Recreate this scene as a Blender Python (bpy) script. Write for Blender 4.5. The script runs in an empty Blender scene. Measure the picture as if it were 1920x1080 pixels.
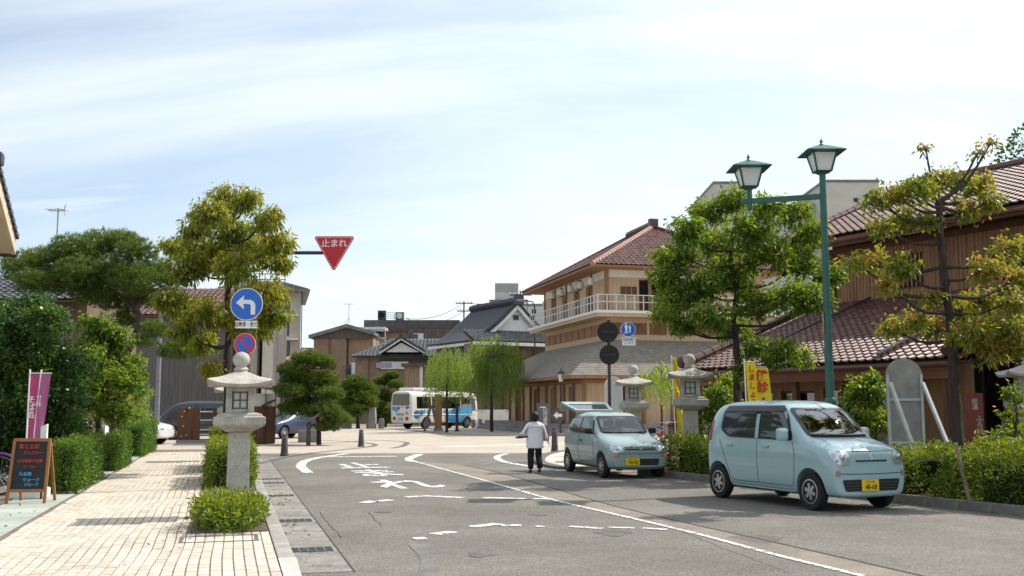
import bpy, bmesh, math, random
import numpy as np
from mathutils import Vector, Matrix
from mathutils.bvhtree import BVHTree
random.seed(7)
rng = np.random.default_rng(7)
R = math.radians
sc = bpy.context.scene
col = sc.collection
# ---------------------------------------------------------------- camera
FPX, HOR, EYE = 1940.0, 761.0, 1.6
PITCH = math.atan((HOR - 540) / FPX)
cd = bpy.data.cameras.new('camera'); cam = bpy.data.objects.new('camera', cd); col.objects.link(cam)
cd.sensor_width = 36; cd.lens = 36 * FPX / 1920; cd.clip_start = .1; cd.clip_end = 3000
cam.location = (0, 0, EYE); cam.rotation_euler = (math.pi / 2 + PITCH, 0, 0)
sc.camera = cam
# ---------------------------------------------------------------- sky and sun
SUN_AZ, SUN_EL = R(64), R(48)
SUN = Vector((math.sin(SUN_AZ) * math.cos(SUN_EL), math.cos(SUN_AZ) * math.cos(SUN_EL), math.sin(SUN_EL)))
w = bpy.data.worlds.new('World'); sc.world = w; w.use_nodes = True
nt = w.node_tree; nt.nodes.clear()
def wn(t, **k):
    n = nt.nodes.new(t)
    for a, b in k.items(): setattr(n, a, b)
    return n
sky = wn('ShaderNodeTexSky', sky_type='NISHITA', sun_disc=False, sun_elevation=SUN_EL, sun_rotation=SUN_AZ)
sky.air_density = 1.0; sky.dust_density = .25; sky.ozone_density = 2.5
tc = wn('ShaderNodeTexCoord'); sep = wn('ShaderNodeSeparateXYZ'); nt.links.new(tc.outputs['Generated'], sep.inputs[0])
addz = wn('ShaderNodeMath', operation='ADD'); addz.inputs[1].default_value = .22; nt.links.new(sep.outputs['Z'], addz.inputs[0])
mxz = wn('ShaderNodeMath', operation='MAXIMUM'); mxz.inputs[1].default_value = .05; nt.links.new(addz.outputs[0], mxz.inputs[0])
dv = []
for ax in 'XY':
    d = wn('ShaderNodeMath', operation='DIVIDE'); nt.links.new(sep.outputs[ax], d.inputs[0]); nt.links.new(mxz.outputs[0], d.inputs[1]); dv.append(d)
cmb = wn('ShaderNodeCombineXYZ'); nt.links.new(dv[0].outputs[0], cmb.inputs[0]); nt.links.new(dv[1].outputs[0], cmb.inputs[1])
def cloud(scale, sx, sy, rot, det, lo, hi, off=0):
    m = wn('ShaderNodeMapping'); m.inputs['Scale'].default_value = (sx, sy, 1); m.inputs['Rotation'].default_value = (0, 0, rot); m.inputs['Location'].default_value = (off, off, 0)
    nt.links.new(cmb.outputs[0], m.inputs[0])
    n = wn('ShaderNodeTexNoise'); n.inputs['Scale'].default_value = scale; n.inputs['Detail'].default_value = det; n.inputs['Roughness'].default_value = .55
    n.inputs['Distortion'].default_value = .5
    nt.links.new(m.outputs[0], n.inputs['Vector'])
    r = wn('ShaderNodeMapRange'); r.inputs[1].default_value = lo; r.inputs[2].default_value = hi; r.interpolation_type = 'SMOOTHSTEP'
    nt.links.new(n.outputs['Fac'], r.inputs[0]); return r
c1 = cloud(.8, .5, 1.3, R(12), 6, .29, .68, 5.3); c2 = cloud(2.4, .45, 1.6, R(20), 7, .45, .80, 2.7)
mx = wn('ShaderNodeMath', operation='MAXIMUM'); nt.links.new(c1.outputs[0], mx.inputs[0])
m2 = wn('ShaderNodeMath', operation='MULTIPLY'); nt.links.new(c2.outputs[0], m2.inputs[0]); m2.inputs[1].default_value = .7
nt.links.new(m2.outputs[0], mx.inputs[1])
sc_ = wn('ShaderNodeMapRange'); sc_.inputs[3].default_value = .14; sc_.inputs[4].default_value = .93; nt.links.new(mx.outputs[0], sc_.inputs[0])
b1 = wn('ShaderNodeBackground'); b1.inputs[1].default_value = .15; nt.links.new(sky.outputs[0], b1.inputs[0])
b2 = wn('ShaderNodeBackground'); b2.inputs[0].default_value = (.905, .98, 1, 1)
dt = wn('ShaderNodeVectorMath', operation='DOT_PRODUCT'); nt.links.new(tc.outputs['Generated'], dt.inputs[0]); dt.inputs[1].default_value = SUN     # thin cloud scatters light forward, brighter towards the sun
fs = wn('ShaderNodeMapRange'); fs.inputs[1].default_value = .1; fs.inputs[2].default_value = 1; fs.inputs[3].default_value = .93; fs.inputs[4].default_value = 1.35; nt.links.new(dt.outputs['Value'], fs.inputs[0]); nt.links.new(fs.outputs[0], b2.inputs[1])
ha = wn('ShaderNodeMapRange', interpolation_type='SMOOTHSTEP'); ha.inputs[1].default_value = .22; ha.inputs[2].default_value = .85; ha.inputs[3].default_value = 0; ha.inputs[4].default_value = .45; nt.links.new(dt.outputs['Value'], ha.inputs[0])     # bright veil of high cloud round the sun
i1 = wn('ShaderNodeMath', operation='SUBTRACT'); i1.inputs[0].default_value = 1; nt.links.new(sc_.outputs[0], i1.inputs[1])
i2 = wn('ShaderNodeMath', operation='SUBTRACT'); i2.inputs[0].default_value = 1; nt.links.new(ha.outputs[0], i2.inputs[1])
i3 = wn('ShaderNodeMath', operation='MULTIPLY'); nt.links.new(i1.outputs[0], i3.inputs[0]); nt.links.new(i2.outputs[0], i3.inputs[1])
am = wn('ShaderNodeMath', operation='SUBTRACT'); am.inputs[0].default_value = 1; nt.links.new(i3.outputs[0], am.inputs[1])
ms = wn('ShaderNodeMixShader'); nt.links.new(am.outputs[0], ms.inputs[0]); nt.links.new(b1.outputs[0], ms.inputs[1]); nt.links.new(b2.outputs[0], ms.inputs[2])
wo = wn('ShaderNodeOutputWorld'); nt.links.new(ms.outputs[0], wo.inputs[0])
ld = bpy.data.lights.new('sun', 'SUN'); ld.energy = 5.0; ld.angle = R(.55); ld.color = (1, .95, .86)
sun = bpy.data.objects.new('sun', ld); col.objects.link(sun); sun.location = SUN * 60
sun.rotation_euler = (-SUN).to_track_quat('-Z', 'Y').to_euler()
sc.view_settings.view_transform = 'Standard'; sc.view_settings.look = 'None'; sc.view_settings.gamma = 1; sc.view_settings.exposure = 0.15
try: sc.view_settings.use_curve_mapping = False
except Exception: pass
sc.cycles.max_bounces = 6; sc.cycles.transparent_max_bounces = 12; sc.cycles.diffuse_bounces = 3
# ---------------------------------------------------------------- pixels to places
def ray(px, py):
    u = (px - 960) / FPX; v = (540 - py) / FPX
    return u, math.cos(PITCH) - v * math.sin(PITCH), math.sin(PITCH) + v * math.cos(PITCH)
def G(px, py, z=0.0):
    x, y, zz = ray(px, py); t = (z - EYE) / zz
    return Vector((x * t, y * t, z))
def at(px, py, Y):
    x, y, z = ray(px, py); t = Y / y
    return Vector((x * t, Y, EYE + z * t))
def mpp(Y): return Y / FPX
# ---------------------------------------------------------------- materials
MATS = {}
def newmat(name):
    m = bpy.data.materials.new(name); m.use_nodes = True
    n = m.node_tree.nodes; n.clear()
    return m, n, m.node_tree.links
def M(name, c, rough=.75, var=.18, scale=5, bump=0, bscale=60, metal=0, spec=.35, rnd=0, stretch=None, c2=None, coat=0, attr=0, det=5):
    if name in MATS: return MATS[name]
    m, n, l = newmat(name)
    p = n.new('ShaderNodeBsdfPrincipled'); o = n.new('ShaderNodeOutputMaterial'); l.new(p.outputs[0], o.inputs[0])
    p.inputs['Roughness'].default_value = rough; p.inputs['Metallic'].default_value = metal; p.inputs['Specular IOR Level'].default_value = spec
    p.inputs['Coat Weight'].default_value = coat; p.inputs['Coat Roughness'].default_value = .06
    t = n.new('ShaderNodeTexCoord'); mp = n.new('ShaderNodeMapping'); l.new(t.outputs['Object'], mp.inputs[0])
    if stretch: mp.inputs['Scale'].default_value = stretch
    ns = n.new('ShaderNodeTexNoise'); ns.inputs['Scale'].default_value = scale; ns.inputs['Detail'].default_value = det; l.new(mp.outputs[0], ns.inputs['Vector'])
    mr = n.new('ShaderNodeMapRange'); mr.inputs[1].default_value = .28; mr.inputs[2].default_value = .72; l.new(ns.outputs['Fac'], mr.inputs[0])
    mix = n.new('ShaderNodeMix'); mix.data_type = 'RGBA'
    a = [max(0, x * (1 - var)) for x in c]; b = list(c2) if c2 else [min(1, x * (1 + var)) for x in c]
    mix.inputs[6].default_value = (*a, 1); mix.inputs[7].default_value = (*b, 1); l.new(mr.outputs[0], mix.inputs[0])
    out = mix.outputs[2]
    if rnd or attr:
        if attr:
            q = n.new('ShaderNodeAttribute'); q.attribute_name = 'rnd'; src = q.outputs['Fac']; k = attr
        else:
            q = n.new('ShaderNodeObjectInfo'); src = q.outputs['Random']; k = rnd
        r2 = n.new('ShaderNodeMapRange'); r2.inputs[3].default_value = 1 - k; r2.inputs[4].default_value = 1 + k; l.new(src, r2.inputs[0])
        mu = n.new('ShaderNodeVectorMath'); mu.operation = 'SCALE'; l.new(out, mu.inputs[0]); l.new(r2.outputs[0], mu.inputs['Scale']); out = mu.outputs[0]
    l.new(out, p.inputs['Base Color'])
    if bump:
        nb = n.new('ShaderNodeTexNoise'); nb.inputs['Scale'].default_value = bscale; nb.inputs['Detail'].default_value = 4; l.new(mp.outputs[0], nb.inputs['Vector'])
        bp = n.new('ShaderNodeBump'); bp.inputs['Strength'].default_value = bump; bp.inputs['Distance'].default_value = .02; l.new(nb.outputs['Fac'], bp.inputs['Height']); l.new(bp.outputs[0], p.inputs['Normal'])
    MATS[name] = m; return m
def leafmat(name, cols, trans=.35, rough=.45, spec=.3):
    if name in MATS: return MATS[name]
    m, n, l = newmat(name)
    q = n.new('ShaderNodeAttribute'); q.attribute_name = 'rnd'
    rp = n.new('ShaderNodeValToRGB'); e = rp.color_ramp.elements
    for i, c in enumerate(cols):
        f = i / (len(cols) - 1)
        if i == 0: e[0].position = 0; k = e[0]
        elif i == len(cols) - 1: e[len(e) - 1].position = 1; k = e[len(e) - 1]
        else: k = e.new(f)
        k.color = (*c, 1)
    l.new(q.outputs['Fac'], rp.inputs[0])
    p = n.new('ShaderNodeBsdfPrincipled'); p.inputs['Roughness'].default_value = rough; p.inputs['Specular IOR Level'].default_value = spec
    l.new(rp.outputs[0], p.inputs['Base Color'])
    tr = n.new('ShaderNodeBsdfTranslucent'); hs = n.new('ShaderNodeHueSaturation'); hs.inputs['Hue'].default_value = .497; hs.inputs['Saturation'].default_value = 1.1; hs.inputs['Value'].default_value = 2.3
    l.new(rp.outputs[0], hs.inputs['Color']); l.new(hs.outputs[0], tr.inputs[0])
    mx = n.new('ShaderNodeMixShader'); mx.inputs[0].default_value = trans; l.new(p.outputs[0], mx.inputs[1]); l.new(tr.outputs[0], mx.inputs[2])
    o = n.new('ShaderNodeOutputMaterial'); l.new(mx.outputs[0], o.inputs[0]); MATS[name] = m; return m
def glassmat(name, tint=(.55, .62, .6), refl=.18, rough=.02):
    if name in MATS: return MATS[name]
    m, n, l = newmat(name)
    t = n.new('ShaderNodeBsdfTransparent'); t.inputs[0].default_value = (*tint, 1)
    g = n.new('ShaderNodeBsdfGlossy'); g.inputs['Roughness'].default_value = rough; g.inputs[0].default_value = (.95, .97, 1, 1)
    lw = n.new('ShaderNodeLayerWeight'); lw.inputs[0].default_value = .35
    mr = n.new('ShaderNodeMapRange'); mr.inputs[3].default_value = refl; mr.inputs[4].default_value = .95; l.new(lw.outputs['Fresnel'], mr.inputs[0])
    mx = n.new('ShaderNodeMixShader'); l.new(mr.outputs[0], mx.inputs[0]); l.new(t.outputs[0], mx.inputs[1]); l.new(g.outputs[0], mx.inputs[2])
    o = n.new('ShaderNodeOutputMaterial'); l.new(mx.outputs[0], o.inputs[0]); MATS[name] = m; return m
# ---------------------------------------------------------------- objects
def tag(o, label=None, cat=None, group=None, kind=None):
    if label: o['label'] = label
    if cat: o['category'] = cat
    if group: o['group'] = group
    if kind: o['kind'] = kind
    return o
def thing(name, label, cat, loc=(0, 0, 0), rz=0, group=None):
    o = bpy.data.objects.new(name, None); col.objects.link(o); o.location = loc; o.rotation_euler = (0, 0, rz)
    o.empty_display_size = .2
    return tag(o, label, cat, group)
def link(name, me, mat=None, parent=None, loc=None, rot=None, kind=None):
    o = bpy.data.objects.new(name, me); col.objects.link(o)
    if mat and not len(me.materials): me.materials.append(mat)
    if parent: o.parent = parent
    if loc is not None: o.location = loc
    if rot is not None: o.rotation_euler = rot
    if kind: o['kind'] = kind
    return o
def frame(d):
    d = Vector(d).normalized(); up = Vector((0, 0, 1)) if abs(d.z) < .95 else Vector((1, 0, 0))
    a = d.cross(up).normalized(); return a, a.cross(d).normalized(), d
class MB:
    def __init__(s): s.v = []; s.f = []; s.m = []; s.cur = 0
    def add(s, vs, fs):
        b = len(s.v); s.v += [tuple(v) for v in vs]; s.f += [[i + b for i in f] for f in fs]; s.m += [s.cur] * len(fs); return s
    def box(s, x0, x1, y0, y1, z0, z1):
        vs = [(x, y, z) for z in (z0, z1) for y in (y0, y1) for x in (x0, x1)]
        return s.add(vs, [[0, 2, 3, 1], [4, 5, 7, 6], [0, 1, 5, 4], [2, 6, 7, 3], [0, 4, 6, 2], [1, 3, 7, 5]])
    def cbox(s, c, sz, mat=None):
        h = [k / 2 for k in sz]; vs = [Vector((x * h[0], y * h[1], z * h[2])) for z in (-1, 1) for y in (-1, 1) for x in (-1, 1)]
        if mat: vs = [mat @ v for v in vs]
        c = Vector(c); return s.add([v + c for v in vs], [[0, 2, 3, 1], [4, 5, 7, 6], [0, 1, 5, 4], [2, 6, 7, 3], [0, 4, 6, 2], [1, 3, 7, 5]])
    def bar(s, a, b, wd, ht, upv=(0, 0, 1)):
        a = Vector(a); b = Vector(b); d = (b - a).normalized(); up = Vector(upv)
        sd = d.cross(up)
        if sd.length < 1e-4: sd = d.cross(Vector((0, 1, 0)))
        sd.normalize(); u = sd.cross(d)
        vs = [p + sd * (i * wd / 2) + u * (j * ht / 2) for p in (a, b) for i, j in ((-1, -1), (1, -1), (1, 1), (-1, 1))]
        return s.add(vs, [[3, 2, 1, 0], [4, 5, 6, 7], [0, 1, 5, 4], [1, 2, 6, 5], [2, 3, 7, 6], [3, 0, 4, 7]])
    def prism(s, pts, h, axis=2):
        """pts 3d polygon, extruded by vector h"""
        n = len(pts); h = Vector(h); a = [Vector(p) for p in pts]; b = [p + h for p in a]
        return s.add(a + b, [list(range(n))[::-1], list(range(n, 2 * n))] + [[i, (i + 1) % n, n + (i + 1) % n, n + i] for i in range(n)])
    def poly(s, pts): return s.add(pts, [list(range(len(pts)))])
    def tube(s, path, rad, seg=8, cap=True):
        path = [Vector(p) for p in path]; n = len(path)
        if not isinstance(rad, (list, tuple)): rad = [rad] * n
        vs = []; fs = []; a = None
        for i, p in enumerate(path):
            d = (path[min(i + 1, n - 1)] - path[max(i - 1, 0)])
            if a is None: a, b, dd = frame(d)
            else:
                dd = d.normalized(); a = (a - dd * a.dot(dd)).normalized(); b = a.cross(dd)
            for k in range(seg):
                t = 2 * math.pi * k / seg; vs.append(p + (a * math.cos(t) + b * math.sin(t)) * rad[i])
        for i in range(n - 1):
            for k in range(seg):
                fs.append([i * seg + k, (i + 1) * seg + k, (i + 1) * seg + (k + 1) % seg, i * seg + (k + 1) % seg])
        if cap: fs += [list(range(seg)), list(range((n - 1) * seg, n * seg))[::-1]]
        return s.add(vs, fs)
    def lathe(s, prof, seg=24, c=(0, 0, 0), axis='z', sq=False, cap=True):
        vs = []; fs = []; n = len(prof); c = Vector(c)
        for r, z in prof:
            for k in range(seg):
                t = 2 * math.pi * (k + .5) / seg; q = 1 / math.cos(math.pi / 4) if sq else 1
                x, y = r * q * math.cos(t), r * q * math.sin(t)
                vs.append(c + (Vector((x, y, z)) if axis == 'z' else Vector((x, z, y)) if axis == 'y' else Vector((z, x, y))))
        for i in range(n - 1):
            for k in range(seg): fs.append([i * seg + k, i * seg + (k + 1) % seg, (i + 1) * seg + (k + 1) % seg, (i + 1) * seg + k])
        if cap: fs += [list(range(seg))[::-1], list(range((n - 1) * seg, n * seg))]
        return s.add(vs, fs)
    def ball(s, c, r, seg=12, rings=8):
        if not isinstance(r, (tuple, list)): r = (r, r, r)
        pr = [(math.sin(math.pi * i / rings), -math.cos(math.pi * i / rings)) for i in range(rings + 1)]
        pr[0] = (.001, -1); pr[-1] = (.001, 1); b = len(s.v); s.lathe(pr, seg)
        for i in range(b, len(s.v)): v = s.v[i]; s.v[i] = (c[0] + v[0] * r[0], c[1] + v[1] * r[1], c[2] + v[2] * r[2])
        return s
    def mesh(s, name, mats, smooth=False, bevel=0, fix=True):
        me = bpy.data.meshes.new(name); me.from_pydata(s.v, [], s.f)
        for m in (mats if isinstance(mats, (list, tuple)) else [mats]): me.materials.append(m)
        me.polygons.foreach_set('material_index', s.m)
        if fix or bevel:
            bm = bmesh.new(); bm.from_mesh(me)
            if bevel: bmesh.ops.bevel(bm, geom=bm.edges[:], offset=bevel, segments=2, affect='EDGES', profile=.6, clamp_overlap=True)
            bmesh.ops.recalc_face_normals(bm, faces=bm.faces[:]); bm.to_mesh(me); bm.free()
        if smooth: me.polygons.foreach_set('use_smooth', [True] * len(me.polygons)); sharp(me)
        return me
    def build(s, name, mats, parent=None, smooth=False, bevel=0, loc=None, rot=None, kind=None, fix=True):
        return link(name, s.mesh(name, mats, smooth, bevel, fix), None, parent, loc, rot, kind)
def sharp(me, ang=40):
    try: me.set_sharp_from_angle(angle=R(ang))
    except Exception: pass
def cat_rom(pts, n=6):
    P = [Vector(p) for p in pts]; P = [P[0] * 2 - P[1]] + P + [P[-1] * 2 - P[-2]]; out = []
    for i in range(1, len(P) - 2):
        for k in range(n):
            t = k / n; a, b, c, d = P[i - 1], P[i], P[i + 1], P[i + 2]
            out.append(.5 * ((2 * b) + (c - a) * t + (2 * a - 5 * b + 4 * c - d) * t * t + (3 * b - 3 * c + d - a) * t ** 3))
    out.append(P[-2]); return out
def copy_tree(o, parent=None):
    c = o.copy(); col.objects.link(c); c.parent = parent
    for ch in [k for k in col.objects if k.parent == o]: copy_tree(ch, c)
    return c
TXT = {}
def text_mesh(s, size=1.0, thick=0.0, align='CENTER', lines=.95, bold=0):
    cu = bpy.data.curves.new('t', 'FONT'); cu.body = s; cu.size = size; cu.align_x = align; cu.align_y = 'CENTER'; cu.space_line = lines; cu.extrude = thick; cu.offset = bold; cu.resolution_u = 3
    o = bpy.data.objects.new('t', cu); col.objects.link(o); bpy.context.view_layer.update()
    me = bpy.data.meshes.new_from_object(o.evaluated_get(bpy.context.evaluated_depsgraph_get()))
    bpy.data.objects.remove(o); bpy.data.curves.remove(cu); me.materials.clear(); return me
def text(name, s, size, mat, parent, loc, rot=(math.pi / 2, 0, 0), scale=(1, 1, 1), **k):
    me = text_mesh(s, size, **k); o = link(name, me, mat, parent, loc, rot); o.scale = scale; return o
def leaf_cloud(name, C, D, N, L, W, mat, parent, rnd=None, kind=None, extra=None):
    """one mesh of many leaf-shaped faces; C,D,N (n,3) arrays"""
    n = len(C); D = D / (np.linalg.norm(D, axis=1, keepdims=True) + 1e-9)
    S = np.cross(D, N); S /= (np.linalg.norm(S, axis=1, keepdims=True) + 1e-9)
    L = np.broadcast_to(np.asarray(L, float), (n,))[:, None]; W = np.broadcast_to(np.asarray(W, float), (n,))[:, None]
    V = np.stack([C, C + D * L * .45 + S * W / 2, C + D * L, C + D * L * .45 - S * W / 2], 1).reshape(-1, 3)
    me = bpy.data.meshes.new(name); me.vertices.add(4 * n); me.vertices.foreach_set('co', V.ravel())
    me.loops.add(4 * n); me.loops.foreach_set('vertex_index', np.arange(4 * n, dtype=np.int32))
    me.polygons.add(n); me.polygons.foreach_set('loop_start', np.arange(0, 4 * n, 4, dtype=np.int32))
    try: me.polygons.foreach_set('loop_total', np.full(n, 4, dtype=np.int32))
    except Exception: pass
    a = me.attributes.new('rnd', 'FLOAT', 'FACE'); a.data.foreach_set('value', (rng.random(n) if rnd is None else np.clip(rnd, 0, 1)).astype(np.float32))
    me.update(calc_edges=True); me.validate(); me.materials.append(mat)
    return link(name, me, None, parent, kind=kind)
def unit(n):
    v = rng.normal(size=(n, 3)); return v / np.linalg.norm(v, axis=1, keepdims=True)
# ================================================================ the ground
asphalt = M('asphalt', (.182, .166, .143), .9, .22, .35, .6, 90, c2=(.222, .204, .178), det=9)
def speckle(m, amt=.35, scale=220):
    n = m.node_tree.nodes; l = m.node_tree.links; p = [k for k in n if k.type == 'BSDF_PRINCIPLED'][0]
    src = p.inputs['Base Color'].links[0].from_socket
    t = n.new('ShaderNodeTexCoord'); v = n.new('ShaderNodeTexVoronoi'); v.inputs['Scale'].default_value = scale / 4; l.new(t.outputs['Object'], v.inputs['Vector'])
    ns = n.new('ShaderNodeTexNoise'); ns.inputs['Scale'].default_value = scale / 8; ns.inputs['Detail'].default_value = 6; l.new(t.outputs['Object'], ns.inputs['Vector'])
    sx = n.new('ShaderNodeSeparateColor'); l.new(v.outputs['Color'], sx.inputs[0])
    ad = n.new('ShaderNodeMath'); ad.operation = 'MULTIPLY_ADD'; l.new(sx.outputs[0], ad.inputs[0]); ad.inputs[1].default_value = .5; l.new(ns.outputs['Fac'], ad.inputs[2])
    mr = n.new('ShaderNodeMapRange'); mr.inputs[1].default_value = .35; mr.inputs[2].default_value = 1.15; mr.inputs[3].default_value = 1 - amt; mr.inputs[4].default_value = 1 + amt; l.new(ad.outputs[0], mr.inputs[0])
    mu = n.new('ShaderNodeVectorMath'); mu.operation = 'SCALE'; l.new(src, mu.inputs[0]); l.new(mr.outputs[0], mu.inputs['Scale']); l.new(mu.outputs[0], p.inputs['Base Color'])
def weather(m, scale=.5, amt=.2, lo=.3, hi=.7, det=8):
    '''stains in world space, so that they run on across neighbouring pieces'''
    n = m.node_tree.nodes; l = m.node_tree.links; p = [k for k in n if k.type == 'BSDF_PRINCIPLED'][0]; src = p.inputs['Base Color'].links[0].from_socket
    g = n.new('ShaderNodeNewGeometry'); ns = n.new('ShaderNodeTexNoise'); ns.inputs['Scale'].default_value = scale; ns.inputs['Detail'].default_value = det; ns.inputs['Roughness'].default_value = .68; l.new(g.outputs['Position'], ns.inputs['Vector'])
    mr = n.new('ShaderNodeMapRange'); mr.inputs[1].default_value = lo; mr.inputs[2].default_value = hi; mr.inputs[3].default_value = 1 - amt; mr.inputs[4].default_value = 1 + amt * .5; l.new(ns.outputs['Fac'], mr.inputs[0])
    mu = n.new('ShaderNodeVectorMath'); mu.operation = 'SCALE'; l.new(src, mu.inputs[0]); l.new(mr.outputs[0], mu.inputs['Scale']); l.new(mu.outputs[0], p.inputs['Base Color'])
speckle(asphalt, .55, 260); weather(asphalt, .9, .16); weather(asphalt, 4, .12)
def sheet(name, pts, mat, z=None, kind='structure', parent=None):
    pts = [Vector((p[0], p[1], z if z is not None else p[2])) for p in pts]
    return MB().poly(pts).build(name, mat, parent, kind=kind)
def slab(name, pts, z0, z1, mat, kind='structure', parent=None):
    return MB().prism([(p[0], p[1], z0) for p in pts], (0, 0, z1 - z0)).build(name, mat, parent, kind=kind)
earth = M('earth', (.20, .17, .13), .95, .3, 2)
MB().poly([(-900, -30, -.03), (900, -30, -.03), (900, 2500, -.03), (-900, 2500, -.03)]).build('ground', earth, kind='structure')
# road: one asphalt sheet that the pavements and the square lie on or beside
D = Vector((-.262, .965, 0)).normalized(); NR = Vector((D.y, -D.x, 0))      # along the left pavement, and towards the road
road_l = [Vector((-2.25, 0, 0)) + D * k for k in (-6, 10.6)]
roadpts = [(-30, -8), (30, -8), (30, 14), G(1920, 975), G(1600, 935), G(1250, 896), G(1060, 880), G(1030, 862), G(1010, 851), (G(1000, 850)), (G(600, 851)), (-30, 36)]
sheet('road', roadpts, asphalt, 0.0)
# square beyond the road, fine pink-beige setts (too small to tell apart there)
def brickmat(name, c1, c2, mortar, scale, bw, bh, rot=0, msz=.03):
    m, n, l = newmat(name); p = n.new('ShaderNodeBsdfPrincipled'); p.inputs['Roughness'].default_value = .85; o = n.new('ShaderNodeOutputMaterial'); l.new(p.outputs[0], o.inputs[0])
    t = n.new('ShaderNodeTexCoord'); mp = n.new('ShaderNodeMapping'); mp.inputs['Rotation'].default_value = (0, 0, rot); l.new(t.outputs['Object'], mp.inputs[0])
    b = n.new('ShaderNodeTexBrick'); b.inputs['Scale'].default_value = scale; b.inputs['Brick Width'].default_value = bw; b.inputs['Row Height'].default_value = bh; b.inputs['Mortar Size'].default_value = msz
    b.inputs['Color1'].default_value = (*c1, 1); b.inputs['Color2'].default_value = (*c2, 1); b.inputs['Mortar'].default_value = (*mortar, 1); l.new(mp.outputs[0], b.inputs[0])
    ns = n.new('ShaderNodeTexNoise'); ns.inputs['Scale'].default_value = .6; ns.inputs['Detail'].default_value = 6; l.new(t.outputs['Object'], ns.inputs[0])
    mr = n.new('ShaderNodeMapRange'); mr.inputs[3].default_value = .75; mr.inputs[4].default_value = 1.2; l.new(ns.outputs['Fac'], mr.inputs[0])
    mu = n.new('ShaderNodeVectorMath'); mu.operation = 'SCALE'; l.new(b.outputs['Color'], mu.inputs[0]); l.new(mr.outputs[0], mu.inputs['Scale']); l.new(mu.outputs[0], p.inputs['Base Color'])
    return m
sett = brickmat('square_setts', (.50, .44, .36), (.45, .39, .32), (.34, .28, .22), 1, .22, .11, R(15), .015)
ex = G(1000, 850); ew = G(600, 851)
sheet('square', [(-60, 36.2), (ew.x - 1.5, ew.y), (ex.x, ex.y), (ex.x + 1.2, ex.y - .3), (9, 34), (24, 26), (60, 26), (60, 140), (-60, 140)], sett, .008)
band = M('border_stone', (.13, .12, .12), .85, .25, 3)
def strip(name, path, wd, mat, z, h=.0, kind='structure', parent=None):
    P = cat_rom([Vector((p[0], p[1], 0)) for p in path], 6) if len(path) > 2 else [Vector((p[0], p[1], 0)) for p in path]
    L = []; Rr = []
    for i, p in enumerate(P):
        d = (P[min(i + 1, len(P) - 1)] - P[max(i - 1, 0)]).normalized(); nn = Vector((-d.y, d.x, 0))
        L.append(p + nn * wd / 2); Rr.append(p - nn * wd / 2)
    mb = MB()
    for i in range(len(P) - 1):
        q = [L[i], L[i + 1], Rr[i + 1], Rr[i]]
        if h: mb.prism([(v.x, v.y, z) for v in q], (0, 0, h))
        else: mb.poly([(v.x, v.y, z) for v in q])
    return mb.build(name, mat, parent, kind=kind)
strip('paving_band', [G(487, 869), G(547, 855), G(620, 846), G(693, 838), G(700, 833), G(650, 828), G(560, 824)], .22, band, .014)
strip('paving_band', [G(500, 835), G(640, 830), G(690, 826), G(757, 829), G(757, 836), G(735, 841)], .25, band, .012)
strip('paving_band', [G(745, 806), G(850, 814), G(960, 818)], .5, band, .016)
light_band = M('pale_setts', (.60, .55, .47), .85, .15, 6)
strip('paving_band', [G(830, 838), G(1000, 834), G(1100, 832)], .9, light_band, .012)
# ---------------------------------------------------------------- left pavement: sub-base, brick pavers, stone strip, kerb, gutter
PZ = .10
O_R = Vector((-2.30, 10.4, 0))                      # inner edge of the kerb, measured at z = PZ
def pv(s, t, z=0): v = O_R + D * s - NR * t; return Vector((v.x, v.y, z))      # s along, t to the left of the kerb
bed = M('paver_joint', (.17, .14, .115), .95, .3, 8)
walk = thing('pavement', None, None, pv(0, 0, 0), math.atan2(D.y, D.x))
tag(walk, kind='structure')
def pl(s, t, z): return (s, t, z)                   # local frame of the pavement: x along, y left
MB().box(-7, 27.5, 0, 4.6, -.02, PZ - .006).build('sub_base', bed, walk)
pv_a = M('paver', (.60, .51, .41), .8, .12, 9, .25, 80, rnd=.13, c2=(.65, .57, .475)); pv_b = M('paver_far', (.60, .51, .41), .8, .12, 9, .25, 80, attr=.13, c2=(.65, .57, .475))
for m_ in (pv_a, pv_b): weather(m_, 1.1, .16); weather(m_, 7, .10)
PW, PL = .105, .212; WID = 3.02
def paver_mesh():
    a, b, h = PL / 2 - .004, PW / 2 - .004, .012; c = .004
    mb = MB(); vs = [(-a, -b, -h), (a, -b, -h), (a, b, -h), (-a, b, -h), (-a + c, -b + c, 0), (a - c, -b + c, 0), (a - c, b - c, 0), (-a + c, b - c, 0)]
    mb.add(vs, [[4, 5, 6, 7], [0, 1, 5, 4], [1, 2, 6, 5], [2, 3, 7, 6], [3, 0, 4, 7]]); return mb
pm = paver_mesh().mesh('paver', pv_a)
cells = []
ns_, nt_ = int(27.0 / PL), int(WID / PW)
def in_bed(s, t): return (t < .92 and 2.35 < s < 4.6) or (t < .92 and 8.6 < s < 24)
for i in range(ns_):
    for j in range(nt_):
        s = -1.6 + (i + .5) * PL; t = (j + .5) * PW
        if in_bed(s, t): continue
        t2 = t + .012 * math.sin(s * 1.9 + j * .25) * min(1, t)  # the joints wander
        cells.append((s, t2, i, j))
def vis(s, t):
    p = pv(s, t); return p.y > 9.2 and abs(p.x / p.y) < .5
near = sorted([c for c in cells if vis(c[0], c[1])], key=lambda c: pv(c[0], c[1]).length)
sel = set((c[2], c[3]) for c in near[:300])
far = MB(); frnd = []
pvs, pfs = paver_mesh().v, paver_mesh().f
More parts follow.
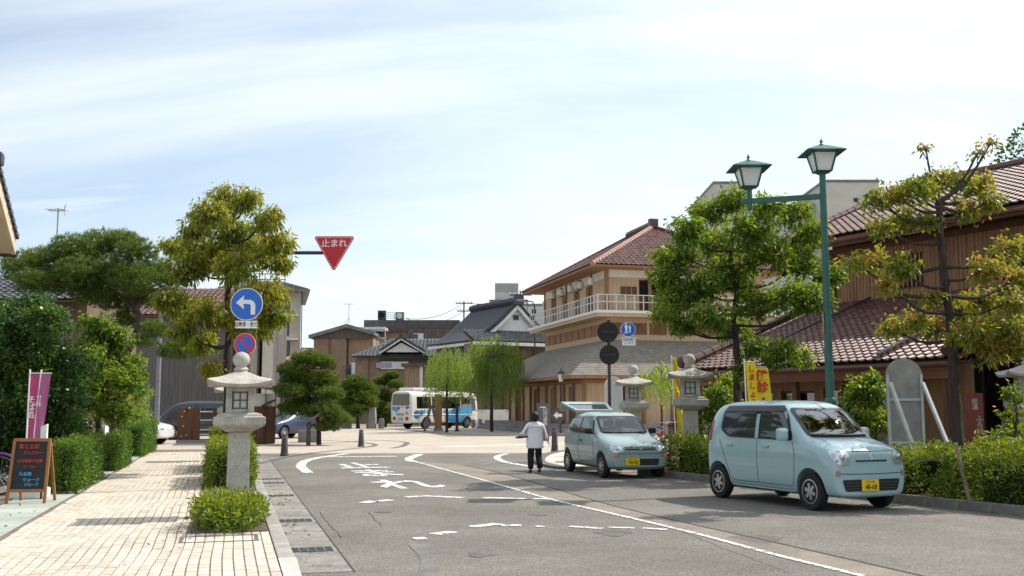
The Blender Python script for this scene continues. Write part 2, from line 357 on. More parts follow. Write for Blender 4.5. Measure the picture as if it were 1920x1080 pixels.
for s, t, i, j in cells:
    z = PZ + random.uniform(-.0015, .0015); rz = random.uniform(-.012, .012)
    if (i, j) in sel:
        link('paver', pm, None, walk, (s, t, z), (random.uniform(-.006, .006), random.uniform(-.006, .006), rz))
    else:
        far.add([(s + x, t + y, z + zz) for x, y, zz in pvs], pfs); k = random.random(); frnd += [k] * 5
fo = far.build('paver_field', pv_b, walk, kind='stuff', fix=False)
a_ = fo.data.attributes.new('rnd', 'FLOAT', 'FACE'); a_.data.foreach_set('value', frnd)
stone_a = M('strip_slab', (.37, .40, .36), .8, .14, 3, .2, 60, rnd=.14)
sm_ = MB().box(-.298, .298, .004, .80, -.02, 0).mesh('stone_slab', stone_a, bevel=.004)
for i in range(46): link('stone_slab', sm_, None, walk, (-2.2 + i * .6 + .3, WID + .0, PZ + random.uniform(-.001, .002)), (0, 0, 0))
# soil in the planting pockets of the pavement
soil = M('soil', (.12, .09, .065), .95, .35, 12, .6, 30)
MB().box(2.38, 4.57, .02, .90, PZ - .03, PZ + .012).build('planting_soil', soil, walk)
MB().box(8.63, 23.97, .02, .90, PZ - .03, PZ + .012).build('planting_soil', soil, walk)
# inspection frame and steel cover set in the pavers
steel = M('dull_steel', (.22, .22, .23), .5, .2, 20, metal=.7)
fr = MB()
for b in ((1.52, 1.56, .14, 1.0), (2.06, 2.10, .14, 1.0), (1.56, 2.06, .14, .18), (1.56, 2.06, .96, 1.0)): fr.box(*b, PZ - .004, PZ + .006)
fr.build('inspection_frame', steel, walk)
cv = MB(); cv.box(-.25, .65, 2.62, 3.3, PZ - .002, PZ + .007)
for k in range(12): cv.box(-.22 + k * .072, -.19 + k * .072, 2.65, 3.27, PZ + .007, PZ + .012)
cv.build('steel_cover', steel, walk)
# kerb stones (each one a piece) and concrete gutter with drain grates
kerb_m = M('kerb_stone', (.33, .31, .28), .85, .2, 6, .3, 70, rnd=.10)
kerb = thing('kerb', None, None, pv(0, 0, 0), math.atan2(D.y, D.x)); tag(kerb, kind='structure')
kmesh = MB().box(-.297, .297, -.17, -.004, -.05, PZ + .012).mesh('kerb_stone', kerb_m, bevel=.012)
for i in range(36): link('kerb_stone', kmesh, None, kerb, (.35 + i * .6, 0, 0))
low = MB(); low.prism([(-1.4, -.18, -.05), (.04, -.18, -.05), (.04, -.004, -.05), (-1.4, -.004, -.05)], (0, 0, .06))
low.add([(-1.4, -.18, .011), (.04, -.18, .112), (.04, -.004, .112), (-1.4, -.004, .10), (-1.4, -.18, 0), (.04, -.18, 0)], [[0, 1, 2, 3], [0, 4, 5, 1]])
low.build('dropped_kerb_stone', M('kerb_pale', (.47, .44, .39), .85, .15, 6), kerb)
gut_m = M('gutter_concrete', (.26, .24, .215), .9, .25, 3, .4, 70, rnd=.10); speckle(gut_m, .2, 160); weather(gut_m, 1.5, .3); weather(kerb_m, 2.5, .25)
gut = thing('gutter', None, None, pv(0, 0, 0), math.atan2(D.y, D.x)); tag(gut, kind='structure')
gmesh = MB().box(-.497, .497, -.70, -.175, -.02, .006).mesh('gutter_slab', gut_m)
for i in range(22): link('gutter_slab', gmesh, None, gut, (.2 + i * 1.0, 0, 0))
MB().box(-.3, 22, -.725, -.703, -.02, .004).build('joint_line', M('joint_dark', (.05, .05, .045), .95, .2, 9), gut)
ir = M('grate_iron', (.035, .036, .04), .55, .3, 30, metal=.5); irp = M('grate_bar', (.22, .23, .24), .5, .2, 30, metal=.5)
for s in (1.15, 4.2, 8.4, 11.6, 12.8):
    g = MB().box(s, s + .38, -.66, -.20, .004, .009).build('drain_grate', ir, gut)
    for k in range(1, 5): MB().box(s + .02, s + .36, -.66 + k * .092 - .006, -.66 + k * .092 + .006, .0085, .013).build('grate_bar', irp, g)
# ---------------------------------------------------------------- right kerb and planting bed
K0, K1, K2 = G(1080, 878), G(1250, 894), G(1920, 966)
KD = (K2 - K1).normalized(); KN = Vector((-KD.y, KD.x, 0));  KN = KN if KN.y > 0 else -KN
rk = thing('kerb', None, None, (0, 0, 0)); tag(rk, kind='structure')
kl = (K2 - K1).length + 4.0; nk = int(kl / .62)
rkm = MB().box(-.307, .307, .0, .16, -.05, .125).mesh('kerb_stone', M('kerb_dark', (.20, .185, .165), .9, .25, 6, .3, 70, rnd=.12), bevel=.012)
ka = math.atan2(KD.y, KD.x); ks = 1 if Vector((-KD.y, KD.x, 0)).dot(KN) > 0 else -1
for i in range(-2, nk):
    p = K1 + KD * (i * .62 + .31); o = link('kerb_stone', rkm, None, rk, (p.x, p.y, 0), (0, 0, ka if ks > 0 else ka + math.pi))
b0 = K1 - KD * 1.2 + KN * .16; b1 = K2 + KD * 5 + KN * .16
slab('planting_bed', [b0, b1, b1 + KN * 2.6, b0 + KN * 2.6], -.02, .10, soil)
# paved forecourt of the building on the right
sheet('forecourt', [b0 + KN * 2.6 - KD * 3, b1 + KN * 2.6, b1 + KN * 12, b0 + KN * 14 - KD * 6], M('forecourt_paving', (.45, .38, .31), .85, .2, 2), .02)
# island at the turn with its ring of dark stone
isl = [G(1012, 868), G(1020, 857), G(1040, 850), G(1075, 846), G(1130, 846), G(1130, 878), G(1070, 880), G(1035, 876)]
slab('traffic_island', isl, -.02, .05, M('island_paving', (.56, .49, .40), .85, .2, 3))
strip('kerb', [G(1130, 878), G(1070, 880), G(1035, 876), G(1012, 868), G(1020, 857), G(1040, 851), G(1075, 846)], .3, band, -.02, .09)
# parking-side concrete strip and joint line
tan = M('shoulder_concrete', (.225, .195, .155), .9, .25, 1.2, .4, 80); speckle(tan, .25, 200)
W = [G(775, 865), G(900, 899), G(1030, 936), G(1140, 962), G(1300, 1000), G(1450, 1040), G(1618, 1081)]
Cc = [G(870, 872), G(960, 893), G(1060, 923), G(1140, 946), G(1260, 975), G(1450, 1017), G(1740, 1083)]
mb = MB()
for i in range(6): mb.poly([(p.x, p.y, .0035) for p in (W[i], W[i + 1], Cc[i + 1], Cc[i])])
mb.build('road_shoulder', tan, kind='structure')
strip('joint_line', Cc, .05, M('joint_dark', (.05, .05, .045)), .006)
# ---------------------------------------------------------------- painted markings, worn
def paint(name):
    m, n, l = newmat(name); p = n.new('ShaderNodeBsdfPrincipled'); p.inputs['Base Color'].default_value = (.78, .78, .76, 1); p.inputs['Roughness'].default_value = .7
    t = n.new('ShaderNodeTexCoord'); ns = n.new('ShaderNodeTexNoise'); ns.inputs['Scale'].default_value = 9; ns.inputs['Detail'].default_value = 9; ns.inputs['Roughness'].default_value = .75; l.new(t.outputs['Object'], ns.inputs[0])
    mr = n.new('ShaderNodeMapRange'); mr.inputs[1].default_value = .40; mr.inputs[2].default_value = .53; l.new(ns.outputs['Fac'], mr.inputs[0])
    tr = n.new('ShaderNodeBsdfTransparent'); mx = n.new('ShaderNodeMixShader'); l.new(mr.outputs[0], mx.inputs[0]); l.new(tr.outputs[0], mx.inputs[1]); l.new(p.outputs[0], mx.inputs[2])
    o = n.new('ShaderNodeOutputMaterial'); l.new(mx.outputs[0], o.inputs[0]); return m
white = paint('worn_road_paint')
strip('edge_line', W[:], .085, white, .009)
strip('edge_line', [G(1020, 850), G(790, 852), G(766, 862), G(775, 866)][1:], .20, white, .0085)
strip('edge_line', [G(775, 866), G(766, 860), G(785, 852)], .22, white, .0095)
strip('edge_line', [G(578, 887), G(564, 873), G(585, 861), G(650, 851)], .26, white, .009)
strip('stop_line', [G(615, 857), G(745, 856)], .35, white, .009)
strip('edge_line', [G(950, 851), G(932, 857), G(945, 866), G(1000, 876)], .22, white, .009)
for a in ([(682, 944), (702, 940)], [(704, 941), (733, 938)], [(762, 933), (800, 931), (868, 934)], [(905, 934), (985, 936)], [(1000, 936), (1035, 937)]):
    strip('crossing_mark', [G(*p) for p in a], .22, white, .0095)
for a in ([(776, 1011), (799, 1010)], [(815, 1003), (850, 998)], [(884, 989), (935, 983)], [(940, 986), (978, 986)], [(1004, 988), (1022, 988)], [(1068, 988), (1130, 992)], [(1140, 990), (1190, 991)], [(1205, 991), (1250, 994)]):
    strip('crossing_mark', [G(*p) for p in a], .13 if a[0][0] > 940 else .2, white, .0095)
# stop lettering on the road, read by drivers leaving the camera
ang = math.atan2(D.y, D.x) - math.pi / 2
for ch, px, py in (('止', 676, 874), ('ま', 706, 888), ('れ', 762, 909)):
    p = G(px, py); o = text('road_lettering', ch, 1.0, white, None, (p.x, p.y, .010), (0, 0, ang + .05), (1.35, 2.9, 1), bold=.018)
    o['kind'] = 'structure'
# faint repair patches and tyre-polished arcs, each a thin sheet
patch = M('asphalt_patch', (.165, .155, .14), .9, .2, 2, .4, 90); speckle(patch, .3, 200)
strip('road_patch', [G(780, 1020), G(806, 1048), G(800, 1078), G(770, 1110)], .20, patch, .005)

crk = M('crack_dark', (.05, .045, .04), .95, .2, 9)
def crack(a, b, n, amp, wd):
    A_, B_ = G(*a), G(*b); d = B_ - A_; nn = Vector((-d.y, d.x, 0)).normalized(); P = [A_.lerp(B_, k / n) + nn * random.gauss(0, amp) * (0 if k in (0, n) else 1) for k in range(n + 1)]; strip('road_crack', P, wd, crk, .0045)
crack((690, 961), (715, 985), 6, .008, .008); crack((1180, 960), (1480, 1075), 26, .012, .006); crack((600, 960), (640, 1010), 10, .01, .007); crack((1300, 940), (1560, 985), 20, .012, .006)
stain = M('oil_stain', (.12, .11, .10), .8, .3, 3); speckle(stain, .4, 260)
for px, py, r in ((1150, 1000, .22), (900, 1040, .15), (1420, 1010, .3), (720, 960, .12), (1010, 965, .14)):
    c = G(px, py); n = 18; sheet('road_stain', [(c.x + r * (1 + .25 * math.sin(3 * t + px)) * math.cos(t), c.y + r * 1.3 * (1 + .2 * math.cos(4 * t)) * math.sin(t)) for t in np.linspace(0, 6.283, n, False)], stain, .0042)

# fallen leaves along the kerbs and hedges
lm = leafmat('fallen_leaf', [(.10, .07, .03), (.16, .10, .04), (.14, .13, .04), (.20, .14, .06)], .1)
C_ = []
for k in range(420):
    u = random.random()
    if u < .4: q = pv(random.uniform(0, 22), random.choice((WID + random.uniform(-.1, .5), random.uniform(.9, 1.4))), PZ + .006)
    elif u < .7: q = pv(random.uniform(0, 20), -random.uniform(.17, .55), .012)
    else: q = K1 + KD * random.uniform(-1, 13) - KN * abs(random.gauss(0, .35)); q.z = .008
    C_.append(q)
C_ = np.array([tuple(q) for q in C_]); n = len(C_); dd = rng.normal(size=(n, 3)); dd[:, 2] = .12; nn = np.tile(np.array([0, 0, 1.]), (n, 1)) + rng.normal(size=(n, 3)) * .25
leaf_cloud('fallen_leaves', C_, dd, nn, .07 * (.6 + .7 * rng.random(n)), .03, lm, None, kind='stuff')
# ================================================================ building kit
def wall(root, name, o, u, W, z0, z1, ops, th, mat, kind=None):
    """outer face with real openings and reveals; o at floor level, u along the face, outward = u x z"""
    o = Vector(o); u = Vector(u).normalized(); n = u.cross(Vector((0, 0, 1)))
    us = sorted(set([0, W] + [k for p in ops for k in p[:2]])); zs = sorted(set([z0, z1] + [k for p in ops for k in p[2:4]])); mb = MB()
    P = lambda a, z, d=0: o + u * a - n * d + Vector((0, 0, z))
    for i in range(len(us) - 1):
        for j in range(len(zs) - 1):
            a, b, c, d = us[i], us[i + 1], zs[j], zs[j + 1]; ca, cz = (a + b) / 2, (c + d) / 2
            if any(p[0] < ca < p[1] and p[2] < cz < p[3] for p in ops): continue
            mb.poly([P(a, c), P(b, c), P(b, d), P(a, d)])
    for a, b, c, d in [p[:4] for p in ops]:
        for q in ([P(a, c), P(a, d), P(a, d, th), P(a, c, th)], [P(b, c), P(b, c, th), P(b, d, th), P(b, d)], [P(a, c), P(a, c, th), P(b, c, th), P(b, c)], [P(a, d), P(b, d), P(b, d, th), P(a, d, th)]): mb.poly(q)
    return mb.build(name, mat, root, fix=False, kind=kind)
def window(root, o, u, a, b, c, d, th, fm, pm, nx=1, nz=1, fw=.06, name='window', sill=None):
    o = Vector(o); u = Vector(u).normalized(); n = u.cross(Vector((0, 0, 1))); P = lambda x, z, q: o + u * x - n * q + Vector((0, 0, z))
    mb = MB(); q = th * .6
    for x in (a + fw / 2, b - fw / 2): mb.bar(P(x, c, q), P(x, d, q), fw, .06, n)
    for z in (c + fw / 2, d - fw / 2): mb.bar(P(a + fw, z, q), P(b - fw, z, q), .055, fw)
    for k in range(1, nx): x = a + (b - a) * k / nx; mb.bar(P(x, c + fw, q), P(x, d - fw, q), fw * .7, .045, n)
    for k in range(1, nz): z = c + (d - c) * k / nz; mb.bar(P(a + fw, z, q + .003), P(b - fw, z, q + .003), .04, fw * .6)
    wd = mb.build(name, fm, root)
    MB().poly([P(a, c, q + .01), P(b, c, q + .01), P(b, d, q + .01), P(a, d, q + .01)]).build('pane', pm, wd, fix=False)
    if sill: MB().bar(P(a - .08, c - .04, -.05), P(b + .08, c - .04, -.05), .16, .06).build('sill', sill, wd)
    return wd
def tile_shape(tw, tl, amp=.04):
    mb = MB(); xs = [-.5, -.32, -.12, .08, .22, .36, .5]; zs = [.35, .05, 0, .12, .75, 1.0, .35]
    top = []
    for y, dz in ((0, .035), (tl * 1.06, 0)):
        for x, z in zip(xs, zs): top.append((x * tw * 1.02, y, z * amp + dz))
    lip = [(x * tw * 1.02, .004, z * amp + .008 - .01) for x, z in zip(xs, zs)]
    n = 7; mb.add(top + lip, [[i, i + 1, n + i + 1, n + i] for i in range(6)] + [[2 * n + i, 2 * n + i + 1, i + 1, i] for i in range(6)]); return mb
def tiled_slope(root, o, u, v, W, H, tw, tl, mat, matj, n_ind=0, inside=None, amp=.04, deck=None, pts=None):
    """pantiles on a slope: o lower-left corner, u along the eave, v up the slope"""
    o = Vector(o); u = Vector(u).normalized(); v = Vector(v).normalized(); n = u.cross(v); rot = Matrix((u, v, n)).transposed(); eul = rot.to_euler()
    sh = tile_shape(tw, tl, amp); me = sh.mesh('roof_tile', mat, smooth=False, fix=False) if n_ind else None
    pos = []
    nu, nv = int(round(W / tw)), int(round(H / tl)); tw2 = W / nu; tl2 = H / nv
    for j in range(nv):
        for i in range(nu):
            a, b = (i + .5) * tw2, j * tl2
            if inside and not inside(a, b + tl2 / 2): continue
            pos.append((a, b))
    mw = root.matrix_world if False else (Matrix.Translation(root.location) @ root.rotation_euler.to_matrix().to_4x4())
    key = lambda p: (mw @ (o + u * p[0] + v * p[1]) - Vector((0, 0, EYE))).length
    pos.sort(key=key); far = MB(); fr = []
    def seen(p):
        q = mw @ (o + u * p[0] + v * p[1]); return abs(q.x / max(q.y, .1)) < .5
    k = 0
    for a, b in pos:
        p = o + u * a + v * b + n * .03
        if k < n_ind and seen((a, b)):
            k += 1; link('roof_tile', me, None, root, p, eul)
        else:
            j = random.random()
            far.add([p + u * x + v * y + n * z for x, y, z in sh.v], sh.f); fr += [j] * 12
    if far.f:
        f = far.build('roof_tiles', matj, root, fix=False, kind='stuff'); at_ = f.data.attributes.new('rnd', 'FLOAT', 'FACE'); at_.data.foreach_set('value', fr)
    return n
def ridge(root, a, b, r, mat, name='ridge_tiles', seg=.35):
    a = Vector(a); b = Vector(b); L = (b - a).length; n = max(1, int(L / seg)); mb = MB()
    for i in range(n):
        p = a.lerp(b, i / n); q = a.lerp(b, (i + 1) / n + .15 / n); mb.tube([p, q], [r * 1.06, r * .94], 8)
    return mb.build(name, mat, root)
red_t = M('red_glazed_tile', (.15, .075, .065), .5, .25, 6, rnd=.34, spec=.4); red_j = M('red_glazed_tile_far', (.15, .075, .065), .5, .25, 6, attr=.34, spec=.4)
redr = M('red_ridge', (.10, .035, .032), .4, .25, 6, spec=.5)
blk_t = M('black_tile', (.075, .08, .088), .38, .25, 6, rnd=.3, spec=.5); blk_j = M('black_tile_far', (.075, .08, .088), .38, .25, 6, attr=.3, spec=.5)
blkr = M('black_ridge', (.045, .047, .055), .45, .25, 6)
cedar = M('cedar', (.29, .155, .08), .75, .28, 1.2, .15, 40, stretch=(9, 9, .6)); cedar_d = M('dark_cedar', (.13, .062, .035), .8, .3, 1.2, .2, 40, stretch=(9, 9, .6))
cedar_l = M('pale_cedar', (.52, .37, .24), .75, .22, 1.2, .12, 40, stretch=(9, 9, .6))
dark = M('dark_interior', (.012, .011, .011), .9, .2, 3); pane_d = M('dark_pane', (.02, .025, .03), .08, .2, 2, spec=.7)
plaster = M('cream_plaster', (.62, .58, .50), .9, .08, 3, .1, 90); whitep = M('white_plaster', (.70, .69, .66), .9, .08, 2)
def inward_frame(px, Y, dx, dy):
    p = at(px, HOR, Y); return Vector((p.x, Y, 0)), math.atan2(dy, dx)
# ================================================================ wooden building on the right with two red tiled roofs
o_, rz_ = inward_frame(1570, 33, .514, -.857)
rb = thing('tiled_roof_building', 'long cedar-board building with a red tiled pent roof below a red tiled main roof', 'building', o_, rz_)
X, Z = Vector((1, 0, 0)), Vector((0, 0, 1))
mb = MB(); mb.box(0, 20, .02, 8, 0, 6.7); mb.build('wall', cedar_d, rb)
bat = MB()
for k in range(150): bat.box(k * .13 + .01, k * .13 + .045, -.03, .02, 4.55, 6.45)
bat.build('batten', cedar, rb, kind='stuff'); MB().box(0, 20, -.012, .0195, 4.5, 6.5).build('board_wall', cedar, rb)
for z in (4.62, 6.5): MB().box(-.05, 20, -.10, -.031, z - .09, z + .09).build('beam', cedar_d, rb)
for x in (0.06, 4.1, 8.2, 12.3): MB().box(x - .09, x + .09, -.12, -.032, 4.72, 6.4).build('post', cedar_d, rb)
for x in (2.1, 6.0):
    lw = MB().box(x, x + 1.3, -.06, -.034, 5.1, 6.1).build('lattice_window', dark, rb)
    for k in range(9): MB().box(x + .03 + k * .15, x + .08 + k * .15, -.10, -.061, 5.1, 6.1).build('lattice_bar', cedar, lw)
# upper roof
ru = Vector((0, 6.0, 2.45)).normalized(); Hs = 6.47
MB().prism([(-1, -1.05, 6.66), (21, -1.05, 6.66), (21, 4.95, 9.10), (-1, 4.95, 9.10)], (0, 0, .1)).build('roof_deck', cedar_d, rb)
tiled_slope(rb, (-1, -1.1, 6.79), X, ru, 15, Hs, .27, .27, red_t, red_j, 300)
MB().prism([(-1, 4.95, 9.1), (21, 4.95, 9.1), (21, 11, 6.6), (-1, 11, 6.6)], (0, 0, .12)).build('roof_deck', redr, rb)
ridge(rb, (-1.1, 4.95, 9.34), (18, 4.95, 9.34), .17, redr); ridge(rb, (-1.0, -1.1, 6.93), (-1.0, 4.9, 9.38), .11, redr)
MB().box(-1, 21, -1.1, -1.0, 6.5, 6.72).build('fascia', cedar_d, rb); MB().tube([(-1.05, -1.2, 6.62), (18, -1.2, 6.62)], .06).build('gutter_pipe', cedar_d, rb)
# pent roof over the ground floor
pu = Vector((0, 6.0, 2.2)).normalized()
MB().prism([(-.1, -6.0, 2.50), (8.5, -6.0, 2.50), (8.5, -.04, 4.68), (-.1, -.04, 4.68)], (0, 0, .09)).build('pent_deck', cedar_d, rb)
tiled_slope(rb, (-.1, -6.05, 2.61), X, pu, 8.6, 6.35, .24, .25, red_t, red_j, 0)
ridge(rb, (-.12, -6.1, 2.82), (-.12, -.1, 5.02), .13, redr); ridge(rb, (8.5, -6.1, 2.80), (8.5, -.1, 5.0), .12, redr)
for x0, x1 in ((1.7, 1.75), (6.6, 6.65)): MB().tube([(x0, -6.0, 2.80), (x0, -.3, 4.88)], .035).build('snow_bar', blkr, rb)
MB().tube([(-.2, -6.14, 2.50), (8.6, -6.14, 2.50)], .06).build('gutter_pipe', redr, rb)
MB().ball((-.12, -6.2, 2.86), .2).build('end_tile', redr, rb)
MB().box(0, 8.4, -6.0, -5.9, 2.2, 2.47).build('fascia', M('red_wood', (.20, .075, .045), .7, .25, 2, stretch=(.6, 6, 6)), rb)
front_ops = [(1.0, 2.2, .4, 2.0), (2.5, 3.7, .4, 2.0), (4.0, 5.2, .1, 2.05), (5.5, 6.9, .1, 2.05)]
wall(rb, 'front_wall', (0, -5.0, 0), X, 8.4, 0, 2.6, front_ops, .15, cedar)
for p in front_ops: window(rb, (0, -5.0, 0), X, *p, .15, cedar_d, glassmat('shop_glass', (.35, .38, .36), .1), 2, 1)
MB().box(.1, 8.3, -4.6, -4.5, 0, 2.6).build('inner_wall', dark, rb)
for x in (0.1, 2.35, 3.85, 5.35, 7.1, 8.3): MB().box(x - .07, x + .07, -5.9, -5.76, 0, 2.4).build('post', cedar_d, rb)
wall(rb, 'side_wall', (0, -.02, 0), Vector((0, -1, 0)), 5, 0, 3.2, [], .1, cedar)
mb = MB()
for k in range(44): mb.box(8.45 + k * .115, 8.45 + k * .115 + .1, -3.6 + random.uniform(0, .012), -3.4, 0, 4.5)
mb.build('plank_wall', cedar_d, rb, kind='stuff')
MB().box(8.4, 20, -4.4, -.02, 4.5, 4.62).build('porch_roof', cedar_d, rb)
MB().box(13.4, 20, -3.2, -3.0, 0, 4.5).build('porch_shade_wall', dark, rb)  # near-black colour paints in the shade of the porch recess
# ================================================================ bathhouse
o_, rz_ = inward_frame(1140, 60, 1, .25)
kb = thing('bathhouse', 'two-storey timber bathhouse with a shingled skirt roof, balcony and red tiled hip roof', 'building', o_, rz_)
Lx, Ly, PO = 10.0, 13.2, .6
stone = M('podium_stone', (.26, .25, .24), .85, .2, 2)
for k in range(3): MB().box(-3.4 - k * .4, Lx + 3.4 + k * .4, -3.4 - k * .4, Ly + 3.4, -.1, PO - .02 - k * .2).build('step', stone, kb)
# ground floor: posts and boarded bays between door openings
gz0, gz1 = PO - .02, 3.6
opsF = [(1.2, 2.4, gz0, 2.7), (5.2, 8.2, gz0, 2.8), (10.0, 11.2, gz0, 2.7)]
wall(kb, 'front_wall', (-2, -2, 0), X, Lx + 4, gz0, gz1, opsF, .3, cedar_l)
opsL = [(2.0, 3.0, gz0, 2.7), (6.2, 7.6, gz0, 2.7), (10.2, 11.4, gz0, 2.7), (14.0, 15.2, gz0, 2.7)]
wall(kb, 'side_wall', (-2, Ly + 2, 0), Vector((0, -1, 0)), Ly + 4, gz0, gz1, opsL, .3, cedar_l)
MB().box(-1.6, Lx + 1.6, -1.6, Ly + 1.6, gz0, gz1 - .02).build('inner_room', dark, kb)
for k in range(9): MB().box(-2.1 + k * 1.75 - .09, -2.1 + k * 1.75 + .09, -2.14, -1.96, gz0, 3.4).build('post', cedar, kb)
for k in range(10): MB().box(-2.14, -1.96, -1.9 + k * 1.9 - .09, -1.9 + k * 1.9 + .09, gz0, 3.4).build('post', cedar, kb)
MB().box(-2.2, Lx + 2.2, -2.2, -2.05, 2.85, 3.05).build('beam', cedar, kb); MB().box(-2.2, -2.05, -2.04, Ly + 2.2, 2.85, 3.05).build('beam', cedar, kb)
# shingled skirt roof, hipped
sh = M('wood_shingle', (.24, .212, .18), .9, .3, 3, .5, 26, stretch=(1, 1, 5))
n_ = sh.node_tree
A, B, e0, e1 = 3.2, 0.0, 3.25, 5.4
ring0 = [(-A, -A, e0), (Lx + A, -A, e0), (Lx + A, Ly + A, e0), (-A, Ly + A, e0)]; ring1 = [(0, 0, e1), (Lx, 0, e1), (Lx, Ly, e1), (0, Ly, e1)]
sk = MB(); NS = 26
for side in range(4):
    a0, b0, a1, b1 = Vector(ring0[side]), Vector(ring0[(side + 1) % 4]), Vector(ring1[side]), Vector(ring1[(side + 1) % 4])
    for k in range(NS):
        t0, t1 = k / NS, (k + 1) / NS + .012
        cv_ = lambda t: t + .10 * t * (1 - t)      # the thatch-like slope swells a little
        p = [a0.lerp(a1, t0), b0.lerp(b1, t0), b0.lerp(b1, t1), a0.lerp(a1, t1)]
        for q, t in zip(p, (t0, t0, t1, t1)): q.z += .35 * math.sin(math.pi * min(t, 1)) * .6 - .0
        p[0].z += .035; p[1].z += .035
        sk.poly(p); lo = [v - Vector((0, 0, .04)) for v in p[:2]]; sk.poly([lo[0], lo[1], p[1], p[0]])
sk.build('skirt_roof', sh, kb, fix=False)
MB().prism([(x, y, e0 - .16) for x, y, z in ring0], (0, 0, .17)).build('eave_board', cedar, kb)
# louvred band, balcony, railing
for nm, box in (('band_wall', (0, Lx, 0, Ly, 5.3, 6.7)),): MB().box(*box).build(nm, cedar_l, kb)
for k in range(8):
    x = .15 + k * 1.24; lv = MB().box(x, x + 1.05, -.05, -.003, 5.75, 6.4).build('louvre_panel', cedar_d, kb)
    b = MB()
    for q in range(12): b.box(x + .02 + q * .087, x + .06 + q * .087, -.08, -.051, 5.75, 6.4)
    b.build('louvre_bars', cedar, lv)
for k in range(10):
    y = .2 + k * 1.3; MB().box(-.05, -.003, y, y + 1.12, 5.75, 6.4).build('louvre_panel', cedar, kb)
MB().box(-.9, Lx + .9, -.9, Ly + .9, 6.7, 7.0).build('balcony', cedar_l, kb); MB().box(-.97, Lx + .97, -.97, Ly + .97, 6.9, 7.06).build('balcony_edge', whitep, kb)
pale = M('pale_rail', (.60, .62, .62), .6, .1, 3)
rl = thing('tmp', None, None); bpy.data.objects.remove(rl)
def railing(root, a, b, z0, h, step, mat, name='railing'):
    a = Vector(a); b = Vector(b); n = int((b - a).length / step); mb = MB()
    for z in (z0 + h, z0 + h * .55): mb.bar((a.x, a.y, z), (b.x, b.y, z), .05, .05)
    r = mb.build(name, mat, root)
    for k in range(n + 1):
        p = a.lerp(b, k / n); MB().box(p.x - .025, p.x + .025, p.y - .025, p.y + .025, z0, z0 + h - .026).build('baluster', mat, r)
    return r
railing(kb, (-.85, -.85, 0), (Lx + .85, -.85, 0), 7.06, .9, .55, pale); railing(kb, (-.85, -.8, 0), (-.85, Ly + .85, 0), 7.06, .9, .6, pale)
# upper floor: bays with openings
uz0, uz1 = 7.0, 9.75
opsU = [(2.0, 3.6, 7.05, 9.0), (5.2, 6.8, 7.05, 9.0), (8.2, 9.4, 7.05, 9.0)]; opsV = [(1.6, 2.7, 7.05, 8.9), (4.2, 5.3, 7.05, 8.9), (6.8, 7.9, 7.05, 8.9), (9.3, 10.4, 7.05, 8.9)]
wall(kb, 'upper_front_wall', (0, 0, 0), X, Lx, uz0, uz1, opsU, .2, cedar_l); wall(kb, 'upper_side_wall', (0, Ly, 0), Vector((0, -1, 0)), Ly, uz0, uz1, opsV, .2, cedar_l)
for a, b, c, d in opsU:
    MB().box(a, b, .2, .25, c, d).build('door', cedar_d, kb); MB().box(a + .1, b - .1, .17, .196, c + 1.0, d - .1).build('door_lattice', dark, kb)
for a, b, c, d in opsV:
    MB().box(.2, .25, Ly - b, Ly - a, c, d).build('door', dark if a < 7 else cedar_d, kb)
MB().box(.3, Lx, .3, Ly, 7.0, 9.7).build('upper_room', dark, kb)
wp = M('white_infill', (.72, .70, .64), .9, .06, 2)
for x0, x1 in ((.12, 2.55), (2.75, 5.9), (6.1, 9.2)): MB().box(x0, x1, -.02, -.003, 9.1, 9.62).build('plaster_panel', wp, kb)
for k in range(5): MB().box(-.02, -.003, .15 + k * 2.6, 2.6 + k * 2.6, 9.05, 9.62).build('plaster_panel', wp, kb)
for x in (0, 2.65, 6.0, 9.3): MB().box(x - .1, x + .1, -.08, -.021, 7.07, 9.7).build('post', cedar, kb)
for k in range(6): MB().box(-.08, -.021, k * 2.6 + .03, k * 2.6 + .2, 7.07, 9.7).build('post', cedar, kb)
for x in (1.0, 1.35, 1.7, 3.9, 4.25, 4.6): MB().box(x - .14, x + .14, -.05, -.004, 8.0, 8.55).build('shutter', cedar_d, kb)
# red hip roof
E, ez, rzz = 1.3, 9.65, 13.05; rA, rB = (5.0, 5.2), (5.0, 9.6)
c4 = [(-E, -E, ez), (Lx + E, -E, ez), (Lx + E, Ly + E, ez), (-E, Ly + E, ez)]
MB().prism([(x, y, ez - .12) for x, y, z in c4], (0, 0, .1)).build('soffit', cedar, kb)
dk = MB(); dk.poly([c4[0], c4[1], (*rA, rzz)]); dk.poly([c4[1], c4[2], (*rB, rzz), (*rA, rzz)]); dk.poly([c4[2], c4[3], (*rB, rzz)]); dk.poly([c4[3], c4[0], (*rA, rzz), (*rB, rzz)]); dk.build('roof_deck', redr, kb, fix=False)
fw_ = Lx + 2 * E; run = rA[1] + E; sl = math.hypot(run, rzz - ez)
tiled_slope(kb, (-E, -E, ez), X, Vector((0, run, rzz - ez)), fw_, sl, .30, .32, red_t, red_j, 0, inside=lambda a, b: abs(a - fw_ / 2) < fw_ / 2 * (1 - b / sl) + .1, amp=.05)
sd = Ly + 2 * E; run2 = rA[0] + E; sl2 = math.hypot(run2, rzz - ez)
y_hi, y_lo = (Ly + E) - rB[1], (Ly + E) - rA[1]
tiled_slope(kb, (-E, Ly + E, ez), Vector((0, -1, 0)), Vector((run2, 0, rzz - ez)), sd, sl2, .30, .32, red_t, red_j, 0, inside=lambda a, b: y_hi * b / sl2 - .1 < a < sd - (sd - y_lo) * b / sl2 + .1, amp=.05)
pale_r = M('pale_hip_tile', (.36, .21, .16), .5, .2, 6)
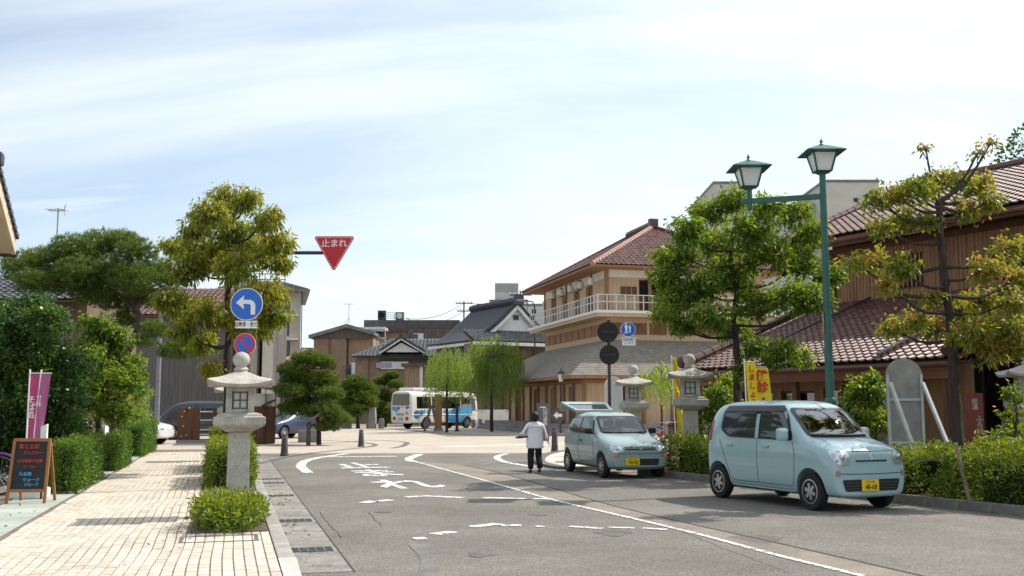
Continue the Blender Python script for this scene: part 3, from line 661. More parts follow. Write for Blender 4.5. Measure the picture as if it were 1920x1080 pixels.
ridge(kb, c4[0], (*rA, rzz + .1), .16, pale_r); ridge(kb, c4[3], (*rB, rzz + .1), .14, redr); ridge(kb, c4[1], (*rA, rzz + .1), .14, redr)
ridge(kb, (*rA, rzz + .22), (*rB, rzz + .22), .26, redr); MB().box(4.72, 5.28, rA[1] - .3, rA[1] + .1, rzz + .05, rzz + .58).build('ridge_end_tile', redr, kb)
# paper lanterns hang from the eave, each a thing of its own
lan_w = M('lantern_paper', (.66, .62, .52), .8, .1, 4)
mwk = Matrix.Translation(kb.location) @ kb.rotation_euler.to_matrix().to_4x4()
for i, (x, y) in enumerate([(-.55, k * 2.05 + 1.2) for k in range(5)] + [(3.0, -.55)]):
    p = mwk @ Vector((x, y, 8.95)); l_ = thing('paper_lantern', 'round paper lantern hanging in the row under the side eave of the bathhouse' if i < 5 else 'pale paper lantern hanging alone over the front balcony of the bathhouse', 'lantern', p, kb.rotation_euler.z, 'paper lanterns under the side eave' if i < 5 else None)
    l_.scale = (.68, .68, .68); MB().lathe([(.10, -.36), (.24, -.28), (.30, 0), (.24, .28), (.10, .36)], 12).build('paper_shade', lan_w, l_, True); MB().lathe([(.11, .36), (.11, .42)], 10).build('cap', dark, l_); MB().lathe([(.11, -.42), (.11, -.36)], 10).build('base_ring', dark, l_); MB().tube([(0, 0, .42), (0, 0, .95)], .015, 5).build('cord', dark, l_)
# ================================================================ temple-like house with black gabled roof
def px_local(root, px, py, Y): return (Matrix.Translation(root.location) @ root.rotation_euler.to_matrix().to_4x4()).inverted() @ at(px, py, Y)
ap = at(965, HOR, 86)
tb = thing('black_roofed_hall', 'hall with a sweeping grey-black tiled roof and a white gable facing the bathhouse', 'building', (ap.x, 86, 0), R(29))
back = 8.0; hallw = M('hall_wall', (.16, .13, .10), .9, .2, 2)
MB().box(-3.5, 3.5, .4, back - .3, 0, 7.2).build('wall', hallw, tb); MB().box(-4.6, 4.6, -1.0, -.8, 0, 1.3).build('base_wall', whitep, tb)
for k in range(7): MB().box(-4.5 + k * 1.5 - .08, -4.5 + k * 1.5 + .08, -1.0, -.85, 1.3, 6.6).build('post', cedar_d, tb)
MB().box(-4.5, 4.5, -.75, .39, 1.3, 6.6).build('lower_wall', hallw, tb)
prof = [(-4.3, 6.85), (-3.5, 7.25), (-2.4, 7.95), (-1.2, 8.95), (0, 10.1)]
def sweep(C_, name):
    P = cat_rom([Vector((x, 0, z)) for x, z in C_], 3); mb = MB()
    for i in range(len(P) - 1):
        a, b = P[i], P[i + 1]; mb.poly([(a.x, -.5, a.z), (b.x, -.5, b.z), (b.x, back, b.z), (a.x, back, a.z)]); mb.poly([(a.x, -.5, a.z - .14), (a.x, -.5, a.z), (b.x, -.5, b.z), (b.x, -.5, b.z - .14)])
    mb.build(name, blk_j, tb, fix=False); rolls = MB(); n = int((back + .4) / .33)
    for k in range(n): rolls.tube([(p.x, -.4 + k * .33, p.z + .02) for p in P], .07, 6, False)
    rolls.build('roof_tiles', blk_j, tb, fix=False, kind='stuff')
sweep(prof, 'roof_slope'); sweep([(-x, z) for x, z in prof], 'roof_slope')
for s in (-1, 1):
    mb = MB(); C_ = cat_rom([Vector((s * x * .98, 0, z)) for x, z in prof], 3)
    for i in range(len(C_) - 1): a, b = C_[i], C_[i + 1]; mb.prism([(a.x, -.56, a.z - .50), (b.x, -.56, b.z - .50), (b.x, -.56, b.z - .145), (a.x, -.56, a.z - .145)], (0, .2, 0))
    mb.build('bargeboard', whitep, tb); MB().tube([(p.x * 1.0, -.45, p.z + .13) for p in C_], .14, 8).build('verge_tiles', blkr, tb); MB().tube([(s * 4.3, -.4, 6.88), (s * 4.3, back, 6.88)], .1, 8).build('eave_tiles', blkr, tb); MB().box(*sorted((s * 4.15, s * 4.28)), -.4, back, 6.5, 6.74).build('fascia', whitep, tb)
MB().prism([(-2.6, -.2, 7.75), (2.6, -.2, 7.75), (.9, -.2, 9.05), (0, -.2, 9.75), (-.9, -.2, 9.05)], (0, .2, 0)).build('gable_wall', whitep, tb); MB().box(-.25, .25, -.26, -.205, 8.7, 9.1).build('gable_vent', blkr, tb)
ridge(tb, (0, -.6, 10.28), (0, back, 10.28), .30, blkr); MB().box(-.38, .38, -.9, -.5, 9.95, 10.8).build('ridge_end_tile', blkr, tb)
tiled_slope(tb, (-4.9, -2.2, 6.75), X, Vector((0, 2.0, .95)), 9.8, 2.2, .33, .33, blk_t, blk_j, 0, amp=.08); MB().prism([(-4.9, -2.2, 6.55), (4.9, -2.2, 6.55), (4.9, -.2, 7.5), (-4.9, -.2, 7.5)], (0, 0, .14)).build('skirt_deck', cedar_d, tb); MB().box(-5.0, 5.0, -2.3, -2.21, 6.42, 6.68).build('fascia', whitep, tb)
# ================================================================ old brown houses in the middle distance
brown = M('brown_render', (.24, .165, .11), .9, .2, 1.5, .2, 30); brown2 = M('tan_board', (.30, .21, .14), .9, .22, 1.2, stretch=(6, 6, .6)); rust = M('rusty_sheet', (.16, .075, .055), .8, .4, 1.5, stretch=(5, 5, .5), c2=(.14, .13, .12))
greym = M('grey_metal_sheet', (.16, .16, .16), .6, .25, 1.5); alu = M('aluminium', (.62, .63, .64), .45, .1, 4, metal=.3)
Y1 = 100
def bx(root, name, p0, p1, Y, d, mat, **k):
    """box whose front face spans two pixels at depth Y"""
    a, b = at(*p0, Y), at(*p1, Y); L = root.location
    return MB().box(a.x - L.x, b.x - L.x, a.y - L.y, a.y - L.y + d, min(a.z, b.z) - L.z, max(a.z, b.z) - L.z).build(name, mat, root, **k)
h1 = thing('old_brown_house', 'old brown rendered house with a low grey sheet roof beside the tall cream hotel', 'building', (at(640, HOR, Y1).x, Y1, 0))
gz = HOR + EYE / mpp(Y1)
bx(h1, 'wall', (585, gz), (650, 625), Y1, 8, brown); bx(h1, 'wall', (650, gz), (700, 628), Y1 + .4, 8, brown2)
L = h1.location; a, b, c = at(578, 628, Y1 - .6), at(650, 607, Y1 - .6), at(702, 622, Y1 - .6)
MB().prism([tuple(p - L) for p in (a, b, c, at(702, 628, Y1 - .6), at(650, 614, Y1 - .6), at(578, 634, Y1 - .6))], (0, 9, 0)).build('roof', greym, h1)
MB().prism([tuple(p - L) for p in (at(586, 636, Y1 - .1), at(586, 628, Y1 - .1), at(650, 612, Y1 - .1), at(698, 624, Y1 - .1), at(698, 634, Y1 - .1))], (0, .2, 0)).build('gable_sheet', rust, h1)
bx(h1, 'downpipe', (614, gz), (618, 632), Y1 - .15, .1, cedar_d); w_ = bx(h1, 'window', (655, 715), (672, 680), Y1 + .25, .1, alu); bx(w_, 'pane', (0, 0), (1, 1), 1, 1, pane_d) if False else None
MB().box(*[v for v in (at(657, 0, Y1).x - L.x, at(670, 0, Y1).x - L.x)], .18, .245, at(0, 713, Y1).z, at(0, 682, Y1).z).build('pane', pane_d, w_)
h2 = thing('flat_roofed_house', 'brown flat-roofed block with rusty sheet cladding carrying air conditioners on its roof', 'building', (at(760, HOR, 106).x, 106, 0))
gz2 = HOR + EYE / mpp(106); L = h2.location
bx(h2, 'wall', (690, gz2), (860, 620), 106, 8, brown2); bx(h2, 'parapet', (682, 622), (862, 600), 105.7, 8.6, M('dark_sheet', (.085, .075, .07), .7, .3, 2)); bx(h2, 'rust_cladding', (765, 642), (850, 617), 105.55, .1, rust)
w_ = bx(h2, 'window', (775, 643), (794, 625), 105.45, .12, alu); MB().box(at(778, 0, 106).x - L.x, at(791, 0, 106).x - L.x, -.58, -.56, at(0, 641, 106).z, at(0, 627, 106).z).build('pane', pane_d, w_)
bx(h2, 'balcony_wall', (661, 655), (683, 635), 103, 1.5, alu); bl = bx(h2, 'balcony_floor', (661, 657), (722, 653), 103.2, 3, alu)
for px in (661, 681, 700, 721): bx(h2, 'balcony_post', (px, 655), (px + 2, 614), 103, .12, alu)
bx(h2, 'balcony_roof', (660, 618), (722, 613), 102.8, 3, alu)
for py in (620, 634): bx(h2, 'balcony_rail', (661, py + 1), (722, py - 1), 102.95, .1, alu)
for k in range(12): bx(h2, 'baluster', (683 + k * 3.2, 653), (684 + k * 3.2, 635), 103, .06, alu)
h3 = thing('tiled_house', 'tan house with a black tiled hip roof and a small white gable', 'building', (at(740, HOR, 94).x, 94, 0)); L = h3.location; gz3 = HOR + EYE / mpp(94)
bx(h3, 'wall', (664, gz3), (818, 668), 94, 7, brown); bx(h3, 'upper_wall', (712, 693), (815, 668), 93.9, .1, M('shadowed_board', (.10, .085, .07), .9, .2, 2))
w_ = bx(h3, 'window', (714, 692), (746, 678), 93.75, .14, alu); MB().box(at(716, 0, 94).x - L.x, at(744, 0, 94).x - L.x, -.28, -.255, at(0, 690, 94).z, at(0, 680, 94).z).build('pane', M('frosted_pane', (.35, .32, .36), .4, .1, 2), w_)
bx(h3, 'white_panel', (746, 692), (766, 678), 93.8, .1, whitep); bx(h3, 'downpipe', (689, gz3), (692, 668), 93.8, .1, cedar_d)
e0 = at(660, 668, 93.4) - L; e1 = at(820, 668, 93.4) - L; tw_ = e1.x - e0.x
tiled_slope(h3, (e0.x, -.6, e0.z), X, Vector((0, 3.6, 1.75)), tw_, 4.0, .33, .33, blk_t, blk_j, 0, inside=lambda a, b: a > b * .8, amp=.08)
MB().prism([(e0.x, -.6, e0.z - .15), (e1.x, -.6, e0.z - .15), (e1.x, 3.0, e0.z + 1.6), (e0.x + 3, 3.0, e0.z + 1.6)], (0, 0, .12)).build('roof_deck', blkr, h3)
g0, g1, gm = at(712, 662, 93) - L, at(796, 662, 93) - L, at(752, 636, 93) - L
MB().prism([(g0.x + .5, -.75, g0.z + .1), (g1.x - .5, -.75, g0.z + .1), (gm.x, -.75, gm.z - .3)], (0, .2, 0)).build('gable_wall', whitep, h3)
for q in (g0, g1):
    MB().bar((q.x, -.95, q.z), (gm.x, -.95, gm.z), .5, .14).build('bargeboard', whitep, h3); MB().bar((q.x, -.95, q.z + .22), (gm.x, -.95, gm.z + .22), .7, .16).build('gable_roof', blk_j, h3)
    MB().prism([(q.x, -.9, q.z + .1), (gm.x, -.9, gm.z + .1), (gm.x, 3.2, gm.z + .1), (q.x, 3.2, q.z + .1)], (0, 0, .08)).build('gable_roof', blk_j, h3)
    rr = MB()
    for k in range(11): rr.tube([(q.x, -.8 + k * .36, q.z + .2), (gm.x, -.8 + k * .36, gm.z + .2)], .07, 6)
    rr.build('roof_tiles', blk_j, h3, kind='stuff')
ridge(h3, (gm.x, -1.0, gm.z + .3), (gm.x, 3.2, gm.z + .3), .17, blkr)
sh_ = thing('storage_shed', 'brown boarded shed with a white corner post behind the parked bus', 'shed', (at(790, HOR, 86).x, 86, 0)); bx(sh_, 'wall', (757, HOR + 1.6 / mpp(86)), (790, 686), 86, 3, brown2); bx(sh_, 'corner_post', (786, HOR + 36), (793, 683), 85.9, .3, whitep); bx(sh_, 'side_wall', (793, HOR + 36), (830, 690), 86.1, 3, brown2); bx(sh_, 'roof', (752, 687), (838, 681), 85.7, 3.5, rust)
# air conditioners and antennas
for i, (p0, p1) in enumerate((((708, 599), (723, 582)), ((741, 599), (757, 585)))):
    ac = thing('air_conditioner', ('dark boxy' if i == 0 else 'grey') + ' air conditioner on the flat roof' + (' beside its white pipework' if i == 0 else ' with a round fan grille'), 'air conditioner', at(p0[0], p0[1], 106.8))
    a, b = at(*p0, 106.8), at(*p1, 106.8); MB().box(0, b.x - a.x, 0, .7, 0, b.z - a.z).build('casing', M('ac_dark', (.06, .06, .065), .6, .2, 3) if i == 0 else greym, ac, bevel=.02)
    MB().lathe([(.30, -.03), (.30, .0)], 16, ((b.x - a.x) / 2, 0, (b.z - a.z) / 2), 'y').build('fan_grille', alu if i else dark, ac)
    if i == 0:
        for k in range(4): MB().tube([(.9, .1 + k * .1, .15 + k * .2), (1.7, .1 + k * .1, .15 + k * .2), (1.7, .1, 0)], .04, 6).build('pipe', alu, ac)
metal_p = M('galvanised', (.38, .39, .40), .5, .2, 10, metal=.6); darkm = M('dark_metal', (.05, .05, .055), .5, .2, 10, metal=.3)
def antenna(label, px, py0, py1, Y, wpx, yagi):
    b = at(px, py0, Y); h = at(px, py1, Y).z - b.z; a = thing('television_antenna', label, 'antenna', b); MB().tube([(0, 0, 0), (0, 0, h)], .03, 6).build('mast', metal_p, a)
    W_ = wpx * mpp(Y); bm = MB().tube([(-W_ * .6, 0, h * .97), (W_ * .4, 0, h * .97)], .02, 5).build('boom', metal_p, a)
    for k in range(7): MB().tube([(-W_ * .55 + k * W_ * .15, -.3, h * .97), (-W_ * .55 + k * W_ * .15, .3, h * .97)], .012, 4).build('element', metal_p, bm)
    if yagi: MB().tube([(W_ * .4, 0, h * .97 - .2), (W_ * .32, 0, h * .97), (W_ * .4, 0, h * .97 + .2)], .02, 4).build('reflector', metal_p, a)
    else:
        for s in (-1, 1): MB().tube([(s * .4, 0, 0), (0, 0, .6)], .02, 4).build('stay', metal_p, a)
antenna('television antenna standing on the low grey roof of the old house', 654, 607, 569, 101, 18, False)
# ================================================================ hotel on the left, concrete blocks far behind
def block(name, label, px0, px1, ptop, Y, d, mat, rows=(), wmat=pane_d, cat='building', pb=None):
    a, b = at(px0, ptop, Y), at(px1, ptop, Y); r = thing(name, label, cat, ((a.x + b.x) / 2, Y, 0)); W_ = b.x - a.x
    ops = []
    for (x0, x1, y0, y1) in rows: ops.append((at(x0, 0, Y).x - a.x, at(x1, 0, Y).x - a.x, at(0, y1, Y).z, at(0, y0, Y).z))
    wall(r, 'wall', (-W_ / 2, 0, 0), X, W_, 0, a.z, ops, .25, mat)
    MB().box(-W_ / 2 + .002, W_ / 2 - .002, .3, d, 0, a.z - .01).build('core', mat, r)
    for o in ops: window(r, (-W_ / 2, 0, 0), X, *o, .25, darkm, wmat, 2, 1, .08)
    MB().poly([(-W_ / 2, 0, 0), (-W_ / 2, 0, a.z), (-W_ / 2, d, a.z), (-W_ / 2, d, 0)]).build('side_wall', mat, r, fix=False); MB().poly([(W_ / 2, 0, 0), (W_ / 2, d, 0), (W_ / 2, d, a.z), (W_ / 2, 0, a.z)]).build('side_wall', mat, r, fix=False)
    MB().box(-W_ / 2 - .05, W_ / 2 + .05, -.05, d + .05, a.z, a.z + .25).build('roof', greym, r)
    return r, W_, a.z
cream = M('hotel_render', (.42, .37, .30), .9, .12, 1.0)
def rot_about(root, lp, ang):
    lp = Vector(lp); w0 = Vector(root.location) + lp; root.rotation_euler = (0, 0, ang); root.location = w0 - Matrix.Rotation(ang, 3, 'Z') @ lp
hb, hw, hz = block('hotel', 'cream four-storey hotel with dark windows and a grey hipped roof', 430, 565, 548, 112, 14, cream, [(530, 558, 556, 586), (530, 558, 600, 630), (526, 560, 640, 668), (494, 520, 556, 586), (494, 520, 600, 630)])
p = [Vector(v) for v in ((-hw / 2 - .9, -.9, hz), (hw / 2 + .9, -.9, hz), (hw / 2 + .9, 14.9, hz), (-hw / 2 - .9, 14.9, hz))]
MB().prism(p, (0, 0, .25)).build('eave', greym, hb); mb = MB(); t = [(-hw / 2 + 2, 2, hz + 1.3), (hw / 2 - 2, 2, hz + 1.3), (hw / 2 - 2, 12, hz + 1.3), (-hw / 2 + 2, 12, hz + 1.3)]
for k in range(4): mb.poly([p[k] + Vector((0, 0, .26)), p[(k + 1) % 4] + Vector((0, 0, .26)), t[(k + 1) % 4], t[k]])
mb.poly(t); mb.build('hip_roof', greym, hb, fix=False); rr = MB()
for k in range(36): x = -hw / 2 - .7 + k * (hw + 1.4) / 35; rr.tube([(x, -.85, hz + .3), (min(max(x, -hw / 2 + 2), hw / 2 - 2), 2, hz + 1.33)], .05, 5)
rr.build('roof_ribs', blkr, hb, kind='stuff')
fr_ = MB()
for x in (0, 1.2, 2.2): fr_.tube([(x, 4, hz + 1.3), (x, 4, hz + 2.4)], .05, 5)
for z in (1.8, 2.4): fr_.tube([(-1, 4, hz + z), (2.3, 4, hz + z)], .05, 5)
fr_.build('roof_frame', darkm, hb)
for y in (591, 636): bx(hb, 'canopy', (516, y + 1), (556, y - 2), 111.2, .8, whitep)
MB().tube([(hw / 2 + .1, -.1, 0), (hw / 2 + .1, -.1, hz)], .06, 6).build('downpipe', darkm, hb)
rot_about(hb, (hw / 2, 0, 0), R(13))
conc = M('pale_concrete', (.46, .46, .45), .9, .1, .8); conc2 = M('beige_concrete', (.50, .48, .42), .9, .1, .8); conc3 = M('grey_concrete', (.33, .33, .33), .9, .12, .8)
cb, cw, cz = block('concrete_block', 'pale concrete block with a stepped rooftop tower behind the black tiled roof', 918, 990, 565, 150, 10, conc); bx(cb, 'tower', (928, 566), (972, 546), 150.3, 8, conc); bx(cb, 'tower_top', (928, 546), (972, 531), 150.2, 8.2, conc3)
block('apartment_block', 'small pale apartment block between the gable and the bathhouse balcony', 990, 1026, 574, 140, 10, conc, [(996, 999, 580, 588), (1001, 1004, 580, 588), (993, 1000, 590, 602)])
block('distant_house', 'tiny pale house glimpsed between the hotel and the brown house', 566, 586, 655, 150, 8, conc, [(570, 574, 662, 668)])
block('grey_hotel', 'tall grey-beige concrete hotel wing with a single small window near its top edge', 1545, 1648, 342, 92, 14, conc2, [(1586, 1595, 371, 379)])
r_, a_w, a_z = block('hotel_wing', 'lower concrete hotel wing joining the two taller wings behind the street trees', 1395, 1550, 388, 95, 14, conc, [(1410, 1440, 430, 455), (1470, 1500, 430, 455), (1410, 1440, 490, 515)])
block('stair_tower', 'pale concrete stair tower with a flat cap rising behind the twin lamp', 1338, 1400, 345, 96, 12, conc2, [(1362, 1368, 430, 460), (1350, 1356, 370, 380)])
# ================================================================ left side: yellow gable house, wooden house, dark warehouse
yh = thing('yellow_house', 'yellow rendered house whose roof verge overhangs the pavement edge', 'building', (-10.34, 19.0, 0), math.atan2(D.y, D.x))
yel = M('yellow_render', (.62, .52, .30), .9, .1, 2)
MB().prism([(-2.6, 0, 0), (-.6, 0, 0), (-.6, 0, 4.9), (-1.55, 0, 5.45), (-2.6, 0, 4.9)], (0, 8, 0)).build('wall', yel, yh); MB().box(-1.7, -1.4, -1.05, 8, 5.78, 6.02).build('ridge_tiles', blkr, yh, bevel=.06)
tim = M('pale_timber', (.55, .47, .36), .8, .12, 3); rv = [(.55, 4.52), (-1.55, 5.60), (-3.65, 4.52)]
for i in (0, 1):
    (xa, za), (xb, zb) = rv[i], rv[i + 1]; MB().prism([(xa, -.85, za), (xb, -.85, zb), (xb, -.85, zb + .18), (xa, -.85, za + .18)], (0, 9.5, 0)).build('roof_deck', tim, yh)
    MB().prism([(xa, -.93, za - .02), (xb, -.93, zb - .02), (xb, -.93, zb + .26), (xa, -.93, za + .26)], (0, .075, 0)).build('bargeboard', tim, yh)
    mb = MB(); n = 10
    for k in range(n):
        f0, f1 = k / n, (k + 1.1) / n; a = Vector((xa, 0, za)).lerp(Vector((xb, 0, zb)), f0); b = Vector((xa, 0, za)).lerp(Vector((xb, 0, zb)), f1); mb.prism([(a.x, -.98, a.z + .28), (b.x, -.98, b.z + .24), (b.x, -.98, b.z + .31), (a.x, -.98, a.z + .37)], (0, 9.7, 0))
    mb.build('roof_tiles', blk_j, yh, kind='stuff')
MB().tube([(.62, -.95, 4.52), (.62, 7, 4.52)], .06, 8).build('gutter_pipe', darkm, yh)
for y in (-.5, 1.5): MB().box(-.55, .5, y - .05, y + .05, 4.45, 4.6).build('rafter', tim, yh)
wh = thing('wooden_house', 'brown boarded house with a dark tiled roof hidden behind the pines', 'building', (at(110, HOR, 37).x, 37, 0)); bx(wh, 'wall', (-60, HOR + 84), (165, 545), 37, 5, M('old_dark_board', (.15, .10, .07), .9, .25, 1.2, stretch=(6, 6, .6))); L = wh.location
tiled_slope(wh, (at(-60, 0, 36.2).x - L.x, -.8, at(0, 562, 36.2).z), X, Vector((0, 3, 1.2)), 237 * mpp(36.2), 3.2, .3, .3, blk_t, blk_j, 0)
MB().prism([(at(-60, 0, 36.2).x - L.x, -.8, at(0, 566, 36.2).z), (at(178, 0, 36.2).x - L.x, -.8, at(0, 566, 36.2).z), (at(178, 0, 36.2).x - L.x, 2.2, at(0, 566, 36.2).z + 1.2), (at(-60, 0, 36.2).x - L.x, 2.2, at(0, 566, 36.2).z + 1.2)], (0, 0, .06)).build('roof_deck', cedar_d, wh)
antenna('television antenna on a tall mast above the left pine', 103, 520, 390, 38, 34, True)
wa = thing('warehouse', 'windowless dark corrugated warehouse with a red tiled roof behind the car park', 'building', (at(370, HOR, 56).x, 56, 0)); L = wa.location
corr = M('corrugated_sheet', (.115, .105, .10), .6, .2, 1.5, stretch=(4, 4, .4)); x0, x1, zt = at(235, 0, 56).x - L.x, at(488, 0, 56).x - L.x, at(0, 592, 56).z
mb = MB(); n = int((x1 - x0) / .18)
for k in range(n):
    xa = x0 + k * .18; mb.poly([(xa, 0, 0), (xa + .09, -.05, 0), (xa + .09, -.05, zt), (xa, 0, zt)]); mb.poly([(xa + .09, -.05, 0), (xa + .18, 0, 0), (xa + .18, 0, zt), (xa + .09, -.05, zt)])
mb.build('corrugated_wall', corr, wa, fix=False); MB().box(x0, x1, .02, 9, 0, zt - .02).build('core', corr, wa)
tiled_slope(wa, (x0 + .3, -.5, zt), X, Vector((0, 4.5, 1.9)), (x1 - x0) * .72, 4.88, .3, .32, red_t, red_j, 0, amp=.06); MB().prism([(x0, -.5, zt - .08), (x1, -.5, zt - .08), (x1, 4, zt + 1.8), (x0, 4, zt + 1.8)], (0, 0, .06)).build('roof_deck', redr, wa)
wb = thing('white_walled_house', 'white plastered house end with brown corner post beside the dark warehouse', 'building', (at(503, HOR, 58).x, 58, 0)); bx(wb, 'wall', (488, HOR + 53), (514, 600), 58, 6, plaster); bx(wb, 'corner_post', (514, HOR + 53), (520, 606), 57.9, .4, cedar_d); bx(wb, 'roof', (484, 601), (521, 597), 57.6, 7, blk_j); rot_about(wb, (at(520, 0, 58).x - wb.location.x, 0, 0), R(14))
# small tile-roofed pavilion behind the pine, and the shelter at the street corner
pvn = thing('tiled_pavilion', 'low dark pavilion with a small red tiled hip roof behind the plaza pine', 'building', (at(560, HOR, 66).x, 66, 0)); L = pvn.location
bx(pvn, 'wall', (520, HOR + 47), (618, 690), 66, 4, cedar_d); a, b = at(505, 692, 65.4) - L, at(624, 692, 65.4) - L; W_ = b.x - a.x
tiled_slope(pvn, (a.x, -.6, a.z), X, Vector((0, 2.4, 1.15)), W_, 2.66, .28, .3, red_t, red_j, 0, inside=lambda p, q: q * .9 < p < W_ - q * .9, amp=.07); MB().prism([(a.x, -.6, a.z - .1), (b.x, -.6, a.z - .1), (b.x - 2, 1.8, a.z + 1.1), (a.x + 2, 1.8, a.z + 1.1)], (0, 0, .07)).build('roof_deck', redr, pvn)
ridge(pvn, (a.x, -.6, a.z + .1), (a.x + 2.1, 1.8, a.z + 1.3), .11, pale_r); ridge(pvn, (a.x + 2, 1.8, a.z + 1.25), (b.x - 2, 1.8, a.z + 1.25), .13, redr); ridge(pvn, (b.x, -.6, a.z + .1), (b.x - 2.1, 1.8, a.z + 1.3), .11, redr)
rot_about(pvn, (at(618, 0, 66).x - pvn.location.x, 0, 0), R(11))
st = thing('corner_shelter', 'small shelter of white panels on a dark boarded base with a brown lean-to roof', 'shelter', (at(480, HOR, 44).x, 44, 0)); L = st.location
bx(st, 'base_boards', (440, HOR + 70), (517, 762), 44, 3, cedar_d); bx(st, 'white_panel', (440, 762), (512, 738), 44.05, .1, whitep)
for px in (494, 512): bx(st, 'post', (px, HOR + 70), (px + 4, 725), 43.9, .18, darkm)
a, b = at(436, 716, 43.4) - L, at(524, 733, 43.4) - L; MB().prism([(a.x, -.6, a.z), (b.x, -.6, b.z), (b.x, -.6, b.z + .14), (a.x, -.6, a.z + .14)], (0, 4, 0)).build('roof', redr, st); MB().bar(at(490, 762, 43.9) - L, at(514, 750, 43.9) - L, .08, .08).build('brace', darkm, st); rot_about(st, (at(517, 0, 44).x - L.x, 0, 0), R(14.5))
# wooded hill far to the right
hill = MB(); n = 40
ridge_pts = [(x, 330, 30 + 24 * math.sin((x - 60) / 90) + 5 * math.sin(x / 9.)) for x in np.linspace(40, 420, n)]
for i in range(n - 1):
    a, b = ridge_pts[i], ridge_pts[i + 1]; hill.poly([(a[0], 240, -1), (b[0], 240, -1), b, a])
hill.build('hills', M('hill_forest', (.045, .07, .03), .95, .5, .15, 1, .4), kind='structure')
# ================================================================ vegetation
bark = M('bark', (.05, .038, .03), .95, .35, 6, .8, 25, stretch=(3, 3, .8)); bark_p = M('pine_bark', (.07, .048, .036), .95, .4, 8, .9, 22)
olive = leafmat('olive_leaf', [(.06, .085, .014), (.125, .155, .02), (.19, .21, .028), (.24, .235, .034), (.26, .20, .04)], .45)
green = leafmat('green_leaf', [(.04, .08, .014), (.08, .135, .018), (.145, .20, .024), (.22, .25, .034)], .45)
amber = leafmat('amber_leaf', [(.07, .11, .016), (.13, .17, .022), (.20, .21, .028), (.24, .19, .036), (.26, .125, .045)], .45)
gloss = leafmat('glossy_leaf', [(.016, .05, .011), (.03, .08, .014), (.055, .115, .018), (.09, .15, .024)], .25, .32, .4)
pinem = leafmat('pine_needle', [(.045, .08, .016), (.075, .12, .02), (.115, .155, .026), (.15, .18, .03)], .28)
willm = leafmat('willow_leaf', [(.08, .13, .028), (.13, .19, .038), (.18, .24, .05), (.23, .27, .06)], .45)
hedgem = leafmat('hedge_leaf', [(.024, .065, .011), (.05, .11, .015), (.10, .165, .02), (.16, .21, .027)], .3)
azal = leafmat('azalea_leaf', [(.045, .085, .013), (.095, .145, .018), (.165, .20, .024), (.24, .24, .03)], .34)
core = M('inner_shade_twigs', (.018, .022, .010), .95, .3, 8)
def limb(mb, pts, r0, r1, seg=7, jit=.06):
    P = cat_rom(pts, 5); n = len(P); L = sum((P[i + 1] - P[i]).length for i in range(n - 1))
    P = [p + Vector((random.gauss(0, 1), random.gauss(0, 1), random.gauss(0, .5))) * jit * L * .05 * (0 if i in (0, n - 1) else 1) for i, p in enumerate(P)]
    mb.tube(P, [r0 + (r1 - r0) * (i / (n - 1)) ** .8 for i in range(n)], seg); return P
def px_clusters(cl, Y, depth, scale=1.0):
    out = []
    for c in cl:
        px, py, r = c[:3]; dy = c[3] if len(c) > 3 else random.uniform(-1, 1) * depth
        out.append((at(px, py, Y + dy), r * mpp(Y) * scale))
    return out
def leaf_tree(name, label, base_px, Y, trunk_px, cl, mat, depth=1.1, leaf=(.13, .042), dens=300, droop=.55, r0=.11, cat='tree', zbase=.1, group=None, twigs=True):
    b = at(base_px, HOR, Y); root = thing(name, label, cat, (b.x, Y, zbase), group=group); O = root.location
    tb_ = MB(); tr = [Vector((b.x, Y, zbase - .05))] + [at(px, py, Y + random.uniform(-.12, .12)) for px, py in trunk_px]
    TP = limb(tb_, [p - O for p in tr], r0, r0 * .55, 9, .04)
    C_, D_, N_, W_, LL, RN = [], [], [], [], [], []
    for c, r in px_clusters(cl, Y, depth, 1.18):
        cl_ = c - O; s = min(TP[len(TP) // 4:], key=lambda p: (p - cl_).length + max(0, p.z - cl_.z + .2 * (cl_ - p).length) * 1.5)
        mid = s.lerp(cl_, .5) + Vector((0, 0, -.12 * (cl_ - s).length)); LP = limb(tb_, [s, mid, cl_], max(.014, min(r0 * .45, .018 + .017 * (cl_ - s).length)), .012, 6)
        ntw = max(5, int(dens / 12 * (r / .5) ** 2)); tone = random.uniform(-.22, .22)
        for k in range(ntw):
            d = unit(1)[0]; q = np.array(cl_) + d * r * random.uniform(.25, 1.0) * np.array([1, 1, .72])
            if twigs and k % 3 == 0: tb_.tube([LP[-1 - random.randint(0, 3)], Vector(q)], [.010, .004], 4, False)
            nl = random.randint(9, 15); off = unit(nl) * rng.random((nl, 1)) * .16
            dl = unit(nl) * .8 + d * .5; dl[:, 2] -= droop * (1 + rng.random(nl))
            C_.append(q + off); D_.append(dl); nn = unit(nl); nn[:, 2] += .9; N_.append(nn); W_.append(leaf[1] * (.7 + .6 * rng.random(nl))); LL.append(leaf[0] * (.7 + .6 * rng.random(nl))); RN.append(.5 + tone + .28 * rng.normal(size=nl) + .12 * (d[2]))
    tb_.build('trunk', bark, root, smooth=True, fix=False)
    leaf_cloud('crown', np.concatenate(C_), np.concatenate(D_), np.concatenate(N_), np.concatenate(LL), np.concatenate(W_), mat, root, np.concatenate(RN)); return root
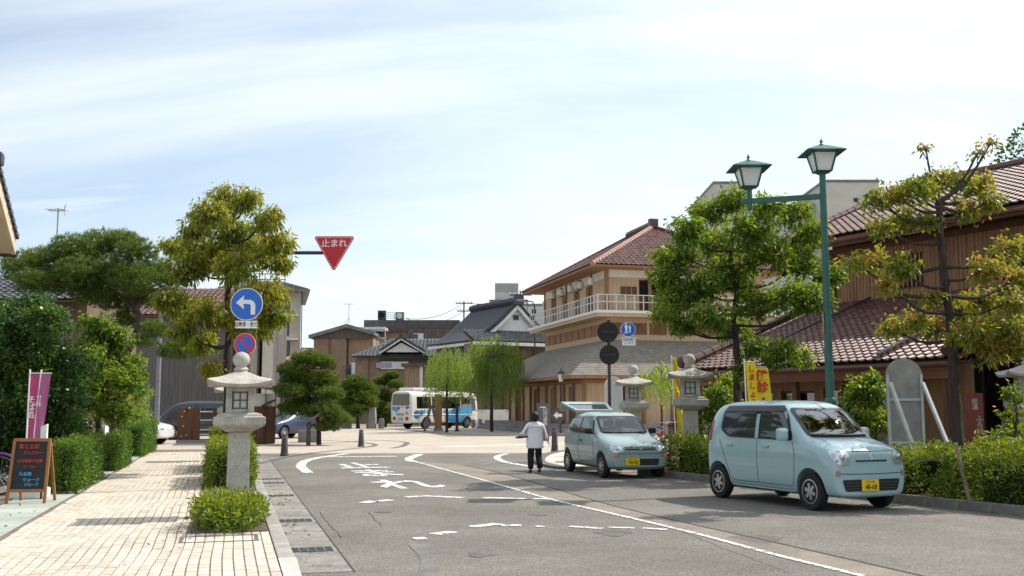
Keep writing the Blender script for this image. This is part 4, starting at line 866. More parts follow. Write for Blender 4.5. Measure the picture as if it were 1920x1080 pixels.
leaf_tree('street_tree', 'street tree with drooping olive-yellow leaves behind the stop sign pole', 425, 23.5, [(424, 800), (427, 650), (428, 560), (430, 470), (440, 400)],
    [(430, 372, 36), (462, 374, 24), (398, 400, 34), (368, 425, 28), (440, 432, 38), (345, 462, 30), (318, 462, 18), (500, 410, 28), (520, 455, 30), (480, 470, 42), (400, 475, 48), (355, 500, 36), (525, 490, 22), (440, 500, 36), (345, 575, 36), (318, 560, 26), (385, 585, 34), (500, 545, 36), (512, 590, 28), (470, 560, 36), (380, 640, 26), (345, 620, 22), (490, 610, 30), (455, 610, 26), (395, 690, 18)], olive, 1.3, (.145, .042), 1250, .75, .10)
leaf_tree('street_tree', 'round full-crowned green street tree beside the twin-headed lamp post', 1385, 23.6, [(1383, 760), (1382, 660), (1376, 600), (1380, 540), (1370, 470), (1385, 400)],
    [(1375, 372, 32), (1328, 395, 36), (1288, 430, 34), (1440, 388, 34), (1488, 398, 32), (1520, 436, 36), (1405, 432, 44), (1345, 455, 44), (1275, 478, 36), (1250, 515, 30), (1262, 565, 36), (1308, 535, 46), (1372, 510, 46), (1445, 470, 46), (1500, 492, 40), (1552, 512, 30), (1485, 552, 40), (1425, 565, 40), (1335, 590, 34), (1375, 612, 34), (1462, 658, 34), (1502, 668, 22), (1415, 652, 26), (1285, 608, 26), (1530, 560, 30), (1240, 480, 20), (1395, 690, 18), (1245, 590, 20)], green, 1.3, (.12, .046), 1150, .45, .095)
leaf_tree('street_tree', 'sparse street tree with bronze young leaves and long bare top shoots', 1793, 17.6, [(1792, 760), (1786, 660), (1778, 570), (1770, 500), (1762, 430), (1758, 380)],
    [(1735, 276, 9, .1), (1862, 262, 12, .2), (1835, 285, 8, .15), (1762, 335, 30), (1722, 350, 30), (1680, 362, 28), (1640, 370, 22), (1692, 405, 28), (1655, 425, 22), (1740, 410, 24), (1800, 340, 22), (1835, 345, 34), (1862, 372, 24), (1815, 395, 30), (1640, 488, 30), (1690, 500, 28), (1602, 490, 20), (1668, 535, 24), (1850, 500, 32), (1892, 465, 32), (1912, 515, 26), (1840, 560, 36), (1900, 560, 28), (1715, 600, 32), (1668, 612, 24), (1755, 615, 28), (1825, 620, 40), (1890, 610, 36), (1860, 655, 36), (1915, 640, 30), (1740, 560, 20), (1800, 575, 26)], amber, .95, (.11, .042), 1000, .5, .10)
leaf_tree('evergreen_tree', 'dark glossy evergreen tree behind the chalkboard', 55, 21.5, [(55, 760), (60, 690), (55, 620)], [(40, 620, 52), (92, 598, 40), (28, 680, 55), (100, 670, 55), (60, 745, 60), (125, 735, 45), (15, 590, 35), (110, 800, 45), (25, 800, 55), (70, 575, 30), (140, 690, 35), (-20, 700, 60), (75, 840, 45), (140, 790, 30), (0, 860, 50), (60, 690, 50)], gloss, .9, (.085, .048), 1700, .35, .11)
leaf_tree('garden_tree', 'lighter green leafy tree between the evergreen and the leaning pine', 190, 26.5, [(185, 780), (192, 700), (195, 640)], [(180, 610, 32), (212, 632, 36), (165, 675, 36), (232, 680, 32), (200, 715, 38), (175, 755, 36), (245, 725, 26), (225, 770, 28), (185, 650, 40), (150, 720, 30), (260, 700, 18)], green, .9, (.12, .055), 950, .45, .09)
leaf_tree('garden_shrub', 'feathery pale green shrub at the end of the clipped hedges', 245, 33, [(245, 800), (248, 760)], [(235, 760, 28), (258, 750, 24), (225, 785, 26), (262, 775, 22), (270, 735, 14)], willm, .5, (.12, .025), 900, .1, .05, 'shrub')
leaf_tree('garden_shrub', 'loose green shrub standing between the stone lantern and the street tree', 1352, 25.5, [(1352, 800), (1350, 760)], [(1345, 735, 24), (1365, 715, 20), (1335, 770, 26), (1365, 770, 28), (1350, 800, 30), (1325, 745, 14)], green, .5, (.11, .055), 800, .3, .04, 'shrub')
leaf_tree('garden_shrub', 'broad bright green shrub beside the back of the arched board', 1625, 22.5, [(1625, 790), (1622, 750)], [(1620, 720, 26), (1600, 745, 24), (1645, 740, 26), (1610, 780, 30), (1645, 790, 30), (1635, 705, 16), (1590, 800, 26)], green, .5, (.11, .055), 900, .3, .05, 'shrub')
leaf_tree('garden_shrub', 'low rounded shrub under the third stone lantern', 1900, 17.8, [(1900, 850), (1905, 800)], [(1905, 740, 22), (1895, 770, 16), (1880, 830, 34), (1915, 820, 40), (1850, 840, 28), (1910, 860, 40)], azal, .5, (.09, .045), 900, .25, .03, 'shrub')
# pines: pads of needle tufts on crooked limbs
def pine(name, label, base_px, Y, trunk_px, cl, depth, r0, tl=.13, dens=150, zbase=.02, flat=.5):
    b = at(base_px, HOR, Y); root = thing(name, label, 'tree', (b.x, Y, zbase)); O = root.location; tb_ = MB()
    tr = [Vector((b.x, Y, zbase - .05))] + [at(px, py, Y + random.uniform(-.2, .2)) for px, py in trunk_px]; TP = limb(tb_, [p - O for p in tr], r0, r0 * .45, 9, .05)
    C_, D_, N_, RN = [], [], [], []
    for c, r in px_clusters(cl, Y, depth, 1.1):
        q0 = c - O; s = min(TP[len(TP) // 4:], key=lambda p: (p - q0).length); mid = s.lerp(q0, .55) + Vector((0, 0, .08)); limb(tb_, [s, mid, q0], max(.025, r0 * .4), .012, 6)
        nt_ = int(dens * (r / .5) ** 2); tone = random.uniform(-.15, .15)
        d = unit(nt_); rad = rng.random((nt_, 1)) ** .45; T = np.array(q0) + d * rad * r * np.array([1, 1, flat])
        axis = d * .55 + np.array([0, 0, .9]); nb = 12
        for k in range(nb):
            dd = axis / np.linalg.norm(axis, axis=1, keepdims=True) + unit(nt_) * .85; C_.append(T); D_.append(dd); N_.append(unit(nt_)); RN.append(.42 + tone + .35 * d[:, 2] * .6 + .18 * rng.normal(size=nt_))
    tb_.build('trunk', bark_p, root, smooth=True, fix=False); C_ = np.concatenate(C_); n = len(C_)
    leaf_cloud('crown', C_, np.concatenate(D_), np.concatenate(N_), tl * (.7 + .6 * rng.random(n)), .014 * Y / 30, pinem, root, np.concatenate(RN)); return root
pine('pine_tree', 'wide leaning black pine spreading over the wooden house', 215, 30, [(222, 740), (240, 660), (262, 600), (235, 560), (200, 530)],
    [(40, 500, 40), (90, 490, 40), (140, 470, 42), (190, 460, 40), (232, 452, 28), (255, 475, 36), (150, 515, 44), (205, 510, 44), (100, 530, 36), (250, 525, 42), (295, 510, 34), (320, 530, 26), (215, 560, 40), (265, 560, 32), (60, 530, 32), (170, 550, 36), (300, 560, 24), (240, 600, 26), (290, 620, 24), (315, 660, 22), (350, 652, 34), (270, 640, 20)], 1.2, .16, .14, 300, flat=.68)
pine('pine_tree', 'shaped black pine with tiered pads standing alone on the paved square', 600, 43, [(597, 800), (592, 765), (588, 730), (580, 700), (575, 680)],
    [(575, 672, 26), (602, 680, 26), (548, 695, 26), (560, 715, 32), (605, 712, 30), (580, 740, 36), (542, 735, 26), (620, 740, 24), (560, 765, 30), (612, 770, 26), (632, 785, 22), (618, 800, 20), (540, 765, 18), (590, 770, 26), (645, 790, 14)], .8, .11, .16, 230, .01)
pine('pine_tree', 'rounded pine beside low stones at the rear of the square', 672, 74, [(670, 780), (668, 750)], [(668, 722, 24), (650, 735, 20), (690, 735, 20), (655, 755, 22), (685, 755, 22), (670, 745, 24), (668, 770, 18)], .9, .16, .2, 150, .01, .7)
pine('pine_tree', 'layered pine standing close behind the rear of the bus', 722, 79, [(722, 770), (724, 740)], [(735, 705, 14), (718, 715, 16), (742, 722, 14), (705, 735, 18), (728, 745, 18), (708, 765, 20), (735, 770, 18), (722, 785, 20)], .9, .16, .2, 150, .01)
# willows
def willow(name, label, base_px, Y, top_px, cl, hang, r0=.12, zbase=.01, n=66):
    b = at(base_px, HOR, Y); root = thing(name, label, 'tree', (b.x, Y, zbase)); O = root.location; tb_ = MB(); TP = limb(tb_, [Vector((0, 0, -.05))] + [at(px, py, Y) - O for px, py in top_px], r0, r0 * .5, 8)
    C_, D_, N_, RN = [], [], [], []
    for c, r in px_clusters(cl, Y, 1.5):
        q0 = c - O; limb(tb_, [TP[-1], TP[-1].lerp(q0, .5) + Vector((0, 0, .25)), q0], r0 * .4, .015, 6)
        for k in range(n):
            a = random.uniform(0, 6.28); rr = r * math.sqrt(random.random()); st = np.array(q0) + np.array([math.cos(a) * rr, math.sin(a) * rr, random.uniform(-.3, .9) * r]); L = hang * random.uniform(.45, 1.1); m = int(L / .055)
            t = np.linspace(0, 1, m)[:, None]; out = np.array([math.cos(a), math.sin(a), 0]) * .35 * r
            P = st + out * np.sqrt(t) + np.array([0, 0, -L]) * t ** 1.15 + rng.normal(size=(m, 3)) * .035; C_.append(P); dd = rng.normal(size=(m, 3)) * .35; dd[:, 2] -= 1; D_.append(dd); N_.append(unit(m)); RN.append(np.full(m, .5 + random.gauss(0, .2)) + .12 * rng.normal(size=m))
    tb_.build('trunk', bark, root, smooth=True, fix=False); C_ = np.concatenate(C_); m = len(C_)
    leaf_cloud('crown', C_, np.concatenate(D_), np.concatenate(N_), .17 * (.7 + .6 * rng.random(m)), .035, willm, root, np.concatenate(RN)); return root
willow('willow_tree', 'larger weeping willow with a slim trunk before the timber bathhouse', 922, 65, [(922, 740), (925, 700), (925, 670)], [(925, 645, 22), (900, 655, 22), (950, 650, 22), (885, 680, 22), (965, 672, 18), (925, 680, 26), (905, 690, 22), (945, 690, 22)], 2.6)
willow('willow_tree', 'paler weeping willow whose fronds hang over the bus roof', 838, 63, [(838, 740), (840, 700), (842, 680)], [(842, 665, 20), (822, 672, 18), (862, 675, 18), (815, 695, 16), (850, 695, 20), (872, 690, 14)], 2.1, .10, n=56)
willow('willow_tree', 'young willow with thin fronds between the bathhouse and the yellow banner', 1240, 40, [(1240, 740), (1240, 700)], [(1240, 690, 20), (1222, 700, 16), (1258, 700, 16), (1240, 715, 18)], 1.0, .05, n=26)
# hedges and low shrubs
def hedge(name, label, corners, z0, z1, mat, n, leaf=(.05, .028), cat='hedge', lump=.06, group=None, parent=None):
    c = [Vector((p[0], p[1], 0)) for p in corners]; ctr = sum(c, Vector()) / len(c); root = thing(name, label, cat, (ctr.x, ctr.y, z0), group=group); O = root.location
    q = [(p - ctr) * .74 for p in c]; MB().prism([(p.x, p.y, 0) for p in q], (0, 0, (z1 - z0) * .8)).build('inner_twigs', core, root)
    per = [(c[i] - ctr, c[(i + 1) % len(c)] - ctr) for i in range(len(c))]; ls = [(b - a).length for a, b in per]; H = z1 - z0
    area_t = (c[0] - c[1]).length * (c[1] - c[2]).length; As = [l * H for l in ls] + [area_t]; tot = sum(As); C_, N_ = [], []
    for i, A_ in enumerate(As):
        m = int(n * A_ / tot)
        if i < len(per):
            a, b = per[i]; t = rng.random((m, 1)); P = np.array(a) * (1 - t) + np.array(b) * t; P[:, 2] = rng.random(m) * H; d = (b - a).normalized(); nn = np.array([d.y, -d.x, 0]); nn = nn if np.dot(nn, np.array((a + b) / 2)) > 0 else -nn
        else:
            s, t = rng.random((m, 1)), rng.random((m, 1)); a0, a1, a2 = [np.array(k - ctr) for k in c[:3]]; P = a0 + (a1 - a0) * s + (a2 - a1) * t; P[:, 2] = H; nn = np.array([0, 0, 1.])
        w_ = np.sin(P[:, 0] * 5.1 + P[:, 1] * 3.3) * np.sin(P[:, 2] * 4.7 + P[:, 0] * 2.9 + P[:, 1] * 4.1); P = P + nn * (w_[:, None] * lump + rng.normal(size=(m, 1)) * .04 - .10 * rng.random((m, 1)) ** 2); C_.append(P); N_.append(np.tile(nn, (m, 1)))
    C_ = np.concatenate(C_); N_ = np.concatenate(N_); m = len(C_); D_ = unit(m) + N_ * .55; D_[:, 2] += .25
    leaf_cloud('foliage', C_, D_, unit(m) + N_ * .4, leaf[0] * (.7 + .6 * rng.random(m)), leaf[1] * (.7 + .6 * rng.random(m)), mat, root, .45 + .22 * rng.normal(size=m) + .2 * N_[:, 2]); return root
def shrub(name, label, ctr, rx, ry, h, mat, n, leaf=(.06, .024), ang=0, cat='shrub', lobes=7, group=None):
    root = thing(name, label, cat, ctr, ang, group); C_, N_ = [], []; tw = MB()
    for k in range(lobes):
        a = 6.28 * k / lobes + random.uniform(-.3, .3); f = .0 if k == 0 else .62; c = np.array([math.cos(a) * rx * f, math.sin(a) * ry * f, h * random.uniform(.42, .62)]); r = np.array([rx * .55, ry * .55, h * .46]); m = n // lobes; d = unit(m); C_.append(c + d * r * (.55 + .5 * rng.random((m, 1)))); N_.append(d)
        for j in range(5): tw.tube([(c[0] * .3, c[1] * .3, 0), (c[0] + random.gauss(0, rx * .2), c[1] + random.gauss(0, ry * .2), c[2] + h * .2)], [.012, .004], 4)
    tw.build('twigs', bark, root, fix=False); C_ = np.concatenate(C_); N_ = np.concatenate(N_); C_[:, 2] = np.maximum(C_[:, 2], .02); m = len(C_); D_ = N_ * .7 + unit(m) * .8; D_[:, 2] += .35
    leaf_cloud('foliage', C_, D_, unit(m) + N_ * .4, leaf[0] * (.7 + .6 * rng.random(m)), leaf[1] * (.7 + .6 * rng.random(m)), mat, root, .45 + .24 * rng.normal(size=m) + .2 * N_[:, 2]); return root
def pq(s0, s1, t0, t1): return [pv(s0, t0), pv(s1, t0), pv(s1, t1), pv(s0, t1)]
p = pv(3.05, .46); shrub('azalea_bush', 'loose azalea bush growing round the foot of the stone lantern on the pavement', (p.x, p.y, PZ), 0.92, .43, .44, azal, 4600, (.07, .026), math.atan2(D.y, D.x), lobes=11)
hedge('clipped_shrub', 'clipped bright green shrub in the pavement bed just behind the stone lantern', pq(9.2, 12.6, .06, .84), PZ, PZ + .78, azal, 17000)
hedge('clipped_shrub', 'taller clipped shrub in the pavement bed by the street tree trunk', pq(13.6, 17.5, .06, .84), PZ, PZ + .98, azal, 17000)
gL = lambda px, py: G(px, py, PZ)
def quad_px(a, b, depth): # front edge between two ground pixels, running back along the street
    A_, B_ = gL(*a), gL(*b); return [A_, B_, B_ + D * depth, A_ + D * depth]
hedge('clipped_hedge', 'low clipped hedge running back from the chalkboard', quad_px((92, 926), (138, 926), 4.2), PZ, PZ + .86, hedgem, 24000)
hedge('clipped_hedge', 'small shaded hedge carrying the white box sign', quad_px((185, 884), (216, 884), 3.6), PZ, PZ + .78, hedgem, 22000)
hedge('clipped_hedge', 'square-cut hedge block at the far end of the garden', quad_px((213, 857), (268, 857), 5.5), PZ, PZ + .98, hedgem, 22000)
hb0 = K1 - KD * .6 + KN * .24
def hq(s0, s1, w0=.0, w1=1.15): return [hb0 + KD * s0 + KN * w0, hb0 + KD * s1 + KN * w0, hb0 + KD * s1 + KN * w1, hb0 + KD * s0 + KN * w1]
hedge('azalea_hedge', 'sunlit azalea hedge along the kerb between the two parked cars', hq(.1, 3.6), .10, .78, azal, 21000, (.065, .026), lump=.15)
hedge('azalea_hedge', 'azalea hedge along the kerb behind the pale blue boxy car', hq(3.8, 8.0), .10, .80, azal, 14000, (.065, .026), lump=.15)
hedge('azalea_hedge', 'ragged azalea hedge propped by leaning stakes round the bronze-leaved tree', hq(8.1, 13.6), .10, .84, azal, 28000, (.07, .028), lump=.19)
hc = MB()
# grass tufts and litter of leaves in the beds
m = 2600; a0, a1 = np.array(hb0), np.array(hb0 + KD * 14); P = a0 + (a1 - a0) * rng.random((m, 1)) + np.array(KN) * (1.1 + 1.3 * rng.random((m, 1))); P[:, 2] = .10; dd = rng.normal(size=(m, 3)) * .4; dd[:, 2] = 1
leaf_cloud('ground_cover', P, dd, unit(m), .16 * (.5 + rng.random(m)), .02, hedgem, None, kind='stuff')
# treetops on the hill
C_, N_ = [], []
for k in range(34):
    x = 128 + k * 3.4; c = np.array([x, 255 + random.uniform(-6, 6), 62 + 4 * math.sin(k * .9) + random.uniform(-2, 2)]); m = 260; d = unit(m); C_.append(c + d * np.array([5, 5, 6.5]) * (.6 + .4 * rng.random((m, 1)))); N_.append(d)
C_ = np.concatenate(C_); N_ = np.concatenate(N_); keep = C_[:, 0] > 0
leaf_cloud('hill_woodland', C_, N_ + unit(len(C_)) * .7, unit(len(C_)), 1.1, .8, gloss, None, kind='stuff')
# ================================================================ stone lanterns
granite = M('granite', (.43, .40, .35), .85, .22, 7, .35, 90); speckle(granite, .22, 340); mortar = M('lantern_window_frame', (.12, .10, .085), .8, .2, 5); paperw = M('lantern_window_pane', (.55, .55, .52), .6, .1, 4)
def stone_lantern(label, px, Y, s=1.0, z=PZ, rz=0):
    b = at(px, HOR, Y); r = thing('stone_lantern', label, 'lantern', (b.x, Y, z), rz, None); r.scale = (s, s, s)
    MB().lathe([(.168, 0), (.155, 1.22), (.15, 1.235)], 4, sq=True).build('pillar', granite, r, bevel=.012)
    MB().lathe([(.19, 1.24), (.36, 1.33), (.375, 1.36), (.375, 1.455), (.33, 1.47), (.32, 1.50), (.24, 1.52)], 4, sq=True).build('middle_platform', granite, r, bevel=.008)
    fb = MB(); w_ = .205
    for x in (-1, 1):
        for y in (-1, 1): fb.box(*sorted((x * w_, x * .115)), *sorted((y * w_, y * .115)), 1.521, 1.90)
    fb.box(-.114, .114, -.19, .19, 1.521, 1.575); fb.box(-.114, .114, -.19, .19, 1.835, 1.90); fb.box(-.19, .19, -.1135, .1135, 1.522, 1.574); fb.box(-.19, .19, -.1135, .1135, 1.836, 1.899)
    lb = fb.build('light_box', granite, r)
    for k in range(4):
        M4 = Matrix.Rotation(k * math.pi / 2, 4, 'Z'); mb = MB()
        for q in ((-.112, -.09), (.09, .112), (-.009, .009)): mb.box(q[0], q[1], -.172, -.150, 1.576, 1.834)
        mb.box(-.0895, .0895, -.171, -.151, 1.577, 1.597); mb.box(-.0895, .0895, -.171, -.151, 1.813, 1.833); mb.box(-.0895, .0895, -.1705, -.1515, 1.697, 1.713); mb.v = [tuple(M4 @ Vector(v)) for v in mb.v]
        wd = mb.build('window', mortar, lb); mb = MB().poly([(-.11, -.155, 1.577), (.11, -.155, 1.577), (.11, -.155, 1.833), (-.11, -.155, 1.833)]); mb.v = [tuple(M4 @ Vector(v)) for v in mb.v]; mb.build('pane', paperw, wd, fix=False)
    # roof: square, sweeping, corners lifted
    n = 17; mb = MB(); g = [[None] * n for _ in range(n)]; vs = []
    def rf(x, y):
        d = max(abs(x), abs(y)); e = min(abs(x), abs(y)) / max(d, 1e-6); return 1.965 + .215 * (1 - d) ** .75 * (1 - .30 * d) + .075 * d ** 3 * e ** 3 - .02 * d
    W_ = .475
    for i in range(n):
        for j in range(n): x, y = -1 + 2 * i / (n - 1), -1 + 2 * j / (n - 1); vs.append((x * W_, y * W_, rf(x, y)))
    fs = [[i * n + j, (i + 1) * n + j, (i + 1) * n + j + 1, i * n + j + 1] for i in range(n - 1) for j in range(n - 1)]
    bo = len(vs)
    for i in range(n):
        for j in range(n): x, y = -1 + 2 * i / (n - 1), -1 + 2 * j / (n - 1); d = max(abs(x), abs(y)); vs.append((x * W_ * .975, y * W_ * .975, 1.90 + .0 + (.075 * d ** 3 * (min(abs(x), abs(y)) / max(d, 1e-6)) ** 3)))
    fs += [[bo + k for k in f][::-1] for f in fs]
    rim = [i * n for i in range(n)] + [(n - 1) * n + j for j in range(1, n)] + [i * n + n - 1 for i in range(n - 2, -1, -1)] + [j for j in range(n - 2, 0, -1)]
    fs += [[rim[k], rim[(k + 1) % len(rim)], bo + rim[(k + 1) % len(rim)], bo + rim[k]] for k in range(len(rim))]
    mb.add(vs, fs).build('lantern_roof', granite, r, smooth=True)
    MB().lathe([(.10, 2.14), (.115, 2.17), (.085, 2.20), (.075, 2.215)], 16).build('finial_neck', granite, r, smooth=True)
    MB().lathe([(.07, 2.21), (.115, 2.25), (.132, 2.31), (.118, 2.37), (.07, 2.415), (.01, 2.435)], 18).build('finial', granite, r, smooth=True); return r
sl = stone_lantern('tall granite lantern rising from an azalea bush at the edge of the pavement', 450, 14.5, .925, rz=.255)
stone_lantern('stone lantern half hidden behind the nearer lantern and its clipped shrubs', 433, 29, .98, rz=.27)
stone_lantern('stone lantern standing in the hedge beside the yellow banner', 1294, 25, 1.13, .10, -.12)
stone_lantern('stone lantern beside the pole with the two round black signs', 1188, 30, 1.13, .03, -.08)
stone_lantern('stone lantern among bushes before the dark porch of the wooden building', 1931, 21.5, 1.1, .10, -.2)
# ================================================================ traffic signs
pole_dk = M('brown_pole_paint', (.055, .045, .042), .5, .2, 6, spec=.4); sblue = M('sign_blue', (.012, .13, .56), .35, .05, 3, spec=.5); sred = M('sign_red', (.62, .015, .03), .35, .05, 3, spec=.5); swhite = M('sign_white', (.80, .80, .79), .4, .04, 3, spec=.5); sblack = M('print_black', (.02, .02, .02), .5, .1, 5)
def disc(mbr, r, y, t=.004, seg=40, c=(0, 0, 0)): return mbr.lathe([(r, y), (r, y + t)], seg, c, 'y')
def flat(pts, y, t=.003): return MB().prism([(p[0], y, p[1]) for p in pts], (0, t, 0))
SY = 25.4; b = at(437, HOR, SY); st_ = thing('stop_sign_pole', 'red triangular stop sign on a long arm reaching out of the street tree', 'traffic sign', (b.x, SY, PZ)); L = st_.location
zz = lambda py: at(0, py, SY).z - PZ; xx = lambda px: at(px, HOR, SY).x - L.x
MB().tube([(0, 0, 0), (0, 0, zz(462))], .055, 12).build('pole', pole_dk, st_, True); MB().tube([(0, 0, zz(474)), (xx(600), 0, zz(474))], .045, 10).build('arm', pole_dk, st_, True)
def rtri(s, r, n=6):
    P = [(-s / 2, s * .289), (0, -s * .577), (s / 2, s * .289)]; out = []
    for k in range(3):
        p = Vector(P[k]); c = p * (1 - 2 * r / (p.length)); a0 = math.atan2(p.y, p.x)
        for i in range(n + 1): a = a0 + (i / n - .5) * 2 * math.pi / 3; out.append((c.x + r * math.cos(a), c.y + r * math.sin(a)))
    return out
cx, cz = xx(621.5), zz(466); S_ = (659 - 584) * mpp(SY) * 1.06
def tri(s, r, y, t): return flat([(cx + p[0], cz + p[1]) for p in rtri(s, r)], y, t)
ts = tri(S_, .05, -.062, .012).build('stop_sign', sred, st_); tri(S_ * .925, .04, -.0655, .003).build('white_border', swhite, ts); tri(S_ * .885, .035, -.069, .003).build('red_field', sred, ts)
text('lettering', '止まれ', .215, swhite, ts, (cx, -.0715, cz + .11), bold=.004)
SY = 19.5; b = at(459, HOR, SY); sp = thing('sign_pole', 'dark pole with a blue left-turn arrow disc above a no-parking disc', 'traffic sign', (b.x, SY, PZ)); L = sp.location
MB().tube([(0, 0, 0), (0, 0, zz(548))], .04, 12).build('pole', pole_dk, sp, True)
c_ = (xx(458.5), -.06, zz(571)); rr = 30.5 * mpp(SY); ar = disc(MB(), rr, -.01, .01, 44, c_).build('arrow_sign', swhite, sp); disc(MB(), rr * .955, -.0135, .003, 44, c_).build('blue_field', sblue, ar)
A_ = [(-.20, .03), (-.045, .17), (-.06, .085)] + [(.045 + .125 * math.sin(t), -.035 + .12 * math.cos(t)) for t in np.linspace(-.2, 1.57, 8)] + [(.17, -.20), (.085, -.20)] + [(.035 + .05 * math.sin(t), -.045 + .05 * math.cos(t)) for t in np.linspace(1.57, -.1, 6)] + [(-.06, .005), (-.045, -.10)]
flat([(c_[0] + p[0] * rr / .31, c_[2] + p[1] * rr / .31) for p in A_], -.077, .003).build('arrow', M('arrow_white', (.78, .77, .74), .4, .04, 3), ar)
pl_ = MB().box(xx(438), xx(479.5), -.062, -.05, zz(616), zz(602)).build('supplementary_plate', swhite, sp, bevel=.003); text('lettering', '自動車・原付', .105, sblack, pl_, (xx(458.7), -.0645, zz(609.3)), scale=(.68, 1, 1), bold=.001)
c_ = (xx(457.5), -.06, zz(646)); rr = 20.5 * mpp(SY); ns_ = disc(MB(), rr, -.01, .01, 40, c_).build('no_parking_sign', swhite, sp); disc(MB(), rr * .97, -.013, .003, 40, c_).build('red_ring', sred, ns_); disc(MB(), rr * .74, -.016, .003, 40, c_).build('blue_field', sblue, ns_)
MB().cbox((c_[0], -.078, c_[2]), (rr * 1.55, .003, rr * .2), Matrix.Rotation(R(45), 4, 'Y')).build('red_slash', sred, ns_)
# pole with two black disc backs, a small blue sign and a plate
SY = 31; b = at(1143, HOR, SY); bp_ = thing('sign_pole', 'dark pole carrying two round sign backs and a small blue pedestrian sign', 'traffic sign', (b.x, SY, .02)); L = bp_.location
zz = lambda py: at(0, py, SY).z - .02; xx = lambda px: at(px, HOR, SY).x - L.x
MB().tube([(0, 0, 0), (0, 0, zz(600))], .05, 12).build('pole', pole_dk, bp_, True); blk = M('sign_back', (.022, .018, .018), .55, .3, 6)
for px, py, r in ((1140.5, 623, 19.5), (1143, 665.5, 18.5)):
    q = disc(MB(), r * mpp(SY), -.075, .02, 40, (xx(px), 0, zz(py))).build('round_sign_back', blk, bp_); MB().box(xx(px) - .2, xx(px) + .2, -.095, -.0755, zz(py) - .02, zz(py) + .02).build('bracket', pole_dk, q)
MB().tube([(0, 0, zz(617)), (xx(1170), 0, zz(617))], .025, 8).build('arm', pole_dk, bp_)
c_ = (xx(1179), 0, zz(618)); rr = 14 * mpp(SY); q = disc(MB(), rr, -.07, .012, 36, c_).build('pedestrian_sign', swhite, bp_); disc(MB(), rr * .93, -.073, .003, 36, c_).build('blue_field', sblue, q)
def figure(x, z, s): return [(x - .02 * s, z), (x - .05 * s, z + .1 * s), (x - .02 * s, z + .14 * s), (x + .02 * s, z + .14 * s), (x + .05 * s, z + .1 * s), (x + .03 * s, z), (x + .05 * s, z - .12 * s), (x + .02 * s, z - .12 * s), (x, z - .03 * s), (x - .03 * s, z - .12 * s), (x - .055 * s, z - .12 * s)]
for dx, s in ((-.06, 1.0), (.05, .75)):
    flat([(c_[0] + p[0], c_[2] + p[1]) for p in figure(dx, -.01, s)], -.076, .003).build('figure', swhite, q); disc(MB(), .028 * s, -.076, .003, 14, (c_[0] + dx, 0, c_[2] + .16 * s)).build('figure_head', swhite, q)
pl_ = MB().box(xx(1167.5), xx(1193), -.07, -.058, zz(648), zz(632.5)).build('supplementary_plate', swhite, bp_); text('lettering', '自転車通行\nここまで', .10, sblack, pl_, (xx(1180), -.0725, zz(640.2)), scale=(.72, 1, 1))
# one-way arrow disc on its own post, dark bordered
SY = 55; b = at(1051, HOR, SY); ow = thing('arrow_sign', 'brown disc with a white arrow pointing left on a short post', 'sign', (b.x, SY, .01)); L = ow.location; zz = lambda py: at(0, py, SY).z; xx = lambda px: at(px, HOR, SY).x - L.x
MB().tube([(0, 0, 0), (0, 0, zz(768))], .06, 8).build('post', pole_dk, ow); disc(MB(), 13.5 * mpp(SY), -.10, .03, 32, (xx(1046), 0, zz(779))).build('disc', M('brown_disc', (.09, .07, .065), .5, .2, 5), ow)
k = mpp(SY); flat([(xx(1046) + x * k, zz(779) + z * k) for x, z in ((-8.5, 0), (-1, 7), (-1, 2.8), (7.5, 2.8), (7.5, -2.8), (-1, -2.8), (-1, -7))], -.106, .004).build('arrow', swhite, ow)
# ================================================================ lamps and poles
lampg = M('lamp_green_paint', (.025, .105, .085), .42, .18, 5, spec=.5); milk = M('milk_glass', (.72, .73, .70), .25, .06, 3, spec=.5)
LY = 20.0; b = at(1557, HOR, LY); lp = thing('street_lamp', 'tall green street lamp with two square lantern heads', 'street lamp', (b.x, LY, .1)); L = lp.location; zt = at(0, 325, LY).z - .1
MB().tube([(0, 0, 0), (0, 0, 1.55)], .105, 16).build('pole_base', lampg, lp, True); MB().lathe([(.12, 1.55), (.125, 1.60), (.085, 1.66)], 16).build('collar', lampg, lp, True); MB().tube([(0, 0, 1.6), (0, 0, zt)], [.082, .062], 14).build('pole', lampg, lp, True)
def lamp_head(root, c, s=1.0):
    c = Vector(c); h = MB().lathe([(.07, 0), (.10, .03), (.17, .05)], 4, c, sq=True).build('lamp_base', lampg, root)
    MB().lathe([(.135, .055), (.22, .40)], 4, c, sq=True).build('lamp_glass', milk, root)
    for x in (-1, 1):
        for y in (-1, 1): MB().bar(c + Vector((x * .14, y * .14, .05)), c + Vector((x * .226, y * .226, .41)), .03, .03).build('frame_bar', lampg, root)
    MB().lathe([(.375, .41), (.385, .425), (.30, .47), (.08, .575), (.05, .58)], 4, c, sq=True).build('lamp_roof', lampg, root)
    MB().lathe([(.03, .57), (.045, .60), (.02, .63), (.035, .66), (.008, .72)], 10, c).build('lamp_finial', lampg, root, True)
lamp_head(lp, (0, 0, zt - .02)); az = at(0, 368, LY).z - .1; armd = Vector((-.97, .22, 0)); Lm = 1.42
MB().bar((0, 0, az), armd * Lm * 1.12 + Vector((0, 0, az - .04)), .07, .10).build('arm', lampg, lp); MB().tube([armd * Lm + Vector((0, 0, az - .2)), armd * Lm + Vector((0, 0, az + .22))], .055, 10).build('arm_post', lampg, lp, True); lamp_head(lp, armd * Lm + Vector((0, 0, az + .2)))
MB().box(-.09, -.08, -.05, .05, 2.9, 3.3).build('number_plate', M('old_sticker', (.30, .25, .12), .7, .2, 8), lp)
